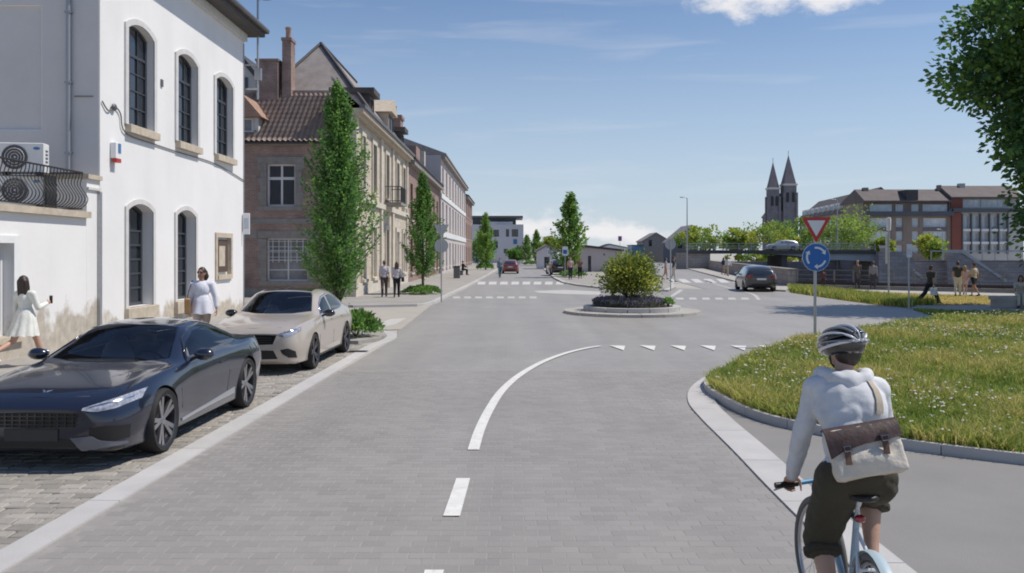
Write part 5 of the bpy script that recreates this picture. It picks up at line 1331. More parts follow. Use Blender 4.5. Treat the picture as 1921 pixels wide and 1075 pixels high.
bank_tree(1500, 412, 470, 90, 146, 'mid-green tree half hidden behind the give-way sign', 84, [M['leaf_spring2'], M['leaf_spring'], M['leaf_spring2']])
bank_tree(1590, 394, 474, 90, 140, 'tall spring green tree at the right end of the bridge by the apartments', 85, [M['leaf_spring2'], M['leaf_spring'], M['leaf_spring']])
bank_tree(1655, 450, 478, 34, 136, 'small round bright green tree on the quay terrace', 86)
bank_tree(1746, 443, 482, 46, 136, 'conical bright green garden tree on the quay terrace below the apartments', 87)
bank_tree(1425, 473, 506, 150, 138, 'olive green bushes under the bridge on the far bank', 88, SPR)
bank_tree(1560, 480, 505, 60, 138, 'olive bush in the shade under the bridge girder', 89, [M['leaf_big'], M['leaf_big2'], M['leaf_spring2']])
bank_tree(905, 440, 500, 40, 170, 'dark tree behind the columnar tree at the left of the far street', 90, CM)
bank_tree(1030, 447, 472, 50, 180, 'autumn yellow-green tree behind the far garage roof', 91, [M['leaf_yel'], M['leaf_olive'], M['leaf_spring']])
bank_tree(968, 465, 503, 26, 185, 'small bush in front of the white modern block', 92, CM)
# ================================================================== cars
M['car_black'] = mat('midnight_blue_black_paint', (0.010, 0.013, 0.028), 0.22, metal=0.0, coat=1.0)
M['car_tan'] = mat('champagne_beige_paint', (0.50, 0.437, 0.375), 0.34, metal=0.25, coat=0.8)
M['car_grey'] = mat('anthracite_paint', (0.060, 0.058, 0.064), 0.32, metal=0.4, coat=1.0)
M['car_red'] = mat('dull_red_paint', (0.26, 0.085, 0.095), 0.4, metal=0.2, coat=0.6)
M['car_silver'] = mat('silver_paint', (0.42, 0.43, 0.45), 0.35, metal=0.5, coat=0.7)
M['car_glass'] = mat('tinted_car_glass', (0.030, 0.036, 0.047), 0.03, spec=0.8, coat=0.5)
M['car_glass_side'] = mat('side_car_glass', (0.10, 0.12, 0.14), 0.03, spec=1.0, coat=1.0)
M['chrome'] = mat('chrome', (0.72, 0.72, 0.74), 0.12, metal=1.0)
M['rim'] = mat('alloy_rim', (0.40, 0.40, 0.42), 0.28, metal=0.9)
M['rim_dark'] = mat('dark_alloy', (0.11, 0.11, 0.12), 0.3, metal=0.8)
M['lamp'] = mat('headlamp_glass', (0.30, 0.31, 0.36), 0.08, spec=0.9, coat=1.0, var=0.5, vscale=22)
M['tail'] = mat('tail_lamp', (0.30, 0.010, 0.010), 0.12, coat=1.0)
M['plate'] = mat('plate_holder', (0.045, 0.038, 0.036), 0.5)
M['blade'] = mat('satin_blue_grey_trim', (.16, .17, .21), .3, metal=.6, coat=.5)
M['gloss_black'] = mat('gloss_black', (0.010, 0.010, 0.012), 0.12, coat=1.0)

def wheel_meshes(r, width, spokes, twin, rm):
    n = 36; mb = MB(); w2 = width / 2; ri = r * .79
    mb.lathe([(ri, -w2 * .9), (r * .93, -w2), (r * .99, -w2 * .7), (r, 0), (r * .99, w2 * .7), (r * .93, w2), (ri, w2 * .9), (ri, -w2 * .9)], n, 'y'); tyre = mb.mesh('tyre', M['rubber'], True, 50)
    mb = MB(); mb.lathe([(ri * 1.005, -w2 * .85), (ri * 1.02, -w2 * .92), (ri * .97, -w2 * .8), (ri * .93, 0.02), (ri * .96, w2 * .8), (ri * 1.02, w2 * .92), (ri * 1.005, w2 * .85)], n, 'y')
    mb.lathe([(0.001, 0.0), (ri * .95, 0.0)], n, 'y'); rim = mb.mesh('rim', M['rim_dark'] , True, 40)
    mb = MB()
    for k in range(spokes):
        for s in ((-1, 1) if twin else (0,)):
            a = 2 * math.pi * k / spokes + s * .105 * (5 / spokes); a2 = 2 * math.pi * k / spokes + s * .17 * (5 / spokes)
            p0 = Vector((math.cos(a) * r * .10, w2 * .62, math.sin(a) * r * .10)); p1 = Vector((math.cos(a2) * ri * .99, w2 * .80, math.sin(a2) * ri * .99))
            d = (p1 - p0).normalized(); t = Vector((-d.z, 0, d.x)).normalized(); wd0, wd1 = r * .055, r * .075
            q = [p0 + t * wd0, p0 - t * wd0, p1 - t * wd1, p1 + t * wd1]; dn = Vector((0, -.03, 0))
            mb.add([*q, *[x + dn for x in q]], [(0, 1, 2, 3), (7, 6, 5, 4), (0, 4, 5, 1), (1, 5, 6, 2), (2, 6, 7, 3), (3, 7, 4, 0)])
    mb.lathe([(0.001, w2 * .72), (r * .13, w2 * .68), (r * .15, w2 * .55), (r * .15, w2 * .3)], 14, 'y')
    return tyre, rim, mb.mesh('wheel', rm)

def section(row):
    zs, ws, wm, zm, wb, zb, wr_, zr, zc = row
    k = [(0, zs), (ws * .7, zs), (ws * .97, zs + .015), (ws + (wm - ws) * .3, zs + .10), (wm, zm), (wm * .55 + wb * .45 + .012, zm * .42 + zb * .58), (wb, zb), (wr_ * .45 + wb * .55 + .012, zr * .5 + zb * .5), (wr_, zr), (wr_ * .55, zr * .30 + zc * .70 + .004), (0, zc)]
    return spline(k, 3)
def glass_mat(name, tint, ior=1.5):
    m = bpy.data.materials.new(name); m.use_nodes = True; t = m.node_tree; t.nodes.clear(); n, l = t.nodes.new, t.links.new
    o = n('ShaderNodeOutputMaterial'); mx = n('ShaderNodeMixShader'); tr = n('ShaderNodeBsdfTransparent'); gl = n('ShaderNodeBsdfGlossy'); fr = n('ShaderNodeFresnel')
    tr.inputs['Color'].default_value = (*tint, 1); gl.inputs['Roughness'].default_value = 0.02; fr.inputs['IOR'].default_value = ior
    l(fr.outputs[0], mx.inputs[0]); l(tr.outputs[0], mx.inputs[1]); l(gl.outputs[0], mx.inputs[2]); l(mx.outputs[0], o.inputs['Surface']); return m
M['screen_glass'] = glass_mat('windscreen_glass', (.84, .88, .91), 1.75); M['door_glass'] = glass_mat('door_glass', (.84, .88, .91), 1.8)
M['cabin'] = mat('dark_cabin_trim', (.14, .14, .15), .8); M['seat'] = mat('grey_seat_cover', (.36, .34, .33), .8)
def cabin(t, x_dash, x_seat, x_rear, hw):
    def soft(name, m, *ells):
        mb = MB()
        for c_, r_ in ells: mb.ell(c_, r_, 12, 8)
        return melt(mb, .03, M[m], name, t, 4)
    part('dashboard', 'cabin', t, (x_dash - .30, x_dash, -hw, hw, .60, .86), ch=.05)
    for s in (1, -1):
        soft('front_seat', 'seat', ((x_seat, s * .36, .56), (.26, .24, .10)), ((x_seat - .25, s * .36, .80), (.10, .23, .30)), ((x_seat - .30, s * .36, 1.07), (.06, .12, .08)))
    soft('rear_seat', 'seat', ((x_rear, 0, .60), (.22, hw * .9, .12)), ((x_rear - .18, 0, .82), (.10, hw * .85, .20)))
    mb = MB(); mb.tube([(x_dash - .38 + .06 * math.sin(a), .36 + .18 * math.cos(a), .84 + .17 * math.sin(a)) for a in np.linspace(0, 2 * math.pi, 24, endpoint=False)], .016, 6, close=True); mb.tube([(x_dash - .38, .36, .84), (x_dash - .25, .36, .78)], .04, 8); mb.build('steering_wheel', M['black'], t, True)
def car(label, loc, rz, st, paint, spec, detail=True, group=None, openings=None, inner=None):
    """st: stations along x from the tail to the nose; the front looks to +x"""
    t = thing('car', label, 'car', loc, rz, group)
    x0, x1 = st[0][0], st[-1][0]
    ts = np.concatenate([np.linspace(x0, x0 + .4, 9)[:-1], np.linspace(x0 + .4, x1 - .45, 44), np.linspace(x1 - .45, x1, 12)[1:]]) if detail else np.linspace(x0, x1, 30)
    rows = crom(st, ts); secs = [section(r) for r in rows]
    m = len(secs[0]); mb = MB(); v = []; f = []
    for x, s in zip(ts, secs):
        v += [(x, -q[0], q[1]) for q in s] + [(x, q[0], q[1]) for q in s[1:-1][::-1]]
    n = 2 * m - 2
    mb.loft([v[i * n:(i + 1) * n] for i in range(len(ts))])
    wheels = [(spec['fa'], 1), (spec['fa'], -1), (spec['ra'], 1), (spec['ra'], -1)]
    body = mb.mesh('body', [M[paint], M['black']], True)
    bvh = BVHTree.FromPolygons([tuple(p) for p in mb.v], mb.f)
    cutter = MB(); ra = spec['r'] * 1.085
    for ax, s in wheels:
        prof = [(0.001, s * (spec['tr'] - .34)), (ra, s * (spec['tr'] - .34)), (ra, s * (spec['tr'] + .45)), (0.001, s * (spec['tr'] + .45))]
        c2 = MB(); c2.lathe(prof, 32, 'y', (ax, 0, spec['r'] * 1.0)); cutter.add(c2.v, c2.f)
    body = cut(body, cutter.mesh('c'))
    if openings:
        ib = MB(); rings = []
        for x in np.linspace(inner[0], inner[1], 26):
            r_ = crom(st, [x])[0]; sc_ = section(r_); lim = .57 if x < inner[2] else 9
            h_ = [(min(q[0] * .93, lim), max(q[1] - .035, .46)) for q in sc_]
            rings.append([(x, -q[0], q[1]) for q in h_] + [(x, q[0], q[1]) for q in h_[1:-1][::-1]])
        ib.loft(rings); me2 = ib.mesh('c'); bm = bmesh.new(); bm.from_mesh(me2); bmesh.ops.remove_doubles(bm, verts=bm.verts, dist=.0008); bmesh.ops.recalc_face_normals(bm, faces=bm.faces); bm.to_mesh(me2); bm.free()
        body = cut(body, me2)
        ob = MB()
        for kind, top, bot in openings:
            pl = [Vector(q) for q in top] + [Vector(q) for q in bot[::-1]]; ce = sum(pl, Vector((0, 0))) / len(pl); pl = [tuple(ce + (q - ce) * .965) for q in pl]
            if kind == 'side':
                for s in (1, -1): ob.prism_y(pl, *sorted((s * .40, s * 1.3)))
            else: ob.prism(pl, .90, 2.0)
        body = cut(body, ob.mesh('c'))
    body.name = 'body'
    body.materials.clear(); body.materials.append(M[paint]); body.materials.append(M['black']); body.materials.append(M['cabin'])
    for p in body.polygons:
        c = p.center; p.material_index = 0
        for ax, s in wheels:
            if math.hypot(c.x - ax, c.z - spec['r']) < ra * 1.002 and c.y * s > spec['tr'] - .36 and c.z < spec['r'] + ra * 1.01:
                d = Vector((c.x - ax, 0, c.z - spec['r']))
                if p.normal.dot(d) < -0.5 * d.length or abs(p.normal.y) > .95 and d.length < ra * .98: p.material_index = 1
        if p.normal.z < -.9 and c.z < .35: p.material_index = 1
        if openings:
            h_ = bvh.find_nearest(c)
            if h_[3] is not None and h_[3] > .010 and p.material_index == 0: p.material_index = 2
    body.polygons.foreach_set('use_smooth', [True] * len(body.polygons)); body.set_sharp_from_angle(angle=R(38))
    bo = link('body', body, t)
    def proj(kind, a, b, side):
        if kind == 'side': o, d = Vector((a, side * 3, b)), Vector((0, -side, 0))
        elif kind == 'front': o, d = Vector((4, a, b)), Vector((-1, 0, 0))
        elif kind == 'rear': o, d = Vector((-4, a, b)), Vector((1, 0, 0))
        else: o, d = Vector((a, b, 4)), Vector((0, 0, -1))
        h = bvh.ray_cast(o, d)
        return (h[0], h[1]) if h[0] is not None else (None, None)
    def patch(name, m, kind, top, bot, side=1, off=.006, nu=14, nv=6, parent=None, thick=.012):
        """panel that follows the body between an upper and a lower outline"""
        tp, bt = np.array(top, float), np.array(bot, float)
        def samp(c, u):
            l = np.r_[0, np.cumsum(np.linalg.norm(np.diff(c, axis=0), axis=1))]; l /= l[-1]
            return np.array([np.interp(u, l, c[:, 0]), np.interp(u, l, c[:, 1])])
        vs, us = [], []
        last = None
        for j in range(nv + 1):
            for i in range(nu + 1):
                a, b = samp(tp, i / nu) * (1 - j / nv) + samp(bt, i / nu) * (j / nv)
                p_, n_ = proj(kind, a, b, side)
                if p_ is None:
                    p_, n_ = last if last else (Vector((0, 0, .5)), Vector((0, 0, 1)))
                if (kind == 'side' and n_.y * side < 0) or (kind == 'front' and n_.x < 0) or (kind == 'rear' and n_.x > 0) or (kind == 'top' and n_.z < 0): n_ = -n_
                last = (p_, n_); vs.append(p_ + n_ * off); us.append(p_ - n_ * thick)
        k = nu + 1; q = len(vs); fs = []
        for j in range(nv):
            for i in range(nu):
                a = j * k + i; fs.append((a, a + 1, a + k + 1, a + k))
        edge = [i for i in range(k)] + [j * k + nu for j in range(1, nv + 1)] + [nv * k + i for i in range(nu - 1, -1, -1)] + [j * k for j in range(nv - 1, 0, -1)]
        for a, b in zip(edge, edge[1:] + edge[:1]): fs.append((a, b, q + b, q + a))
        pm = MB(); pm.add(vs + us, fs)
        return pm.build(name, M[m], parent or t, True, 40)
    tyre, rim, wh = wheel_meshes(spec['r'], .235, spec['spokes'], spec.get('twin', True), M[spec.get('rim', 'rim')])
    for ax, s in wheels:
        o = link('wheel', wh, t, (ax, s * (spec['tr'] - .10), spec['r']), 0.0 if s > 0 else math.pi)
        if spec.get('steer') and ax > 0: o.rotation_euler.z += spec['steer']
        link('tyre', tyre, o); link('rim', rim, o)
    return t, patch, proj
def line3(t, proj, pts, kind, side, r, m, name, off=0.0):
    q = []
    for a, b in pts:
        p_, n_ = proj(kind, a, b, side)
        if p_ is not None: q.append(p_)
    mb = MB(); mb.tube(q, r, 6); return mb.build(name, M[m], t, True)
def mirror(t, x, y, z, s, paint):
    mb = MB(); mb.ell((x, s * (y + .12), z), (.085, .125, .075), 12, 8); o = mb.build('door_mirror', M[paint], t, True)
    mb = MB(); mb.tube([(x + .04, s * (y - .08), z - .09), (x, s * (y + .06), z - .02)], .022, 6); mb.build('mirror_arm', M['black'], o)
    mb = MB(); mb.ell((x - .075, s * (y + .12), z), (.015, .10, .058), 12, 8); mb.build('mirror_glass', M['chrome'], o, True)

# ---- dark coupe in front
ST1 = [(-2.31, .36, .60, .74, .62, .63, .86, .46, .89, .90), (-2.22, .26, .76, .87, .62, .73, .93, .52, .965, .985), (-1.92, .18, .88, .955, .62, .84, .965, .60, .995, 1.03), (-1.5, .165, .91, .975, .62, .895, .945, .555, 1.06, 1.165), (-1.0, .16, .915, .955, .60, .90, .915, .545, 1.215, 1.295),
       (-.5, .16, .915, .94, .58, .895, .90, .57, 1.27, 1.34), (-.05, .16, .915, .935, .58, .89, .89, .60, 1.235, 1.305), (.40, .16, .915, .935, .58, .885, .885, .67, 1.06, 1.115), (.80, .16, .915, .945, .58, .88, .875, .72, .91, .925), (1.37, .16, .91, .968, .56, .87, .835, .66, .865, .872),
       (1.85, .165, .87, .935, .52, .83, .765, .63, .80, .81), (2.08, .17, .80, .86, .48, .76, .70, .58, .735, .745), (2.20, .19, .68, .76, .46, .68, .645, .52, .675, .685), (2.27, .24, .52, .62, .45, .56, .60, .42, .62, .625)]
SP1 = dict(fa=1.37, ra=-1.37, r=.352, tr=.955, spokes=5, twin=True, rim='rim', steer=0.0)
WS1 = [(-.03, -.52), (.02, 0), (-.03, .52)], [(.66, -.70), (.82, -.35), (.84, 0), (.82, .35), (.66, .70)]
RW1 = [(-1.05, -.46), (-1.02, 0), (-1.05, .46)], [(-1.72, -.52), (-1.80, 0), (-1.72, .52)]
SW1 = [(.50, .935), (.22, 1.10), (-.10, 1.20), (-.50, 1.225), (-.92, 1.15), (-1.22, 1.02)], [(.50, .925), (.1, .925), (-.5, .945), (-1.0, .965), (-1.22, .995)]
BC = (-4.74, 10.78, 0.012)
t, patch, proj = car('dark blue-black sports coupe parked nose first on the cobbled parking strip', BC, -math.pi / 2 - R(1.3), ST1, 'car_black', SP1, openings=[('top', WS1[0], WS1[1]), ('top', RW1[0], RW1[1]), ('side', SW1[0], SW1[1])], inner=(-1.85, .86, -.92))
cabin(t, .80, .02, -.78, .62)
patch('windscreen', 'screen_glass', 'top', *WS1, off=.004, nu=20, nv=10)
patch('rear_window', 'screen_glass', 'top', *RW1, off=.004)
for s in (1, -1):
    patch('side_window', 'door_glass', 'side', *SW1, s, .004, 22, 5)
    line3(t, proj, [(.58, .90), (.22, 1.135), (-.10, 1.235), (-.5, 1.262), (-.95, 1.18), (-1.35, 1.02)], 'side', s, .014, 'gloss_black', 'window_trim')
    mirror(t, .42, .90, .965, s, 'car_black')
    hl = patch('headlight', 'lamp', 'front', [(s * .50, .635), (s * .62, .672), (s * .76, .715), (s * .885, .76)], [(s * .50, .615), (s * .64, .600), (s * .78, .62), (s * .90, .675)], 1, .006, 14, 5)
    patch('headlight_bar', 'chrome', 'front', [(s * .56, .642), (s * .86, .712)], [(s * .56, .632), (s * .86, .700)], 1, .012, 8, 1, hl)
    patch('air_intake', 'black', 'front', [(s * .58, .445), (s * .72, .46), (s * .88, .44)], [(s * .58, .36), (s * .70, .29), (s * .86, .30)], 1, .004, 10, 5)
    patch('intake_blade', 'blade', 'front', [(s * .40, .345), (s * .60, .365), (s * .66, .315), (s * .84, .275)], [(s * .50, .235), (s * .60, .235), (s * .72, .245), (s * .84, .255)], 1, .03, 14, 4)
    patch('sill_trim', 'car_silver', 'side', [(.86, .275), (0, .315), (-.86, .37)], [(.86, .245), (0, .275), (-.86, .29)], s, .012, 16, 2)
    line3(t, proj, [(.86, .40), (.90, .62), (.84, .86)], 'side', s, .004, 'black', 'door_gap'); line3(t, proj, [(-.60, .36), (-.68, .62), (-.66, .90)], 'side', s, .004, 'black', 'door_gap')
    patch('door_handle', 'car_black', 'side', [(-.36, .775), (-.56, .785)], [(-.36, .755), (-.56, .765)], s, .014, 4, 2)
    patch('tail_light', 'tail', 'rear', [(s * .35, .83), (s * .72, .83)], [(s * .35, .78), (s * .72, .74)], 1, .006, 10, 2)
# grille: dark ground plus each bar
patch('grille', 'black', 'front', [(-.47, .590), (0, .598), (.47, .590)], [(-.44, .455), (0, .44), (.44, .455)], 1, .003, 18, 5)
for z_ in (.475, .515, .555): patch('grille_bar', 'gloss_black', 'front', [(-.46, z_ + .011), (0, z_ + .013), (.46, z_ + .011)], [(-.46, z_), (0, z_), (.46, z_)], 1, .016, 16, 1)
for k in range(12):
    y_ = -.418 + k * .076; patch('grille_slat', 'gloss_black', 'front', [(y_ - .009, .588), (y_ + .009, .588)], [(y_ - .009, .452), (y_ + .009, .452)], 1, .013, 1, 4)
patch('lower_intake', 'black', 'front', [(-.40, .335), (0, .34), (.40, .335)], [(-.46, .225), (0, .22), (.46, .225)], 1, .004, 16, 4)
patch('plate_holder', 'plate', 'front', [(-.27, .435), (.27, .435)], [(-.27, .315), (.27, .315)], 1, .02, 8, 3)
mb = MB()
for s in (1, -1):
    p0, n0 = proj('top', 2.02, s * .010, 1); p1, n1 = proj('top', 1.965, s * .070, 1); p2, n2 = proj('top', 2.05, s * .038, 1)
    mb.tube([p0 + n0 * .006, p1 + n1 * .006], [.016, .004], 5); mb.tube([p0 + n0 * .006, p2 + n2 * .006], [.013, .003], 5)
mb.build('emblem', M['chrome'], t)
for s in (1, -1): line3(t, proj, [(2.05, s * .56), (1.5, s * .60), (.95, s * .66)], 'top', 1, .004, 'black', 'bonnet_gap')
line3(t, proj, [(2.10, -.5), (2.13, 0), (2.10, .5)], 'top', 1, .004, 'black', 'bonnet_gap')

# ---- champagne saloon behind it
ST2 = [(-2.36, .38, .60, .72, .62, .64, .92, .50, .98, 1.00), (-2.25, .28, .72, .84, .62, .73, .99, .56, 1.05, 1.08), (-1.85, .20, .83, .895, .64, .80, .985, .62, 1.11, 1.17), (-1.35, .18, .86, .912, .64, .84, .975, .60, 1.27, 1.35), (-.8, .17, .87, .905, .62, .85, .965, .615, 1.375, 1.445),
       (-.3, .17, .87, .90, .60, .85, .955, .63, 1.40, 1.465), (.15, .17, .87, .90, .60, .85, .95, .635, 1.355, 1.425), (.60, .17, .87, .90, .60, .85, .945, .68, 1.16, 1.215), (1.02, .17, .87, .905, .60, .85, .94, .73, .995, 1.015), (1.38, .17, .865, .912, .58, .84, .925, .69, .965, .98),
       (1.85, .18, .83, .885, .54, .80, .885, .63, .915, .928), (2.12, .18, .77, .83, .50, .745, .83, .58, .86, .872), (2.26, .20, .68, .75, .48, .69, .775, .53, .805, .815), (2.33, .26, .55, .63, .47, .58, .73, .46, .745, .75)]
WS2 = [(.16, -.54), (.20, 0), (.16, .54)], [(.84, -.70), (1.00, -.35), (1.02, 0), (1.00, .35), (.84, .70)]
RW2 = [(-1.15, -.48), (-1.15, .48)], [(-1.75, -.54), (-1.75, .54)]
SW2 = [(.66, 1.00), (.42, 1.16), (.15, 1.27), (-.12, 1.31)], [(.66, .99), (.4, .985), (.1, .99), (-.16, .995)]
SW3 = [(-.20, 1.32), (-.5, 1.325), (-.85, 1.28), (-1.22, 1.17)], [(-.24, .995), (-.6, 1.0), (-1.0, 1.01), (-1.28, 1.05)]
SP2 = dict(fa=1.37, ra=-1.36, r=.335, tr=.905, spokes=5, twin=True, rim='rim_dark')
t, patch, proj = car('champagne beige saloon parked behind the dark coupe, below the columnar tree', (-4.60, 17.55, 0.012), -math.pi / 2 - R(1.4), ST2, 'car_tan', SP2, openings=[('top', WS2[0], WS2[1]), ('top', RW2[0], RW2[1]), ('side', SW2[0], SW2[1]), ('side', SW3[0], SW3[1])], inner=(-1.85, 1.02, -.93))
cabin(t, .98, .18, -.72, .60)
patch('windscreen', 'screen_glass', 'top', *WS2, off=.004, nu=20, nv=10)
patch('roof_panel', 'gloss_black', 'top', [(-.75, -.50), (-.75, .50)], [(.08, -.50), (.10, .50)], off=.003, nu=10, nv=8)
patch('rear_window', 'screen_glass', 'top', *RW2, off=.004)
for s in (1, -1):
    patch('side_window', 'door_glass', 'side', *SW2, s, .004, 12, 5)
    patch('side_window', 'door_glass', 'side', *SW3, s, .004, 12, 5)
    line3(t, proj, [(.72, .965), (.42, 1.18), (.15, 1.295), (-.3, 1.345), (-.85, 1.30), (-1.3, 1.16), (-1.5, 1.06)], 'side', s, .012, 'chrome', 'window_trim')
    mirror(t, .58, .86, 1.0, s, 'gloss_black')
    hl = patch('headlight', 'lamp', 'front', [(s * .48, .745), (s * .60, .79), (s * .72, .83), (s * .80, .86)], [(s * .50, .70), (s * .60, .685), (s * .72, .71), (s * .81, .78)], 1, .006, 12, 5)
    patch('headlight_bar', 'chrome', 'front', [(s * .53, .745), (s * .76, .82)], [(s * .53, .733), (s * .76, .807)], 1, .011, 8, 1, hl)
    patch('air_intake', 'black', 'front', [(s * .52, .46), (s * .66, .49), (s * .77, .43)], [(s * .56, .39), (s * .66, .32), (s * .78, .31)], 1, .004, 10, 5)
    line3(t, proj, [(.95, .36), (.96, .6), (.92, .92)], 'side', s, .004, 'black', 'door_gap'); line3(t, proj, [(-.16, .34), (-.2, .6), (-.2, .97)], 'side', s, .004, 'black', 'door_gap'); line3(t, proj, [(-1.0, .5), (-1.12, .7), (-1.14, 1.0)], 'side', s, .004, 'black', 'door_gap')
    for hx in (.02, -.88): patch('door_handle', 'car_tan', 'side', [(hx, .86), (hx - .2, .865)], [(hx, .835), (hx - .2, .84)], s, .016, 4, 2)
    patch('sill_trim', 'black', 'side', [(.95, .235), (-.95, .235)], [(.95, .20), (-.95, .20)], s, .008, 12, 1)
    patch('tail_light', 'tail', 'rear', [(s * .4, .90), (s * .74, .90)], [(s * .4, .83), (s * .74, .78)], 1, .006, 10, 2)
patch('grille', 'gloss_black', 'front', [(-.46, .725), (0, .735), (.46, .725)], [(-.39, .56), (0, .545), (.39, .56)], 1, .004, 16, 5)
for k in range(3):
    z_ = .585 + k * .042; patch('grille_bar', 'rim_dark', 'front', [(-.37, z_ + .008), (.37, z_ + .008)], [(-.37, z_), (.37, z_)], 1, .010, 12, 1)
patch('lower_intake', 'black', 'front', [(-.40, .45), (0, .455), (.40, .45)], [(-.48, .30), (0, .285), (.48, .30)], 1, .004, 14, 4)
p0, n0 = proj('front', 0, .64, 1); c = p0 + Vector((.022, 0, 0))
mb = MB(); mb.tube([(c.x, c.y + .085 * math.cos(a), c.z + .085 * math.sin(a)) for a in np.linspace(0, 2 * math.pi, 24, endpoint=False)], .011, 6, close=True)
for k in range(3):
    a = math.pi / 2 + k * 2 * math.pi / 3; mb.tube([c, c + Vector((0, .08 * math.cos(a), .08 * math.sin(a)))], [.016, .003], 5)
mb.build('emblem', M['chrome'], t)
line3(t, proj, [(2.18, -.5), (2.22, 0), (2.18, .5)], 'top', 1, .004, 'black', 'bonnet_gap')

# ---- anthracite hatchback leaving the roundabout, seen from behind
ST3 = [(-2.15, .42, .62, .74, .62, .70, .95, .60, 1.0, 1.02), (-2.08, .30, .74, .84, .62, .78, 1.0, .62, 1.12, 1.15), (-1.85, .22, .84, .89, .64, .82, 1.0, .60, 1.28, 1.34), (-1.3, .19, .86, .90, .64, .84, .985, .60, 1.40, 1.47), (-.6, .18, .87, .90, .62, .85, .965, .61, 1.44, 1.51),
       (0, .18, .87, .90, .60, .85, .95, .61, 1.42, 1.49), (.35, .18, .87, .90, .60, .85, .94, .64, 1.31, 1.37), (.85, .18, .87, .90, .60, .85, .93, .70, 1.03, 1.07), (1.1, .18, .87, .90, .60, .85, .92, .70, .97, .99), (1.7, .19, .83, .87, .56, .80, .85, .62, .88, .89), (2.0, .21, .72, .78, .52, .70, .75, .54, .77, .78), (2.13, .28, .54, .62, .50, .56, .66, .44, .68, .69)]
SP3 = dict(fa=1.30, ra=-1.30, r=.325, tr=.89, spokes=5, twin=False, rim='rim')
def hatch(label, loc, rz, paint, plate=True, sc=1.0):
    t, patch, proj = car(label, loc, rz, ST3, paint, SP3, False)
    patch('rear_window', 'car_glass', 'rear', [(-.50, 1.36), (0, 1.40), (.50, 1.36)], [(-.66, 1.04), (0, 1.02), (.66, 1.04)], 1, .006, 12, 5)
    patch('windscreen', 'car_glass', 'front', [(-.55, 1.40), (.55, 1.40)], [(-.72, 1.02), (.72, 1.02)], 1, .006, 12, 5)
    for s in (1, -1):
        patch('side_window', 'car_glass_side', 'side', [(.66, 1.02), (.3, 1.30), (-.05, 1.38)], [(.66, 1.0), (.3, 1.0), (-.05, 1.0)], s, .006, 10, 4)
        patch('side_window', 'car_glass_side', 'side', [(-.12, 1.385), (-.8, 1.37), (-1.5, 1.25)], [(-.12, 1.0), (-.8, 1.01), (-1.55, 1.06)], s, .006, 10, 4)
        patch('tail_light', 'tail', 'rear', [(s * .46, .93), (s * .76, .96)], [(s * .46, .82), (s * .80, .78)], 1, .008, 8, 3)
        patch('headlight', 'lamp', 'front', [(s * .46, .72), (s * .72, .78)], [(s * .46, .64), (s * .74, .66)], 1, .008, 8, 3)
        mirror(t, .68, .86, 1.02, s, paint)
    patch('number_plate', 'white', 'rear', [(-.26, .78), (.26, .78)], [(-.26, .68), (.26, .68)], 1, .012, 4, 2)
    patch('rear_bumper', 'black', 'rear', [(-.7, .48), (.7, .48)], [(-.66, .40), (.66, .40)], 1, .012, 8, 2)
    return t
hatch('dark anthracite hatchback driving away on the right arm of the roundabout', (14.35, 50.4, 0.0), math.pi / 2 - R(6), 'car_grey')
hatch('dull red hatchback driving away down the far street', (-.18, 93.5, 0.0), math.pi / 2, 'car_red')
hatch('dark car parked behind the low shrub planter of the far street', (4.45, 84, 0.105), math.pi / 2 + .1, 'car_black')
hatch('pale silver car crossing the bridge', (37.8, 119.5, 2.555), math.pi, 'car_silver')
# ================================================================== people
_cloth = {}
def cloth(c, rough=0.85):
    k = tuple(round(q, 3) for q in c)
    if k not in _cloth: _cloth[k] = mat('fabric', c, rough, var=0.10, vscale=9, bump=0.25, bscale=18)
    return _cloth[k]
M['skin'] = mat('skin', (0.50, 0.30, 0.215), 0.55, var=0.06, vscale=12); M['skin_tan'] = mat('tanned_skin', (0.38, 0.205, 0.135), 0.55, var=0.06, vscale=12)
M['hair_dark'] = mat('dark_brown_hair', (0.035, 0.022, 0.017), 0.5, var=0.4, vscale=40, stretch=(1, 1, .15)); M['hair_brown'] = mat('brown_hair', (0.085, 0.045, 0.028), 0.5, var=0.4, vscale=40, stretch=(1, 1, .15)); M['hair_blond'] = mat('fair_hair', (0.36, 0.23, 0.10), 0.5, var=0.3, vscale=40, stretch=(1, 1, .15))
HAIR = {'dark': 'hair_dark', 'brown': 'hair_brown', 'blond': 'hair_blond'}
def V3(*a): return Vector(a)
def basis(xd, zd):
    z = Vector(zd).normalized(); x = Vector(xd); x = (x - z * x.dot(z)).normalized(); y = z.cross(x)
    return Matrix((x, y, z)).transposed()
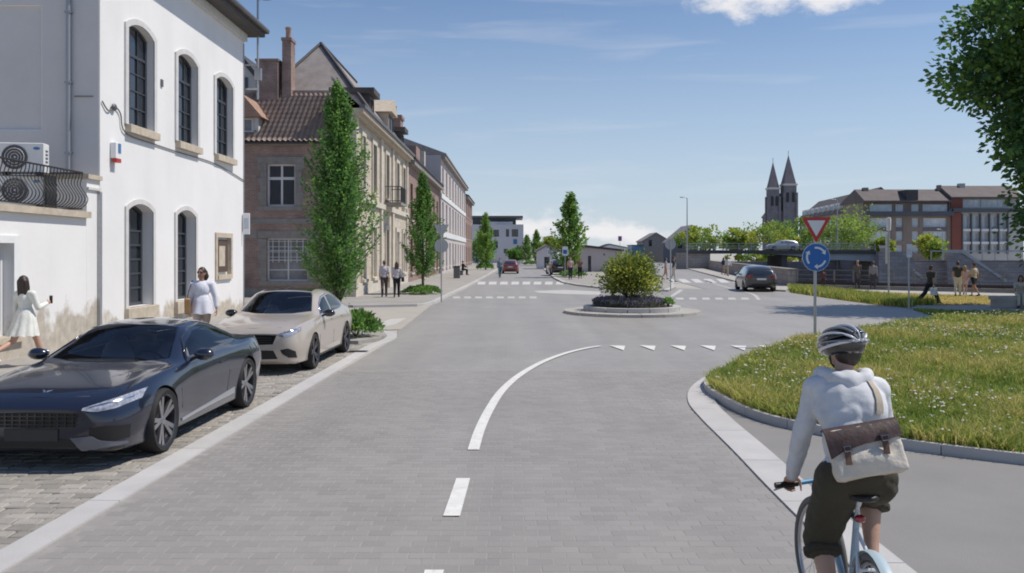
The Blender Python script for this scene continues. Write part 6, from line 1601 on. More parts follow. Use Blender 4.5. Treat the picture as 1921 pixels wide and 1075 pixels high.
def pose(Ht=1.7, stride=0.0, arm=0.0, elbow=0.25, kneeb=0.35, lean=0.0, spread=0.0, sit=False, armL=None, armR=None, lead=1, head=(0, 0), hipw=1.0):
    """joint positions of a figure looking along +y, feet on z=0; lead: +1 right leg forward"""
    k = Ht / 1.72; J = {'k': k}
    hz = 0.93 * k
    leg = {}
    for s, n in ((-1, 'L'), (1, 'R')):
        f = s * lead
        a = stride * f if stride else 0.02 * s
        kb = (0.06 if f > 0 else kneeb) * (1 if stride else 0.15)
        if sit: a, kb = 1.45, 1.45
        hip = V3(s * .088 * k * hipw, 0, hz); th, sh = .44 * k, .42 * k
        sp = s * spread
        kn = hip + V3(sp * .5 * k, math.sin(a) * th, -math.cos(a) * th); b = a - kb
        an = kn + V3(sp * .3 * k, math.sin(b) * sh, -math.cos(b) * sh)
        fa = b * .75 if (stride and f < 0) else 0.0
        toe = an + V3(s * .02, math.cos(fa) * .15 * k, -.055 * k + math.sin(fa) * .15 * k)
        heel = an + V3(0, -.045 * k, -.055 * k)
        leg[n] = (hip, kn, an, toe, heel)
    low = min(min(q[3].z, q[4].z) for q in leg.values()) - .028 * k
    up = V3(0, 0, -low)
    for n in 'LR':
        for nm, q in zip(('hip', 'kn', 'an', 'toe', 'heel'), leg[n]): J[nm + n] = q + up
    sp_ = V3(0, math.sin(lean), math.cos(lean)); pel = V3(0, 0, hz) + up
    J['pel'] = pel + V3(0, 0, .03 * k); J['sp'] = sp_
    J['waist'] = pel + sp_ * .18 * k; J['chest'] = pel + sp_ * .36 * k; J['neck'] = pel + sp_ * .54 * k
    hd = V3(0, math.sin(lean * .4 + head[0]), math.cos(lean * .4 + head[0])); J['head'] = J['neck'] + hd * .155 * k + V3(0, .015 * k, 0)
    J['headM'] = Matrix.Rotation(head[1], 3, 'Z') @ Matrix.Rotation(-head[0] - lean * .3, 3, 'X')
    for s, n, ov in ((-1, 'L', armL), (1, 'R', armR)):
        shd = J['neck'] - sp_ * .075 * k + V3(s * .178 * k, 0, 0); J['sh' + n] = shd
        a = -arm * s * lead; e = elbow; ab = .10
        if ov: a, e, ab = ov
        el = shd + V3(s * ab * .27 * k * 1.2, math.sin(a) * .27 * k, -math.cos(a) * .27 * k * math.cos(ab * .8)); wr_ = el + V3(s * (.02 - .5 * max(0, e - 1) * .2) * k, math.sin(a + e) * .24 * k, -math.cos(a + e) * .24 * k)
        J['el' + n], J['wr' + n] = el, wr_; J['hd' + n] = (wr_ - el).normalized()
    return J
def hand(mb, wr_, d, side, k, curl=0.5, nrm=None, fine=True):
    """palm, four fingers of unequal length and a thumb; side +1 right hand"""
    d = d.normalized(); nrm = (nrm or V3(-side, 0, 0)); nrm = (nrm - d * nrm.dot(d)).normalized(); t = d.cross(nrm).normalized() * side   # t points to the thumb
    c = wr_ + d * .05 * k
    mb.ell(c, (.040 * k, .016 * k, .050 * k), 10, 8, basis(t, d))
    if not fine:
        mb.limb([(wr_ + d * .08 * k, .024 * k), (wr_ + d * .14 * k + nrm * .03 * k, .018 * k)], 8); mb.limb([(c + t * .025 * k, .013 * k), (c + t * .05 * k + d * .04 * k, .010 * k)], 6); return
    for i, (o, l) in enumerate(((.028, .072), (.0095, .080), (-.0095, .074), (-.028, .058))):
        p = wr_ + d * .088 * k + t * o * k; q = [p]; ang = 0
        for j, fr_ in enumerate((.45, .32, .23)):
            ang += curl * (.9 if j else .6); p = p + (d * math.cos(ang) + nrm * math.sin(ang)) * l * fr_ * k; q.append(p)
        mb.limb([(x, r_ * k) for x, r_ in zip(q, (.0095, .009, .008, .007))], 6)
    b = wr_ + d * .025 * k + t * .025 * k; m_ = b + t * .028 * k + d * .026 * k + nrm * .012 * k; e_ = m_ + d * .03 * k + nrm * .02 * k * curl * 2 + t * .004 * k
    mb.limb([(b, .013 * k), (m_, .0105 * k), (e_, .008 * k)], 6)
def torso_shapes(mb, J, g=0.0, chest=1.0, hips=1.0):
    k = J['k']; B = basis(J['shR'] - J['shL'], J['sp'])
    mb.ell(J['pel'], ((.150 * hips + g) * k, (.108 + g) * k, (.115 + g) * k), 16, 10, B)
    mb.ell(J['waist'], ((.128 * chest + g) * k, (.096 + g) * k, (.150 + g) * k), 16, 10, B)
    mb.ell(J['chest'], ((.152 * chest + g) * k, (.108 + g) * k, (.165 + g) * k), 16, 10, B)
    for s in 'LR': mb.limb([(J['neck'] - J['sp'] * .06 * k, (.058 + g) * k), (J['sh' + s], (.050 + g) * k)])
def figure(t, J, skin='skin', vox=.013, fine=False, curl=.5, hips=1.0, chest=1.0, hands=True):
    mb = MB(); k = J['k']; torso_shapes(mb, J, 0, chest, hips)
    mb.limb([(J['neck'] - J['sp'] * .06 * k, .056 * k), (J['head'] - V3(0, .01, .05 * k), .050 * k)])
    HM = J['headM']; h = J['head']
    mb.ell(h, (.074 * k, .094 * k, .112 * k), 16, 12, HM); mb.ell(h + HM @ V3(0, .022 * k, -.055 * k), (.055 * k, .068 * k, .062 * k), 12, 8, HM)
    mb.limb([(h + HM @ V3(0, .088 * k, .005 * k), .010 * k), (h + HM @ V3(0, .106 * k, -.028 * k), .014 * k)], 8)
    for s in (-1, 1): mb.ell(h + HM @ V3(s * .075 * k, -.005 * k, -.012 * k), (.010 * k, .020 * k, .030 * k), 8, 6, HM)
    for n, s in (('L', -1), ('R', 1)):
        mb.limb([(J['sh' + n], .050 * k), (J['sh' + n].lerp(J['el' + n], .5), .044 * k), (J['el' + n], .036 * k), (J['el' + n].lerp(J['wr' + n], .3), .038 * k), (J['wr' + n], .026 * k)])
        if hands: hand(mb, J['wr' + n], J['hd' + n], s, k, J.get('curl' + n, curl), J.get('hn' + n), fine)
        mb.limb([(J['hip' + n], .092 * k * hips), (J['hip' + n].lerp(J['kn' + n], .5), .076 * k), (J['kn' + n], .055 * k), (J['kn' + n].lerp(J['an' + n], .28), .057 * k), (J['kn' + n].lerp(J['an' + n], .7), .040 * k), (J['an' + n], .034 * k)])
        mb.limb([(J['heel' + n], .030 * k), (J['an' + n].lerp(J['toe' + n], .5) - V3(0, 0, .005), .036 * k), (J['toe' + n], .027 * k)], 10)
    return melt(mb, vox, M[skin], 'body', t, 4)
def top_cloth(t, J, c, name='shirt', sleeve=1.0, g=.014, vox=.014, hem=0.0, hips=1.0, chest=1.0, arm_g=.012, wrinkle=None):
    mb = MB(); k = J['k']; B = basis(J['shR'] - J['shL'], J['sp'])
    mb.ell(J['waist'], ((.136 * chest + g) * k, (.100 + g) * k, (.165 + g) * k), 16, 10, B); mb.ell(J['chest'], ((.156 * chest + g) * k, (.112 + g) * k, (.168 + g) * k), 16, 10, B)
    mb.ell(J['pel'] - V3(0, 0, hem * .5 * k) + J['sp'] * .02, ((.150 * hips + g + .01) * k, (.112 + g) * k, (.10 + hem) * k), 16, 10, B)
    for n in 'LR':
        mb.limb([(J['neck'] - J['sp'] * .065 * k, (.058 + g) * k), (J['sh' + n], (.052 + g) * k)])
        if sleeve > 0:
            e = J['el' + n]; w_ = J['wr' + n]
            ch = [(J['sh' + n], (.054 + arm_g) * k)]
            if sleeve <= .5: ch.append((J['sh' + n].lerp(e, sleeve * 2), (.050 + arm_g) * k))
            else: ch += [(e, (.042 + arm_g) * k), (e.lerp(w_, (sleeve - .5) * 2 * .93), (.030 + arm_g) * k)]
            mb.limb(ch)
    return melt(mb, vox, cloth(c), name, t, 3, wrinkle=wrinkle)
def bottom_cloth(t, J, c, name='trousers', leg=1.0, g=.012, vox=.014, hips=1.0, flare=0.0, wrinkle=None):
    mb = MB(); k = J['k']; B = basis(J['shR'] - J['shL'], J['sp'])
    mb.ell(J['pel'], ((.152 * hips + g) * k, (.110 + g) * k, (.120 + g) * k), 16, 10, B); mb.ell(J['pel'].lerp(J['waist'], .6), ((.130 + g) * k, (.098 + g) * k, (.06) * k), 16, 8, B)
    for n in 'LR':
        h, kn, an = J['hip' + n], J['kn' + n], J['an' + n]
        ch = [(h, (.094 * hips + g) * k), (h.lerp(kn, .5), (.080 + g) * k)]
        if leg <= .5: ch[1] = (h.lerp(kn, leg * 2 * .6), (.084 + g) * k); ch.append((h.lerp(kn, leg * 2), (.074 + g + flare) * k))
        else: ch += [(kn, (.062 + g + flare * .5) * k), (kn.lerp(an, (leg - .5) * 2 * .96), (.044 + g + flare) * k)]
        mb.limb(ch)
    return melt(mb, vox, cloth(c), name, t, 3, wrinkle=wrinkle)
def skirt(t, J, c, z_top, z_hem, r_hem, name='skirt', folds=9, amp=.05, sway=(0, 0)):
    mb = MB(); k = J['k']; rings = []; n = 72; m_ = 14
    for j in range(m_ + 1):
        u = j / m_; z = z_top + (z_hem - z_top) * u; r = (.125 + .03 * math.sin(min(1, u * 3) * math.pi / 2)) * k + (r_hem - .155 * k) * max(0, u) ** 1.25
        rings.append([(r * 1.06 * (1 + amp * u * math.sin(folds * a + 1.3 * math.sin(2 * a))) * math.cos(a) + sway[0] * u * u, r * .86 * (1 + amp * u * math.sin(folds * a + .6)) * math.sin(a) + sway[1] * u * u, z + .012 * u * math.sin(folds * a)) for a in [2 * math.pi * i / n for i in range(n)]])
    rings.append([(q[0] * .9, q[1] * .9, q[2] + .02) for q in rings[-1]])
    mb.loft(rings); return mb.build(name, cloth(c), t, True, 70)
def hair(t, J, kind, colour, vox=.012):
    mb = MB(); k = J['k']; h = J['head']; HM = J['headM']; P_ = lambda x, y, z: h + HM @ V3(x * k, y * k, z * k)
    if kind != 'bald': mb.ell(P_(0, -.014, .026), (.084 * k, .096 * k, .100 * k), 14, 10, HM); mb.ell(P_(0, -.04, -.01), (.080 * k, .070 * k, .09 * k), 14, 10, HM)
    if kind == 'long':
        for x in (-.045, 0, .045): mb.limb([(P_(x, -.055, .02), .05 * k), (P_(x * 1.15, -.075, -.10), .048 * k), (P_(x * 1.3, -.085, -.22), .044 * k), (P_(x * 1.2, -.095, -.33), .026 * k)])
        for x in (-1, 1): mb.limb([(P_(x * .068, -.01, .02), .032 * k), (P_(x * .078, -.03, -.10), .034 * k), (P_(x * .08, -.05, -.22), .025 * k)])
    if kind == 'bob':
        for x in (-1, 0, 1): mb.limb([(P_(x * .05, -.05, .02), .045 * k), (P_(x * .07, -.06, -.07), .05 * k), (P_(x * .06, -.06, -.13), .03 * k)])
    if kind == 'bun': mb.ell(P_(0, -.10, .06), .045 * k)
    return melt(mb, vox, M[HAIR[colour]], 'hair', t, 2)
def shoes(t, J, c, vox=.012):
    for n in 'LR':
        mb = MB(); k = J['k']
        mb.limb([(J['heel' + n] + V3(0, 0, .004), .037 * k), (J['heel' + n].lerp(J['toe' + n], .5) + V3(0, 0, .012), .041 * k), (J['toe' + n] + V3(0, .02, .002), .034 * k)], 10); mb.limb([(J['an' + n] - V3(0, .005, .035) * k, .040 * k), (J['an' + n] - V3(0, 0, .01) * k, .040 * k)], 10)
        melt(mb, vox, cloth(c, .6), 'shoe', t, 2)
def person(label, loc, heading, Ht=1.7, ps=None, skin='skin', hr=('short', 'dark'), top=None, bottom=None, shoe=(.03, .03, .03), vox=.018, group=None, fine=False, hips=1.0, chest=1.0):
    """heading: compass angle the figure faces, 0 = away from the camera (+y), positive to the right"""
    J = pose(Ht, **(ps or {})); t = thing('person', label, 'person', loc, -heading, group)
    figure(t, J, skin, vox, fine, hips=hips, chest=chest)
    if bottom: bottom_cloth(t, J, bottom[0], bottom[1], bottom[2], vox=vox, hips=hips, flare=(bottom[3] if len(bottom) > 3 else 0))
    if top: top_cloth(t, J, top[0], top[1], top[2], vox=vox, hem=(top[3] if len(top) > 3 else .02), hips=hips, chest=chest)
    if hr: hair(t, J, hr[0], hr[1], max(.010, vox * .8))
    shoes(t, J, shoe, max(.011, vox * .8))
    return t, J

# woman in the white dress, seen from behind, looking at her phone
t, J = person('woman with long dark hair in a short white dress walking along the annex wall', (-9.12, 15.98, .08), R(18), 1.74, dict(stride=.42, kneeb=.75, elbow=.3, armR=(.30, 1.55, .12), armL=(-.1, .5, .12), lead=1, head=(-.25, .2)), 'skin', ('long', 'dark'), None, None, (.70, .70, .72), .010, None, True, 1.0, .88)
top_cloth(t, J, (.74, .74, .68), 'dress_top', 1.0, .010, .011, .0, 1.0, .88, .012)
skirt(t, J, (.74, .74, .68), J['waist'].z + .02, J['pel'].z - .34, .285, 'dress_skirt', 11, .07, (-.04, -.03))
wp = t.matrix_basis @ (J['wrR'] + J['hdR'] * .09)
ph = thing('mobile_phone', 'dark mobile phone held up by the woman in the white dress', 'phone', tuple(wp), -R(18)); part('case', 'black', ph, (-.035, .035, .02, .03, -.03, .12), ch=.004)
part('screen', 'gloss_black', ph, (-.032, .032, .016, .0199, -.026, .116))
# woman in the white shirt, sunglasses, tan shoulder bag, facing the camera
t, J = person('woman in a loose white shirt and sunglasses walking past the arched windows', (-6.62, 18.2, .08), R(158), 1.80, dict(stride=.22, arm=.12, elbow=.15, head=(-.02, -.55), armL=(.0, .12, .25)), 'skin_tan', ('bob', 'dark'), None, ((.60, .50, .42), 'shorts', .30), (.5, .4, .3), .010, None, True, 1.0, .9)
top_cloth(t, J, (.70, .70, .76), 'shirt', .93, .018, .012, .0, 1.0, .9, .014)
skirt(t, J, (.70, .70, .76), J['waist'].z + .06, J['pel'].z - .17, .245, 'shirt_tail', 7, .07)
h = J['head']; HM = J['headM']; mb = MB()
for s in (-1, 1): mb.ell(h + HM @ V3(s * .035, .088, .012), (.030, .012, .024), 10, 8, HM)
mb.limb([(h + HM @ V3(-.075, .02, .015), .005), (h + HM @ V3(-.06, .085, .015), .005), (h + HM @ V3(.06, .085, .015), .005), (h + HM @ V3(.075, .02, .015), .005)], 6); mb.build('sunglasses', M['gloss_black'], t, True)
mb = MB(); mb.ell(h + HM @ V3(0, .086, -.055), (.022, .008, .006), 10, 6, HM); mb.build('lips', cloth((.32, .09, .08)), t, True)
M['tan_leather'] = mat('tan_leather', (.36, .20, .085), .6, var=.12, bump=.15); M['brown_leather'] = mat('dark_brown_leather', (.060, .034, .030), .55, var=.2, vscale=12, bump=.15)
bgp = t.matrix_basis @ (J['shR'] + V3(.10, .02, -.62)); bg = thing('shoulder_bag', 'tan leather tote hanging from the shoulder of the woman in the white shirt', 'bag', tuple(bgp), -R(158))
mb = MB(); mb.box(-.06, .06, -.17, .17, 0, .34, .03); melt(mb, .012, M['tan_leather'], 'pouch', bg, 3)
mb = MB(); mb.tube(spline([(0, -.11, .33), (-.03, -.07, .50), (-.10, 0, .70), (-.03, .07, .50), (0, .11, .33)], 5), .010, 6); mb.build('strap', M['brown_leather'], bg, True)

# walking couple on the pavement by the mansion (backs)
person('man in a light shirt and dark trousers walking beside the mansion', (-6.14, 41.0, .10), R(-8), 1.74, dict(stride=.25, arm=.25), 'skin', ('short', 'brown'), ((.50, .46, .50), 'shirt', .4), ((.085, .060, .055), 'trousers', 1.0), vox=.016)
tq, Jq = person('woman with long brown hair in a pale top and black trousers walking beside the mansion', (-5.50, 40.7, .10), R(-5), 1.68, dict(stride=.22, arm=.15, elbow=.6), 'skin', ('long', 'brown'), ((.56, .52, .54), 'top', 1.0), ((.012, .012, .016), 'trousers', 1.0), vox=.016)
bgp = tq.matrix_basis @ (Jq['shR'] + V3(.12, -.04, -.62)); bg = thing('shoulder_bag', 'black shoulder bag of the woman walking beside the mansion', 'bag', tuple(bgp), R(5))
mb = MB(); mb.box(-.06, .06, -.13, .13, 0, .22, .02); mb.build('pouch', M['black'], bg); mb = MB(); mb.tube([(0, -.1, .21), (-.1, 0, .64), (0, .1, .21)], .01, 5); mb.build('strap', M['black'], bg)
# further people
FAR = dict(vox=.024)
person('pedestrian in blue and teal clothes crossing the far street by the red car', tuple(G(938, 521)), R(170), 1.78, dict(stride=.3, arm=.3), 'skin', ('short', 'dark'), ((.16, .22, .30), 'jacket', 1.0), ((.05, .13, .16), 'trousers', 1.0), **FAR)
pb = person('person in black sitting on a bench in front of the pale terrace', (G(868, 518).x, 82, .10), R(60), 1.74, dict(sit=True, arm=.0, armL=(.7, .5, .1), armR=(.7, .5, .1)), 'skin', ('short', 'dark'), ((.014, .014, .016), 'jacket', 1.0), ((.02, .02, .025), 'trousers', 1.0), **FAR)
person('pedestrian in a pink shirt standing at the shrub planter', tuple(G(1070, 524.5, .1)), R(180), 1.74, dict(stride=.1), 'skin', ('short', 'brown'), ((.50, .33, .33), 'shirt', .4), ((.03, .03, .035), 'trousers', 1.0), **FAR)
person('pedestrian in dark clothes and black skirt standing at the shrub planter', tuple(G(1088, 523, .1)), R(190), 1.70, dict(stride=.1), 'skin', ('long', 'dark'), ((.20, .13, .09), 'top', .3), ((.012, .012, .014), 'trousers', .9), **FAR)
person('woman in a coral outfit waiting at the zebra crossing', tuple(G(1249, 524, .1)), R(100), 1.70, dict(stride=.15), 'skin', ('long', 'dark'), ((.30, .29, .32), 'top', .2), ((.48, .26, .20), 'trousers', .7), **FAR)
person('man in a dark green shirt and pale trousers waiting at the zebra crossing', tuple(G(1264, 529, .1)), R(95), 1.82, dict(stride=.12), 'skin', ('short', 'brown'), ((.035, .065, .065), 'shirt', .4), ((.60, .56, .50), 'trousers', .85), **FAR)
person('woman in a navy top and light skirt walking along the parapet', (20.6, 83, .10), R(150), 1.70, dict(stride=.3, arm=.2), 'skin_tan', ('long', 'brown'), ((.03, .035, .07), 'top', .5), ((.34, .24, .18), 'shorts', .35), **FAR)
person('man in a white shirt and beige trousers walking along the parapet', (20.0, 79, .10), R(165), 1.80, dict(stride=.25, arm=.2), 'skin', ('short', 'blond'), ((.66, .64, .60), 'shirt', 1.0), ((.44, .35, .25), 'trousers', 1.0), **FAR)
tq, Jq = person('person with a dark patterned top and wide black trousers striding along the footpath', tuple(G(1745, 570, .014)), R(72), 1.72, dict(stride=.48, kneeb=.40, arm=.30, elbow=.35, lean=.06), 'skin_tan', ('short', 'brown'), ((.055, .050, .035), 'top', .3), ((.012, .014, .022), 'trousers', 1.0, .035), (.05, .05, .05), vox=.016)
bgp = tq.matrix_basis @ (Jq['wrR'] + V3(.03, -.02, -.44)); bg = thing('tote_bag', 'white cloth tote carried by the person in wide black trousers', 'bag', tuple(bgp), -R(72))
mb = MB(); mb.box(-.04, .04, -.15, .15, 0, .32, .02); mb.build('pouch', cloth((.70, .70, .70)), bg); mb = MB(); mb.tube([(0, -.1, .31), (0, 0, .44), (0, .1, .31)], .008, 5); mb.build('strap', cloth((.70, .70, .70)), bg)
person('man in a dark vest and white trousers strolling on the quay path', tuple(G(1797, 556, .012)), R(30), 1.76, dict(stride=.2, arm=.2), 'skin', ('short', 'dark'), ((.05, .055, .045), 'vest', .2), ((.62, .58, .50), 'trousers', .95), vox=.02)
person('child in a pink dress walking between two adults on the quay path', tuple(G(1810, 553, .012)), R(20), 1.52, dict(stride=.2), 'skin', ('long', 'blond'), ((.52, .36, .34), 'top', .3, .16), ((.50, .36, .36), 'shorts', .3), vox=.02)
person('woman in a beige top and black shorts strolling on the quay path', tuple(G(1827, 556, .012)), R(-25), 1.70, dict(stride=.25, arm=.25), 'skin_tan', ('bun', 'brown'), ((.46, .38, .28), 'top', .4), ((.014, .014, .018), 'shorts', .30), vox=.02)
person('person in a brown coat leaning on the quay railing', (20.9, 51.6, .012), R(20), 1.72, dict(stride=.1, armL=(.9, .4, .1), armR=(.9, .4, .1)), 'skin', ('short', 'blond'), ((.13, .11, .10), 'coat', 1.0, .2), ((.05, .045, .05), 'trousers', 1.0), **FAR)
person('person in a grey jacket standing next to the coat wearer at the railing', (21.6, 51.0, .012), R(35), 1.66, dict(stride=.1), 'skin', ('short', 'brown'), ((.26, .25, .26), 'jacket', 1.0), ((.06, .055, .06), 'trousers', 1.0), **FAR)
person('child in dark red clothes beside the quay railing', (19.2, 52.6, .012), R(10), 1.15, dict(stride=.1), 'skin', ('short', 'dark'), ((.13, .05, .045), 'jacket', 1.0), ((.05, .03, .03), 'trousers', 1.0), **FAR)
# bench seat for the sitting figure far left, concrete block and the person sitting on it
BB = thing('street_bench', 'dark bench block in front of the pale terrace', 'bench', (pb[0].location.x - .15, 81.7, .10)); part('seat', 'zinc', BB, (-.5, .25, -.5, .9, .36, .44)); part('base', 'zinc', BB, (-.4, .15, -.35, -.15, 0, .357)); part('base', 'zinc', BB, (-.4, .15, .55, .75, 0, .357))
CB = thing('concrete_block', 'rough concrete bench block at the edge of the lawn under the big tree', 'bench', (19.35, 33.9, .02)); 
part('seat', 'concrete', CB, (0, 4.5, 0, .75, .30, .46), ch=.02); part('plinth', 'concrete', CB, (.06, 4.4, .06, .70, 0, .297))
person('person with dark hair in pale trousers sitting on the concrete bench block', (20.4, 34.25, .025), R(205), 1.70, dict(sit=True, lean=.45, armL=(.7, .4, .1), armR=(.8, .5, .1)), 'skin_tan', ('long', 'dark'), ((.52, .47, .40), 'shirt', .5), ((.56, .52, .42), 'trousers', .95), (.03, .03, .04), vox=.018)
# ================================================================== cyclist and bicycle
M['bike_blue'] = mat('pale_blue_frame', (.30, .42, .50), .35, coat=.6); M['bike_white'] = mat('white_frame', (.66, .68, .69), .35, coat=.6); M['tyre_grey'] = mat('grey_tyre', (.13, .13, .125), .8); M['guard'] = mat('pale_blue_mudguard', (.42, .52, .57), .4)
M['bright_blue'] = mat('blue_handlebar', (.10, .30, .52), .4); M['canvas'] = mat('cream_canvas', (.60, .545, .465), .9, var=.07, vscale=14, bump=.35, bscale=30)
BL, BR_ = (1.80, 4.22, .010), -R(5)
bk_ = thing('bicycle', 'pale blue and white city bicycle ridden by the man with the canvas bag', 'bicycle', BL, BR_)
RA, FA, BBk, ST_, HT0, HT1, WR = V3(0, 0, .335), V3(0, 1.02, .335), V3(0, .42, .29), V3(0, .30, .78), V3(0, .86, .62), V3(0, .815, .80), .335
mb = MB()
for a, b, r in ((BBk, ST_, .017), (ST_, HT1, .016), (BBk, HT0, .020), (HT0 - V3(0, -.02, .04), HT1 + V3(0, -.01, .03), .021)): mb.tube([a, b], r, 10)
mb.build('frame', M['bike_blue'], bk_, True, 50)
for s in (-1, 1):
    mb = MB(); mb.tube([ST_ - V3(0, .0, .06), V3(s * .048, .12, .56), V3(s * .058, .0, .335)], .0105, 8); mb.build('seat_stay', M['bike_white'], bk_, True, 50)
    mb = MB(); mb.tube([BBk + V3(s * .03, 0, 0), V3(s * .058, 0, .335)], .010, 8); mb.build('chain_stay', M['bike_white'], bk_, True, 50)
    mb = MB(); mb.tube([HT0 - V3(0, -.02, .04), V3(s * .045, .90, .56), V3(s * .052, 1.02, .335)], .012, 8); mb.build('fork_blade', M['bike_white'], bk_, True, 50)
mb = MB(); mb.tube([V3(-.05, .10, .585), V3(.05, .10, .585)], .009, 6); mb.build('stay_bridge', M['bike_white'], bk_, True, 50)
tm = MB(); tm.tube([(0, WR * math.cos(a), WR * math.sin(a)) for a in np.linspace(0, 2 * math.pi, 48, endpoint=False)], .021, 8, close=True); tyre_m = tm.mesh('tyre', M['tyre_grey'], True)
rm_ = MB(); rm_.tube([(0, (WR - .03) * math.cos(a), (WR - .03) * math.sin(a)) for a in np.linspace(0, 2 * math.pi, 48, endpoint=False)], .012, 6, close=True); rim_m = rm_.mesh('rim', M['rim'], True)
sp_m = MB()
for k in range(28):
    a = 2 * math.pi * k / 28; s = .03 if k % 2 else -.03; sp_m.tube([(s, .02 * math.cos(a + 1), .02 * math.sin(a + 1)), (0, (WR - .03) * math.cos(a), (WR - .03) * math.sin(a))], .0014, 4)
sp_m.tube([(-.05, 0, 0), (.05, 0, 0)], .022, 8); spk_m = sp_m.mesh('wheel', M['galv'])
for p_, st in ((RA, 0), (FA, .16)):
    o = link('wheel', spk_m, bk_, tuple(p_), st); link('tyre', tyre_m, o); link('rim', rim_m, o)
mb = MB(); aa = np.linspace(R(10), R(150), 16); rings = []
for a in aa:
    c_, s_2 = math.cos(math.pi - a), math.sin(math.pi - a); rings.append([(x, (WR + .035 - abs(x) * .25) * c_, .335 + (WR + .035 - abs(x) * .25) * s_2) for x in (-.028, -.015, 0, .015, .028)] + [(x, (WR + .031 - abs(x) * .25) * c_, .335 + (WR + .031 - abs(x) * .25) * s_2) for x in (.028, .015, 0, -.015, -.028)])
mb.loft(rings); mb.build('mudguard', M['guard'], bk_, True, 40)
mb = MB(); mb.tube([ST_, V3(0, .275, .90)], .0135, 8); mb.limb([(V3(0, .27, .87), .016), (V3(0, .27, .91), .028)], 8); mb.build('seat_post', M['bike_white'], bk_, True, 50)
mb = MB(); mb.ell((0, .20, .935), (.085, .09, .030), 14, 8); mb.limb([(V3(0, .24, .935), .045), (V3(0, .40, .93), .020)]); melt(mb, .008, M['black'], 'saddle', bk_, 3)
mb = MB(); mb.ell((0, .245, .80), (.030, .022, .022), 10, 8); mb.build('rear_light', M['tail'], bk_, True)
mb = MB(); mb.tube([HT1, V3(0, .80, .86), V3(0, .76, .862)], .014, 8); mb.build('stem', M['black'], bk_, True, 50)
mb = MB(); mb.tube([(-.20, .735, .850), (-.10, .77, .858), (0, .77, .86), (.10, .77, .858), (.20, .735, .850)], .014, 8); mb.build('handlebar', M['bright_blue'], bk_, True, 50)
for s in (-1, 1):
    mb = MB(); mb.tube([(s * .202, .734, .850), (s * .335, .70, .842)], .018, 10); mb.build('grip', M['black'], bk_, True, 50)
    mb = MB(); mb.tube([(s * .18, .765, .845), (s * .24, .80, .82), (s * .325, .79, .79)], [.008, .007, .005], 6); mb.build('brake_lever', M['galv'], bk_, True)
mb = MB(); mb.lathe([(.085, -.004), (.095, 0), (.085, .004), (.02, .004)], 24, 'x', (.06, .42, .29)); mb.tube([(.07, .42, .29), (.085, .54, .41)], .011, 6); mb.tube([(-.07, .42, .29), (-.085, .30, .17)], .011, 6); mb.build('crank', M['galv'], bk_, True, 40)
for s, y_, z_ in ((1, .56, .40), (-1, .32, .16)):
    mb = MB(); mb.box(min(s * .09, s * .18), max(s * .09, s * .18), y_ - .04, y_ + .04, z_ - .012, z_ + .012); mb.build('pedal', M['black'], bk_)

cy = thing('person', 'cyclist in a pale hooded sweatshirt, dark shorts and black and white helmet, seen from behind', 'person', BL, BR_)
J = {'k': 1.0, 'pel': V3(0, .26, 1.045), 'sp': V3(0, .47, .88).normalized()}
J['waist'] = J['pel'] + J['sp'] * .16; J['chest'] = J['pel'] + J['sp'] * .34; J['neck'] = J['pel'] + J['sp'] * .52
J['head'] = J['neck'] + V3(.012, .085, .140); J['headM'] = Matrix.Rotation(R(22), 3, 'Z') @ Matrix.Rotation(R(-12), 3, 'X')
for n, s in (('L', -1), ('R', 1)):
    J['sh' + n] = J['neck'] - J['sp'] * .07 + V3(s * .158, .02, -.012); J['hip' + n] = V3(s * .09, .28, 1.0)
    J['el' + n] = V3(s * (.222 if n == 'L' else .222), .54, 1.185); J['wr' + n] = V3(s * .250, .660, .915)
    J['hd' + n] = V3(0, .72, -.55).normalized(); J['hn' + n] = V3(0, -.45, -.75); J['curl' + n] = 1.15
J['knL'], J['anL'], J['knR'], J['anR'] = V3(-.13, .52, .61), V3(-.125, .25, .265), V3(.18, .65, .83), V3(.135, .47, .475)
for n in 'LR': J['toe' + n] = J['an' + n] + V3(0, .14, -.065); J['heel' + n] = J['an' + n] + V3(0, -.05, -.06)
figure(cy, J, 'skin', .0075, True)
hood_c = (.60, .605, .62)
hd_o = top_cloth(cy, J, hood_c, 'sweatshirt', 1.0, .024, .009, .035, 1.0, 1.10, .017, ((.016, .26), (.008, .09)))
for n in 'LR':
    d = (J['wr' + n] - J['el' + n]).normalized(); mb = MB(); mb.limb([(J['wr' + n] - d * .055, .043), (J['wr' + n] - d * .005, .037)], 12); melt(mb, .008, cloth((.50, .505, .52)), 'cuff', cy, 3)
mb = MB(); nk = J['neck']
for a, b in zip(range(8), range(1, 9)): pass
hp = [(-.115, .070, .005), (-.115, -.01, .015), (-.07, -.085, .005), (0, -.115, -.015), (.07, -.085, .005), (.115, -.01, .015), (.115, .070, .005)]
mb.limb([(nk + V3(*q), .038) for q in hp], 10); mb.ell(nk + V3(0, -.115, -.065), (.105, .032, .085), 14, 8, basis(V3(1, 0, 0), V3(0, .45, .89))); mb.limb([(nk + V3(-.09, -.075, -.02), .036), (nk + V3(0, -.155, -.115), .020), (nk + V3(.09, -.075, -.02), .036)], 10); mb.limb([(nk + V3(0, -.11, -.02), .05), (nk + V3(0, -.145, -.09), .022)], 10); mb.ell(nk + V3(0, -.08, -.01), (.085, .05, .06), 12, 8)
melt(mb, .009, cloth(hood_c), 'hood', cy, 4, wrinkle=((.010, .14), (.012, .09)))
bottom_cloth(cy, J, (.050, .043, .026), 'shorts', .57, .026, .010, 1.03, .008, ((.018, .16), (.012, .10)))
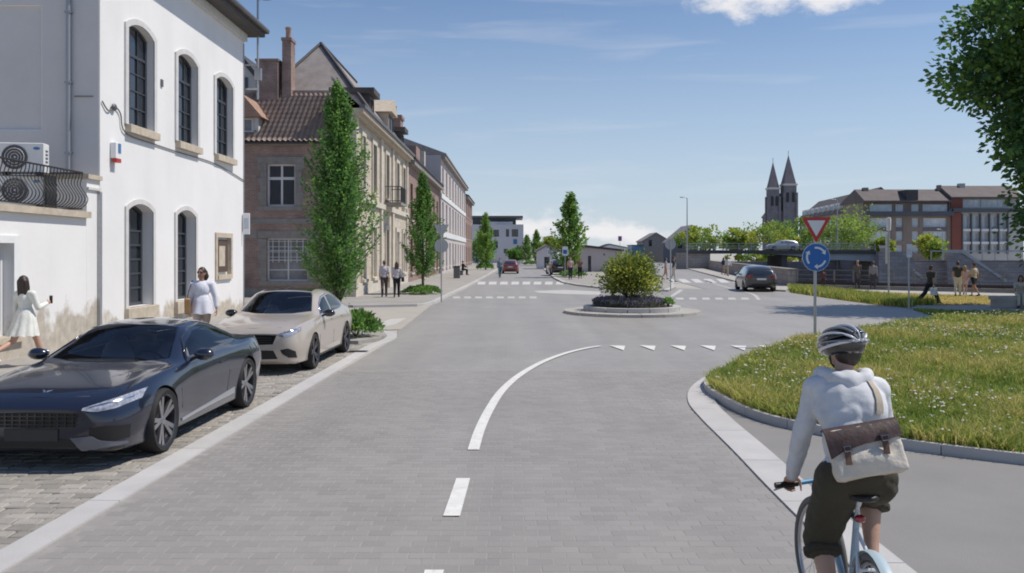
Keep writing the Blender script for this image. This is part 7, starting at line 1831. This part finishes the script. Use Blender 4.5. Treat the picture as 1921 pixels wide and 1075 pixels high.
for n in 'LR':
    mb = MB(); d = (J['an' + n] - J['kn' + n]).normalized(); c = J['kn' + n] + d * .075
    mb.tube([c - d * .02, c + d * .02], .105, 14); melt(mb, .010, cloth((.040, .034, .022)), 'shorts_cuff', cy, 3)
shoes(cy, J, (.05, .05, .055), .010); hair(cy, J, 'short', 'dark', .010)
# helmet: dark shell, pale ribs, rim
HM = J['headM']; hc = J['head'] + HM @ V3(0, -.008, .030); rx, ry, rz_ = .112, .145, .108
hm = MB(); rings = []
for j in range(13):
    th = R(124) * j / 12; rings.append([hc + HM @ V3(rx * .95 * math.sin(th) * math.cos(a) if j else 0.001 * math.cos(a), ry * .95 * math.sin(th) * math.sin(a) if j else .001 * math.sin(a), rz_ * .95 * math.cos(th)) for a in [2 * math.pi * i / 28 for i in range(28)]])
hm.loft(rings); helmet = hm.build('helmet', M['gloss_black'], cy, True, 60)
M['helmet_white'] = mat('helmet_white', (.70, .71, .73), .25, coat=.8); M['helmet_grey'] = mat('helmet_grey', (.22, .23, .25), .3, coat=.6)
for k, ph in enumerate((-78, -52, -27, 0, 27, 52, 78)):
    q = []
    for th in np.linspace(R(-84), R(78), 16):
        q.append(hc + HM @ V3(rx * 1.03 * math.sin(R(ph)) * math.cos(th) ** .7, ry * 1.04 * math.sin(th), rz_ * (1.05 * math.cos(R(ph)) * max(0, math.cos(th)) ** .7 - .05)))
    mb = MB(); mb.tube(q, [.006] + [.0095 if abs(ph) < 60 else .008] * 14 + [.005], 8, flat=.7); mb.build('helmet_rib', M['helmet_white' if k in (1, 3, 5) else 'helmet_grey'], helmet, True)
for z_, r_ in ((-.010, 1.02), (.030, .985)):
    for s in (-1, 1):
        mb = MB(); mb.tube([hc + HM @ V3(s * rx * r_ * math.cos(a), ry * r_ * math.sin(a), z_ + .02 * math.sin(a) * -1) for a in np.linspace(R(-88), R(70), 14)], .009, 6); mb.build('helmet_rim', M['helmet_white' if z_ < 0 else 'gloss_black'], helmet, True)
mb = MB(); mb.tube([hc + HM @ V3(-.085, .02, -.02), hc + HM @ V3(-.072, .03, -.10), hc + HM @ V3(0, .06, -.155), hc + HM @ V3(.072, .03, -.10), hc + HM @ V3(.085, .02, -.02)], .006, 6); mb.build('chin_strap', M['black'], helmet)
# messenger bag
Bm = Matrix.Translation(Vector(BL)) @ Matrix.Rotation(BR_, 4, 'Z')
bagM = Bm @ Matrix.Translation((-.012, .125, 1.185)) @ Matrix.Rotation(R(-11), 4, 'Y') @ Matrix.Rotation(R(-22), 4, 'X') @ Matrix.Scale(.86, 4)
bg = thing('messenger_bag', 'cream canvas messenger bag with dark brown leather flap slung on the back of the cyclist', 'bag'); bg.matrix_world = bagM
mb = MB(); mb.box(-.205, .205, -.06, .055, -.15, .14); mb.ell((0, -.02, -.06), (.19, .075, .08), 14, 8); mb.ell((-.16, 0, -.09), (.06, .06, .07), 10, 8); mb.ell((.16, 0, -.09), (.06, .06, .07), 10, 8)
bag_o = melt(mb, .010, M['canvas'], 'pouch', bg, 26, wrinkle=((.006, .12), (.006, .07)))
fp = [(-.222, -.03), (-.14, .005), (0, .03), (.12, .035), (.222, .045)]
mb = MB(); rings = []
for x in np.linspace(-.215, .215, 24):
    zb = np.interp(x, [q[0] for q in fp], [q[1] for q in fp]); bul = .076 - .02 * (abs(x) / .215) ** 2
    rings.append([(x, -bul - .006, zb), (x, -bul - .004, (zb + .12) / 2), (x, -.062, .128), (x, -.035, .158), (x, .03, .158), (x, .03, .148), (x, -.03, .146), (x, -.05, .118), (x, -bul + .006, (zb + .12) / 2), (x, -bul + .004, zb)])
mb.loft(rings); mb.build('flap', M['brown_leather'], bg, True, 60)
M['strap_leather'] = mat('worn_strap_leather', (.115, .062, .038), .6, var=.25, vscale=20, bump=.2)
for x in (-.12, .105):
    zb = np.interp(x, [q[0] for q in fp], [q[1] for q in fp])
    mb = MB(); mb.M = Matrix.Translation((x, -.088, zb)) @ Matrix.Rotation(R(8), 4, 'Y'); mb.box(-.017, .017, -.004, .004, -.085, .055); s_o = mb.build('closing_strap', M['strap_leather'], bg)
    mb = MB(); mb.M = Matrix.Translation((x, -.098, zb + .012)); mb.box(-.024, .024, -.006, .006, -.022, .026); mb.build('buckle', M['brown_leather'], s_o)
    mb = MB(); mb.M = Matrix.Translation((x, -.107, zb + .004)); ring_x2 = [(-.018, -.014), (.018, -.014), (.018, .014), (-.018, .014)]; mb.tube([(a, 0, b) for a, b in ring_x2], .003, 5, close=True); mb.build('buckle_ring', M['rim'], s_o)
# shoulder strap lies on the sweatshirt
hv = hd_o.data; bv = BVHTree.FromPolygons([v.co for v in hv.vertices], [tuple(p.vertices) for p in hv.polygons])
inv = bagM.inverted()
pts = []
for a, b, c in spline([(.165, .15, 1.36), (.150, .28, 1.46), (.118, .40, 1.57), (.10, .50, 1.60), (.05, .62, 1.47), (-.06, .60, 1.30)], 6):
    co, no_, _, _ = bv.find_nearest(V3(a, b, c)); pts.append((co + no_ * .006, no_))
mb = MB(); rings = []
for i, (p_, no_) in enumerate(pts):
    tn = (pts[min(i + 1, len(pts) - 1)][0] - pts[max(i - 1, 0)][0]).normalized(); sd = tn.cross(no_).normalized()
    rings.append([p_ + sd * .021, p_ + sd * .021 + no_ * .004, p_ - sd * .021 + no_ * .004, p_ - sd * .021])
Mx = inv @ Bm; mb.M = Mx
mb.loft(rings); mb.build('shoulder_strap', cloth((.42, .36, .28)), bg, True, 40)

# ================================================================== signs, lamps, small street furniture
M['sign_red'] = mat('sign_red', (.50, .030, .035), .45); M['sign_white'] = mat('sign_white', (.76, .76, .77), .45); M['sign_blue'] = mat('sign_blue', (.012, .13, .45), .4); M['sign_back'] = mat('sign_back_grey', (.42, .43, .44), .5, metal=.3)
def pole(t, h_, r=.038, m='galv', name='pole'):
    mb = MB(); mb.tube([(0, 0, -.02), (0, 0, h_)], r, 12); return mb.build(name, M[m], t, True, 50)
def rounded(poly, r, n=5):
    out = []; m_ = len(poly)
    for i in range(m_):
        p0, p1, p2 = Vector(poly[i - 1]), Vector(poly[i]), Vector(poly[(i + 1) % m_]); a, b = (p0 - p1).normalized(), (p2 - p1).normalized()
        for k in range(n + 1):
            u = k / n; out.append(tuple((p1 + a * r * (1 - u) ** 2 + b * r * u ** 2)))
    return out
def plate(t, name, poly, m, y0, y1, parent=None):
    mb = MB(); mb.prism_y(poly, y0, y1); return mb.build(name, M[m], parent or t)
sg = thing('traffic_sign', 'red and white give-way triangle above a blue roundabout disc on a tall grey pole', 'sign', tuple(G(1529, 651)) , R(2))
pole(sg, 2.98, .034)
tri = rounded([(-.345, 3.04), (.345, 3.04), (0, 2.44)], .045)
b_ = plate(sg, 'give_way_plate', tri, 'sign_red', -.075, -.060); plate(sg, 'plate_face', rounded([(-.215, 2.965), (.215, 2.965), (0, 2.59)], .02), 'sign_white', -.080, -.0755, b_)
circ = lambda r, z0, n=40: [(r * math.cos(2 * math.pi * k / n), z0 + r * math.sin(2 * math.pi * k / n)) for k in range(n)]
b_ = plate(sg, 'roundabout_plate', circ(.328, 2.105), 'sign_white', -.072, -.060); plate(sg, 'plate_face', circ(.318, 2.105), 'sign_blue', -.077, -.0725, b_)
for k in range(3):
    a0 = R(38 + 120 * k); a1 = a0 + R(62); arc = np.linspace(a0, a1, 10)
    poly = [(.245 * math.cos(a), 2.105 + .245 * math.sin(a)) for a in arc] + [(.200 * math.cos(a), 2.105 + .200 * math.sin(a)) for a in arc[::-1]]
    mb = MB(); mb.prism_y(poly, -.081, -.0775)
    h0 = a0; mb.prism_y([(.285 * math.cos(h0), 2.105 + .285 * math.sin(h0)), (.160 * math.cos(h0), 2.105 + .160 * math.sin(h0)), (.222 * math.cos(h0 - .38), 2.105 + .222 * math.sin(h0 - .38))], -.0812, -.0776); mb.build('arrow', M['sign_white'], b_)
mb = MB()
for z_ in (2.02, 2.2, 2.6, 2.95): mb.box(-.045, .045, -.059, .02, z_ - .015, z_ + .015)
mb.build('clamp', M['galv'], sg)
def back_sign(label, loc, r, zt, tri_=True):
    t = thing('traffic_sign', label, 'sign', loc); pole(t, zt + (.9 if tri_ else .32), .03)
    plate(t, 'disc', circ(.30, zt), 'sign_back', .035, .045)
    if tri_: plate(t, 'triangle', rounded([(-.33, zt + .92), (.33, zt + .92), (0, zt + .34)], .04), 'sign_back', .035, .045)
    return t
back_sign('grey backs of a triangle and disc sign on the pavement corner by the slim tree', tuple(G(828, 566, .1)), .3, 2.42)
back_sign('grey back of a round sign at the kerb corner near the zebra crossing', tuple(G(1258, 545.5, .1)), .3, 2.60, False)
def panel_sign(label, px, py, Y, w_, h_, zt, face='sign_white', inner='sign_blue', z0=.1):
    t = thing('traffic_sign', label, 'sign', (P(px, 475, Y).x, Y, z0)); pole(t, zt, .03)
    b = part('panel', face, t, (-w_ / 2, w_ / 2, -.055, -.035, zt - h_, zt)); part('symbol', inner, b, (-w_ * .36, w_ * .36, -.060, -.0555, zt - h_ * .82, zt - h_ * .35)); return t
panel_sign('white and blue panel sign in front of the broad columnar tree', 1060, 0, 71, .46, .75, 2.65)
panel_sign('small pale blue panel sign near the far garage', 1031, 0, 100, .5, .95, 2.8, 'sign_white', 'pane_blue')
panel_sign('slim post with a narrow pale blue panel at the lawn corner', 1705, 0, 33.6, .20, .52, 2.55, 'sign_white', 'pane_blue', .01)
panel_sign('blue and red information sign on a thin pole above the far bush', 1163, 0, 140, .6, .8, 5.0, 'sign_red', 'sign_blue', 0)
fl = thing('lamp_post', 'pale grey lamp post with cylindrical head on the quay verge', 'lamp', tuple(G(1667, 561))); pole(fl, 3.3, .04)
mb = MB(); mb.lathe([(.001, 3.92), (.10, 3.9), (.115, 3.8), (.10, 3.3), (.06, 3.28), (.001, 3.28)], 14); mb.build('lamp_head', M['sign_white'], fl, True, 40)
part('banner', 'sign_white', fl, (-.15, -.05, -.01, .01, 1.7, 3.1)); 
def street_lamp(label, px, Y, top, z0=0.0, arm_=.8, r=.07):
    t = thing('street_lamp', label, 'lamp', (P(px, 475, Y).x, Y, z0)); h_ = H + (HY - top) * Y / F - z0
    mb = MB(); mb.tube([(0, 0, -.05), (0, 0, h_ * .55), (0, 0, h_)], [r, r * .75, r * .5], 10); mb.build('pole', M['galv'], t, True, 50)
    mb = MB(); mb.tube([(0, 0, h_ - .02), (-arm_ * .5, 0, h_ + .12), (-arm_, 0, h_ + .15)], r * .4, 6); mb.build('arm', M['galv'], t, True); mb = MB(); mb.ell((-arm_ - .2, 0, h_ + .14), (.32, .14, .08), 12, 8); mb.build('lamp_head', M['sign_back'], t, True); return t
street_lamp('tall thin street lamp where the bridge begins', 1289, 116, 372, 0, .5, .11); street_lamp('tall street lamp in front of the tree at the right end of the bridge', 1571, 124, 376, 0, .6, .1); street_lamp('lamp post on the quay terrace in front of the apartments', 1768, 133, 432, 0, .5, .09)
pw = thing('street_lamp', 'pole lamp bracketed to the end of the white building under the eaves', 'lamp', (-9.55, 32.05, 8.0))
pole(pw, 3.75, .04); part('bracket', 'galv', pw, (-.43, .02, -.20, -.15, 1.2, 1.26)); part('control_box', 'metal_grey', pw, (-.12, .12, -.05, .12, .7, 1.15)); part('bracket', 'galv', pw, (-.43, .02, -.20, -.15, .3, .36))
mb = MB(); mb.tube([(0, 0, 3.7), (.15, 0, 3.8)], .03, 6); mb.ell((.32, 0, 3.78), (.26, .12, .08), 12, 8); mb.build('lamp_head', M['sign_back'], pw, True)
bs = thing('blade_sign', 'small pale blade sign on the corner of the white building facing the brick house', 'sign', (-9.99, 31.6, 2.9)); part('panel', 'sign_white', bs, (.02, .27, -.03, .03, 0, .78), ch=.01); part('bracket', 'galv', bs, (.0, .019, -.02, .02, .1, .7))
part('symbol', 'pane_blue', bs, (.06, .23, -.036, -.031, .2, .6))
lb = thing('litter_bin', 'dark grey litter bin on the pavement beyond the slim tree', 'bin', tuple(G(857, 522, .1))); part('body', 'zinc', lb, (-.26, .26, -.26, .26, 0, .95), ch=.03); part('lid', 'black', lb, (-.29, .29, -.29, .29, .953, 1.03), ch=.02)
mc = thing('manhole_cover', 'small dark iron drain cover at the planter kerb behind the beige car', 'manhole cover', (-3.42, 18.9, .017)); mb = MB(); mb.box(-.22, .22, -.14, .14, 0, .012); mb.build('cover', M['zinc'], mc)
mb = MB()
for k in range(5): mb.box(-.18, .18, -.11 + k * .05, -.09 + k * .05, .0125, .016)
mb.build('grate', M['black'], mc)
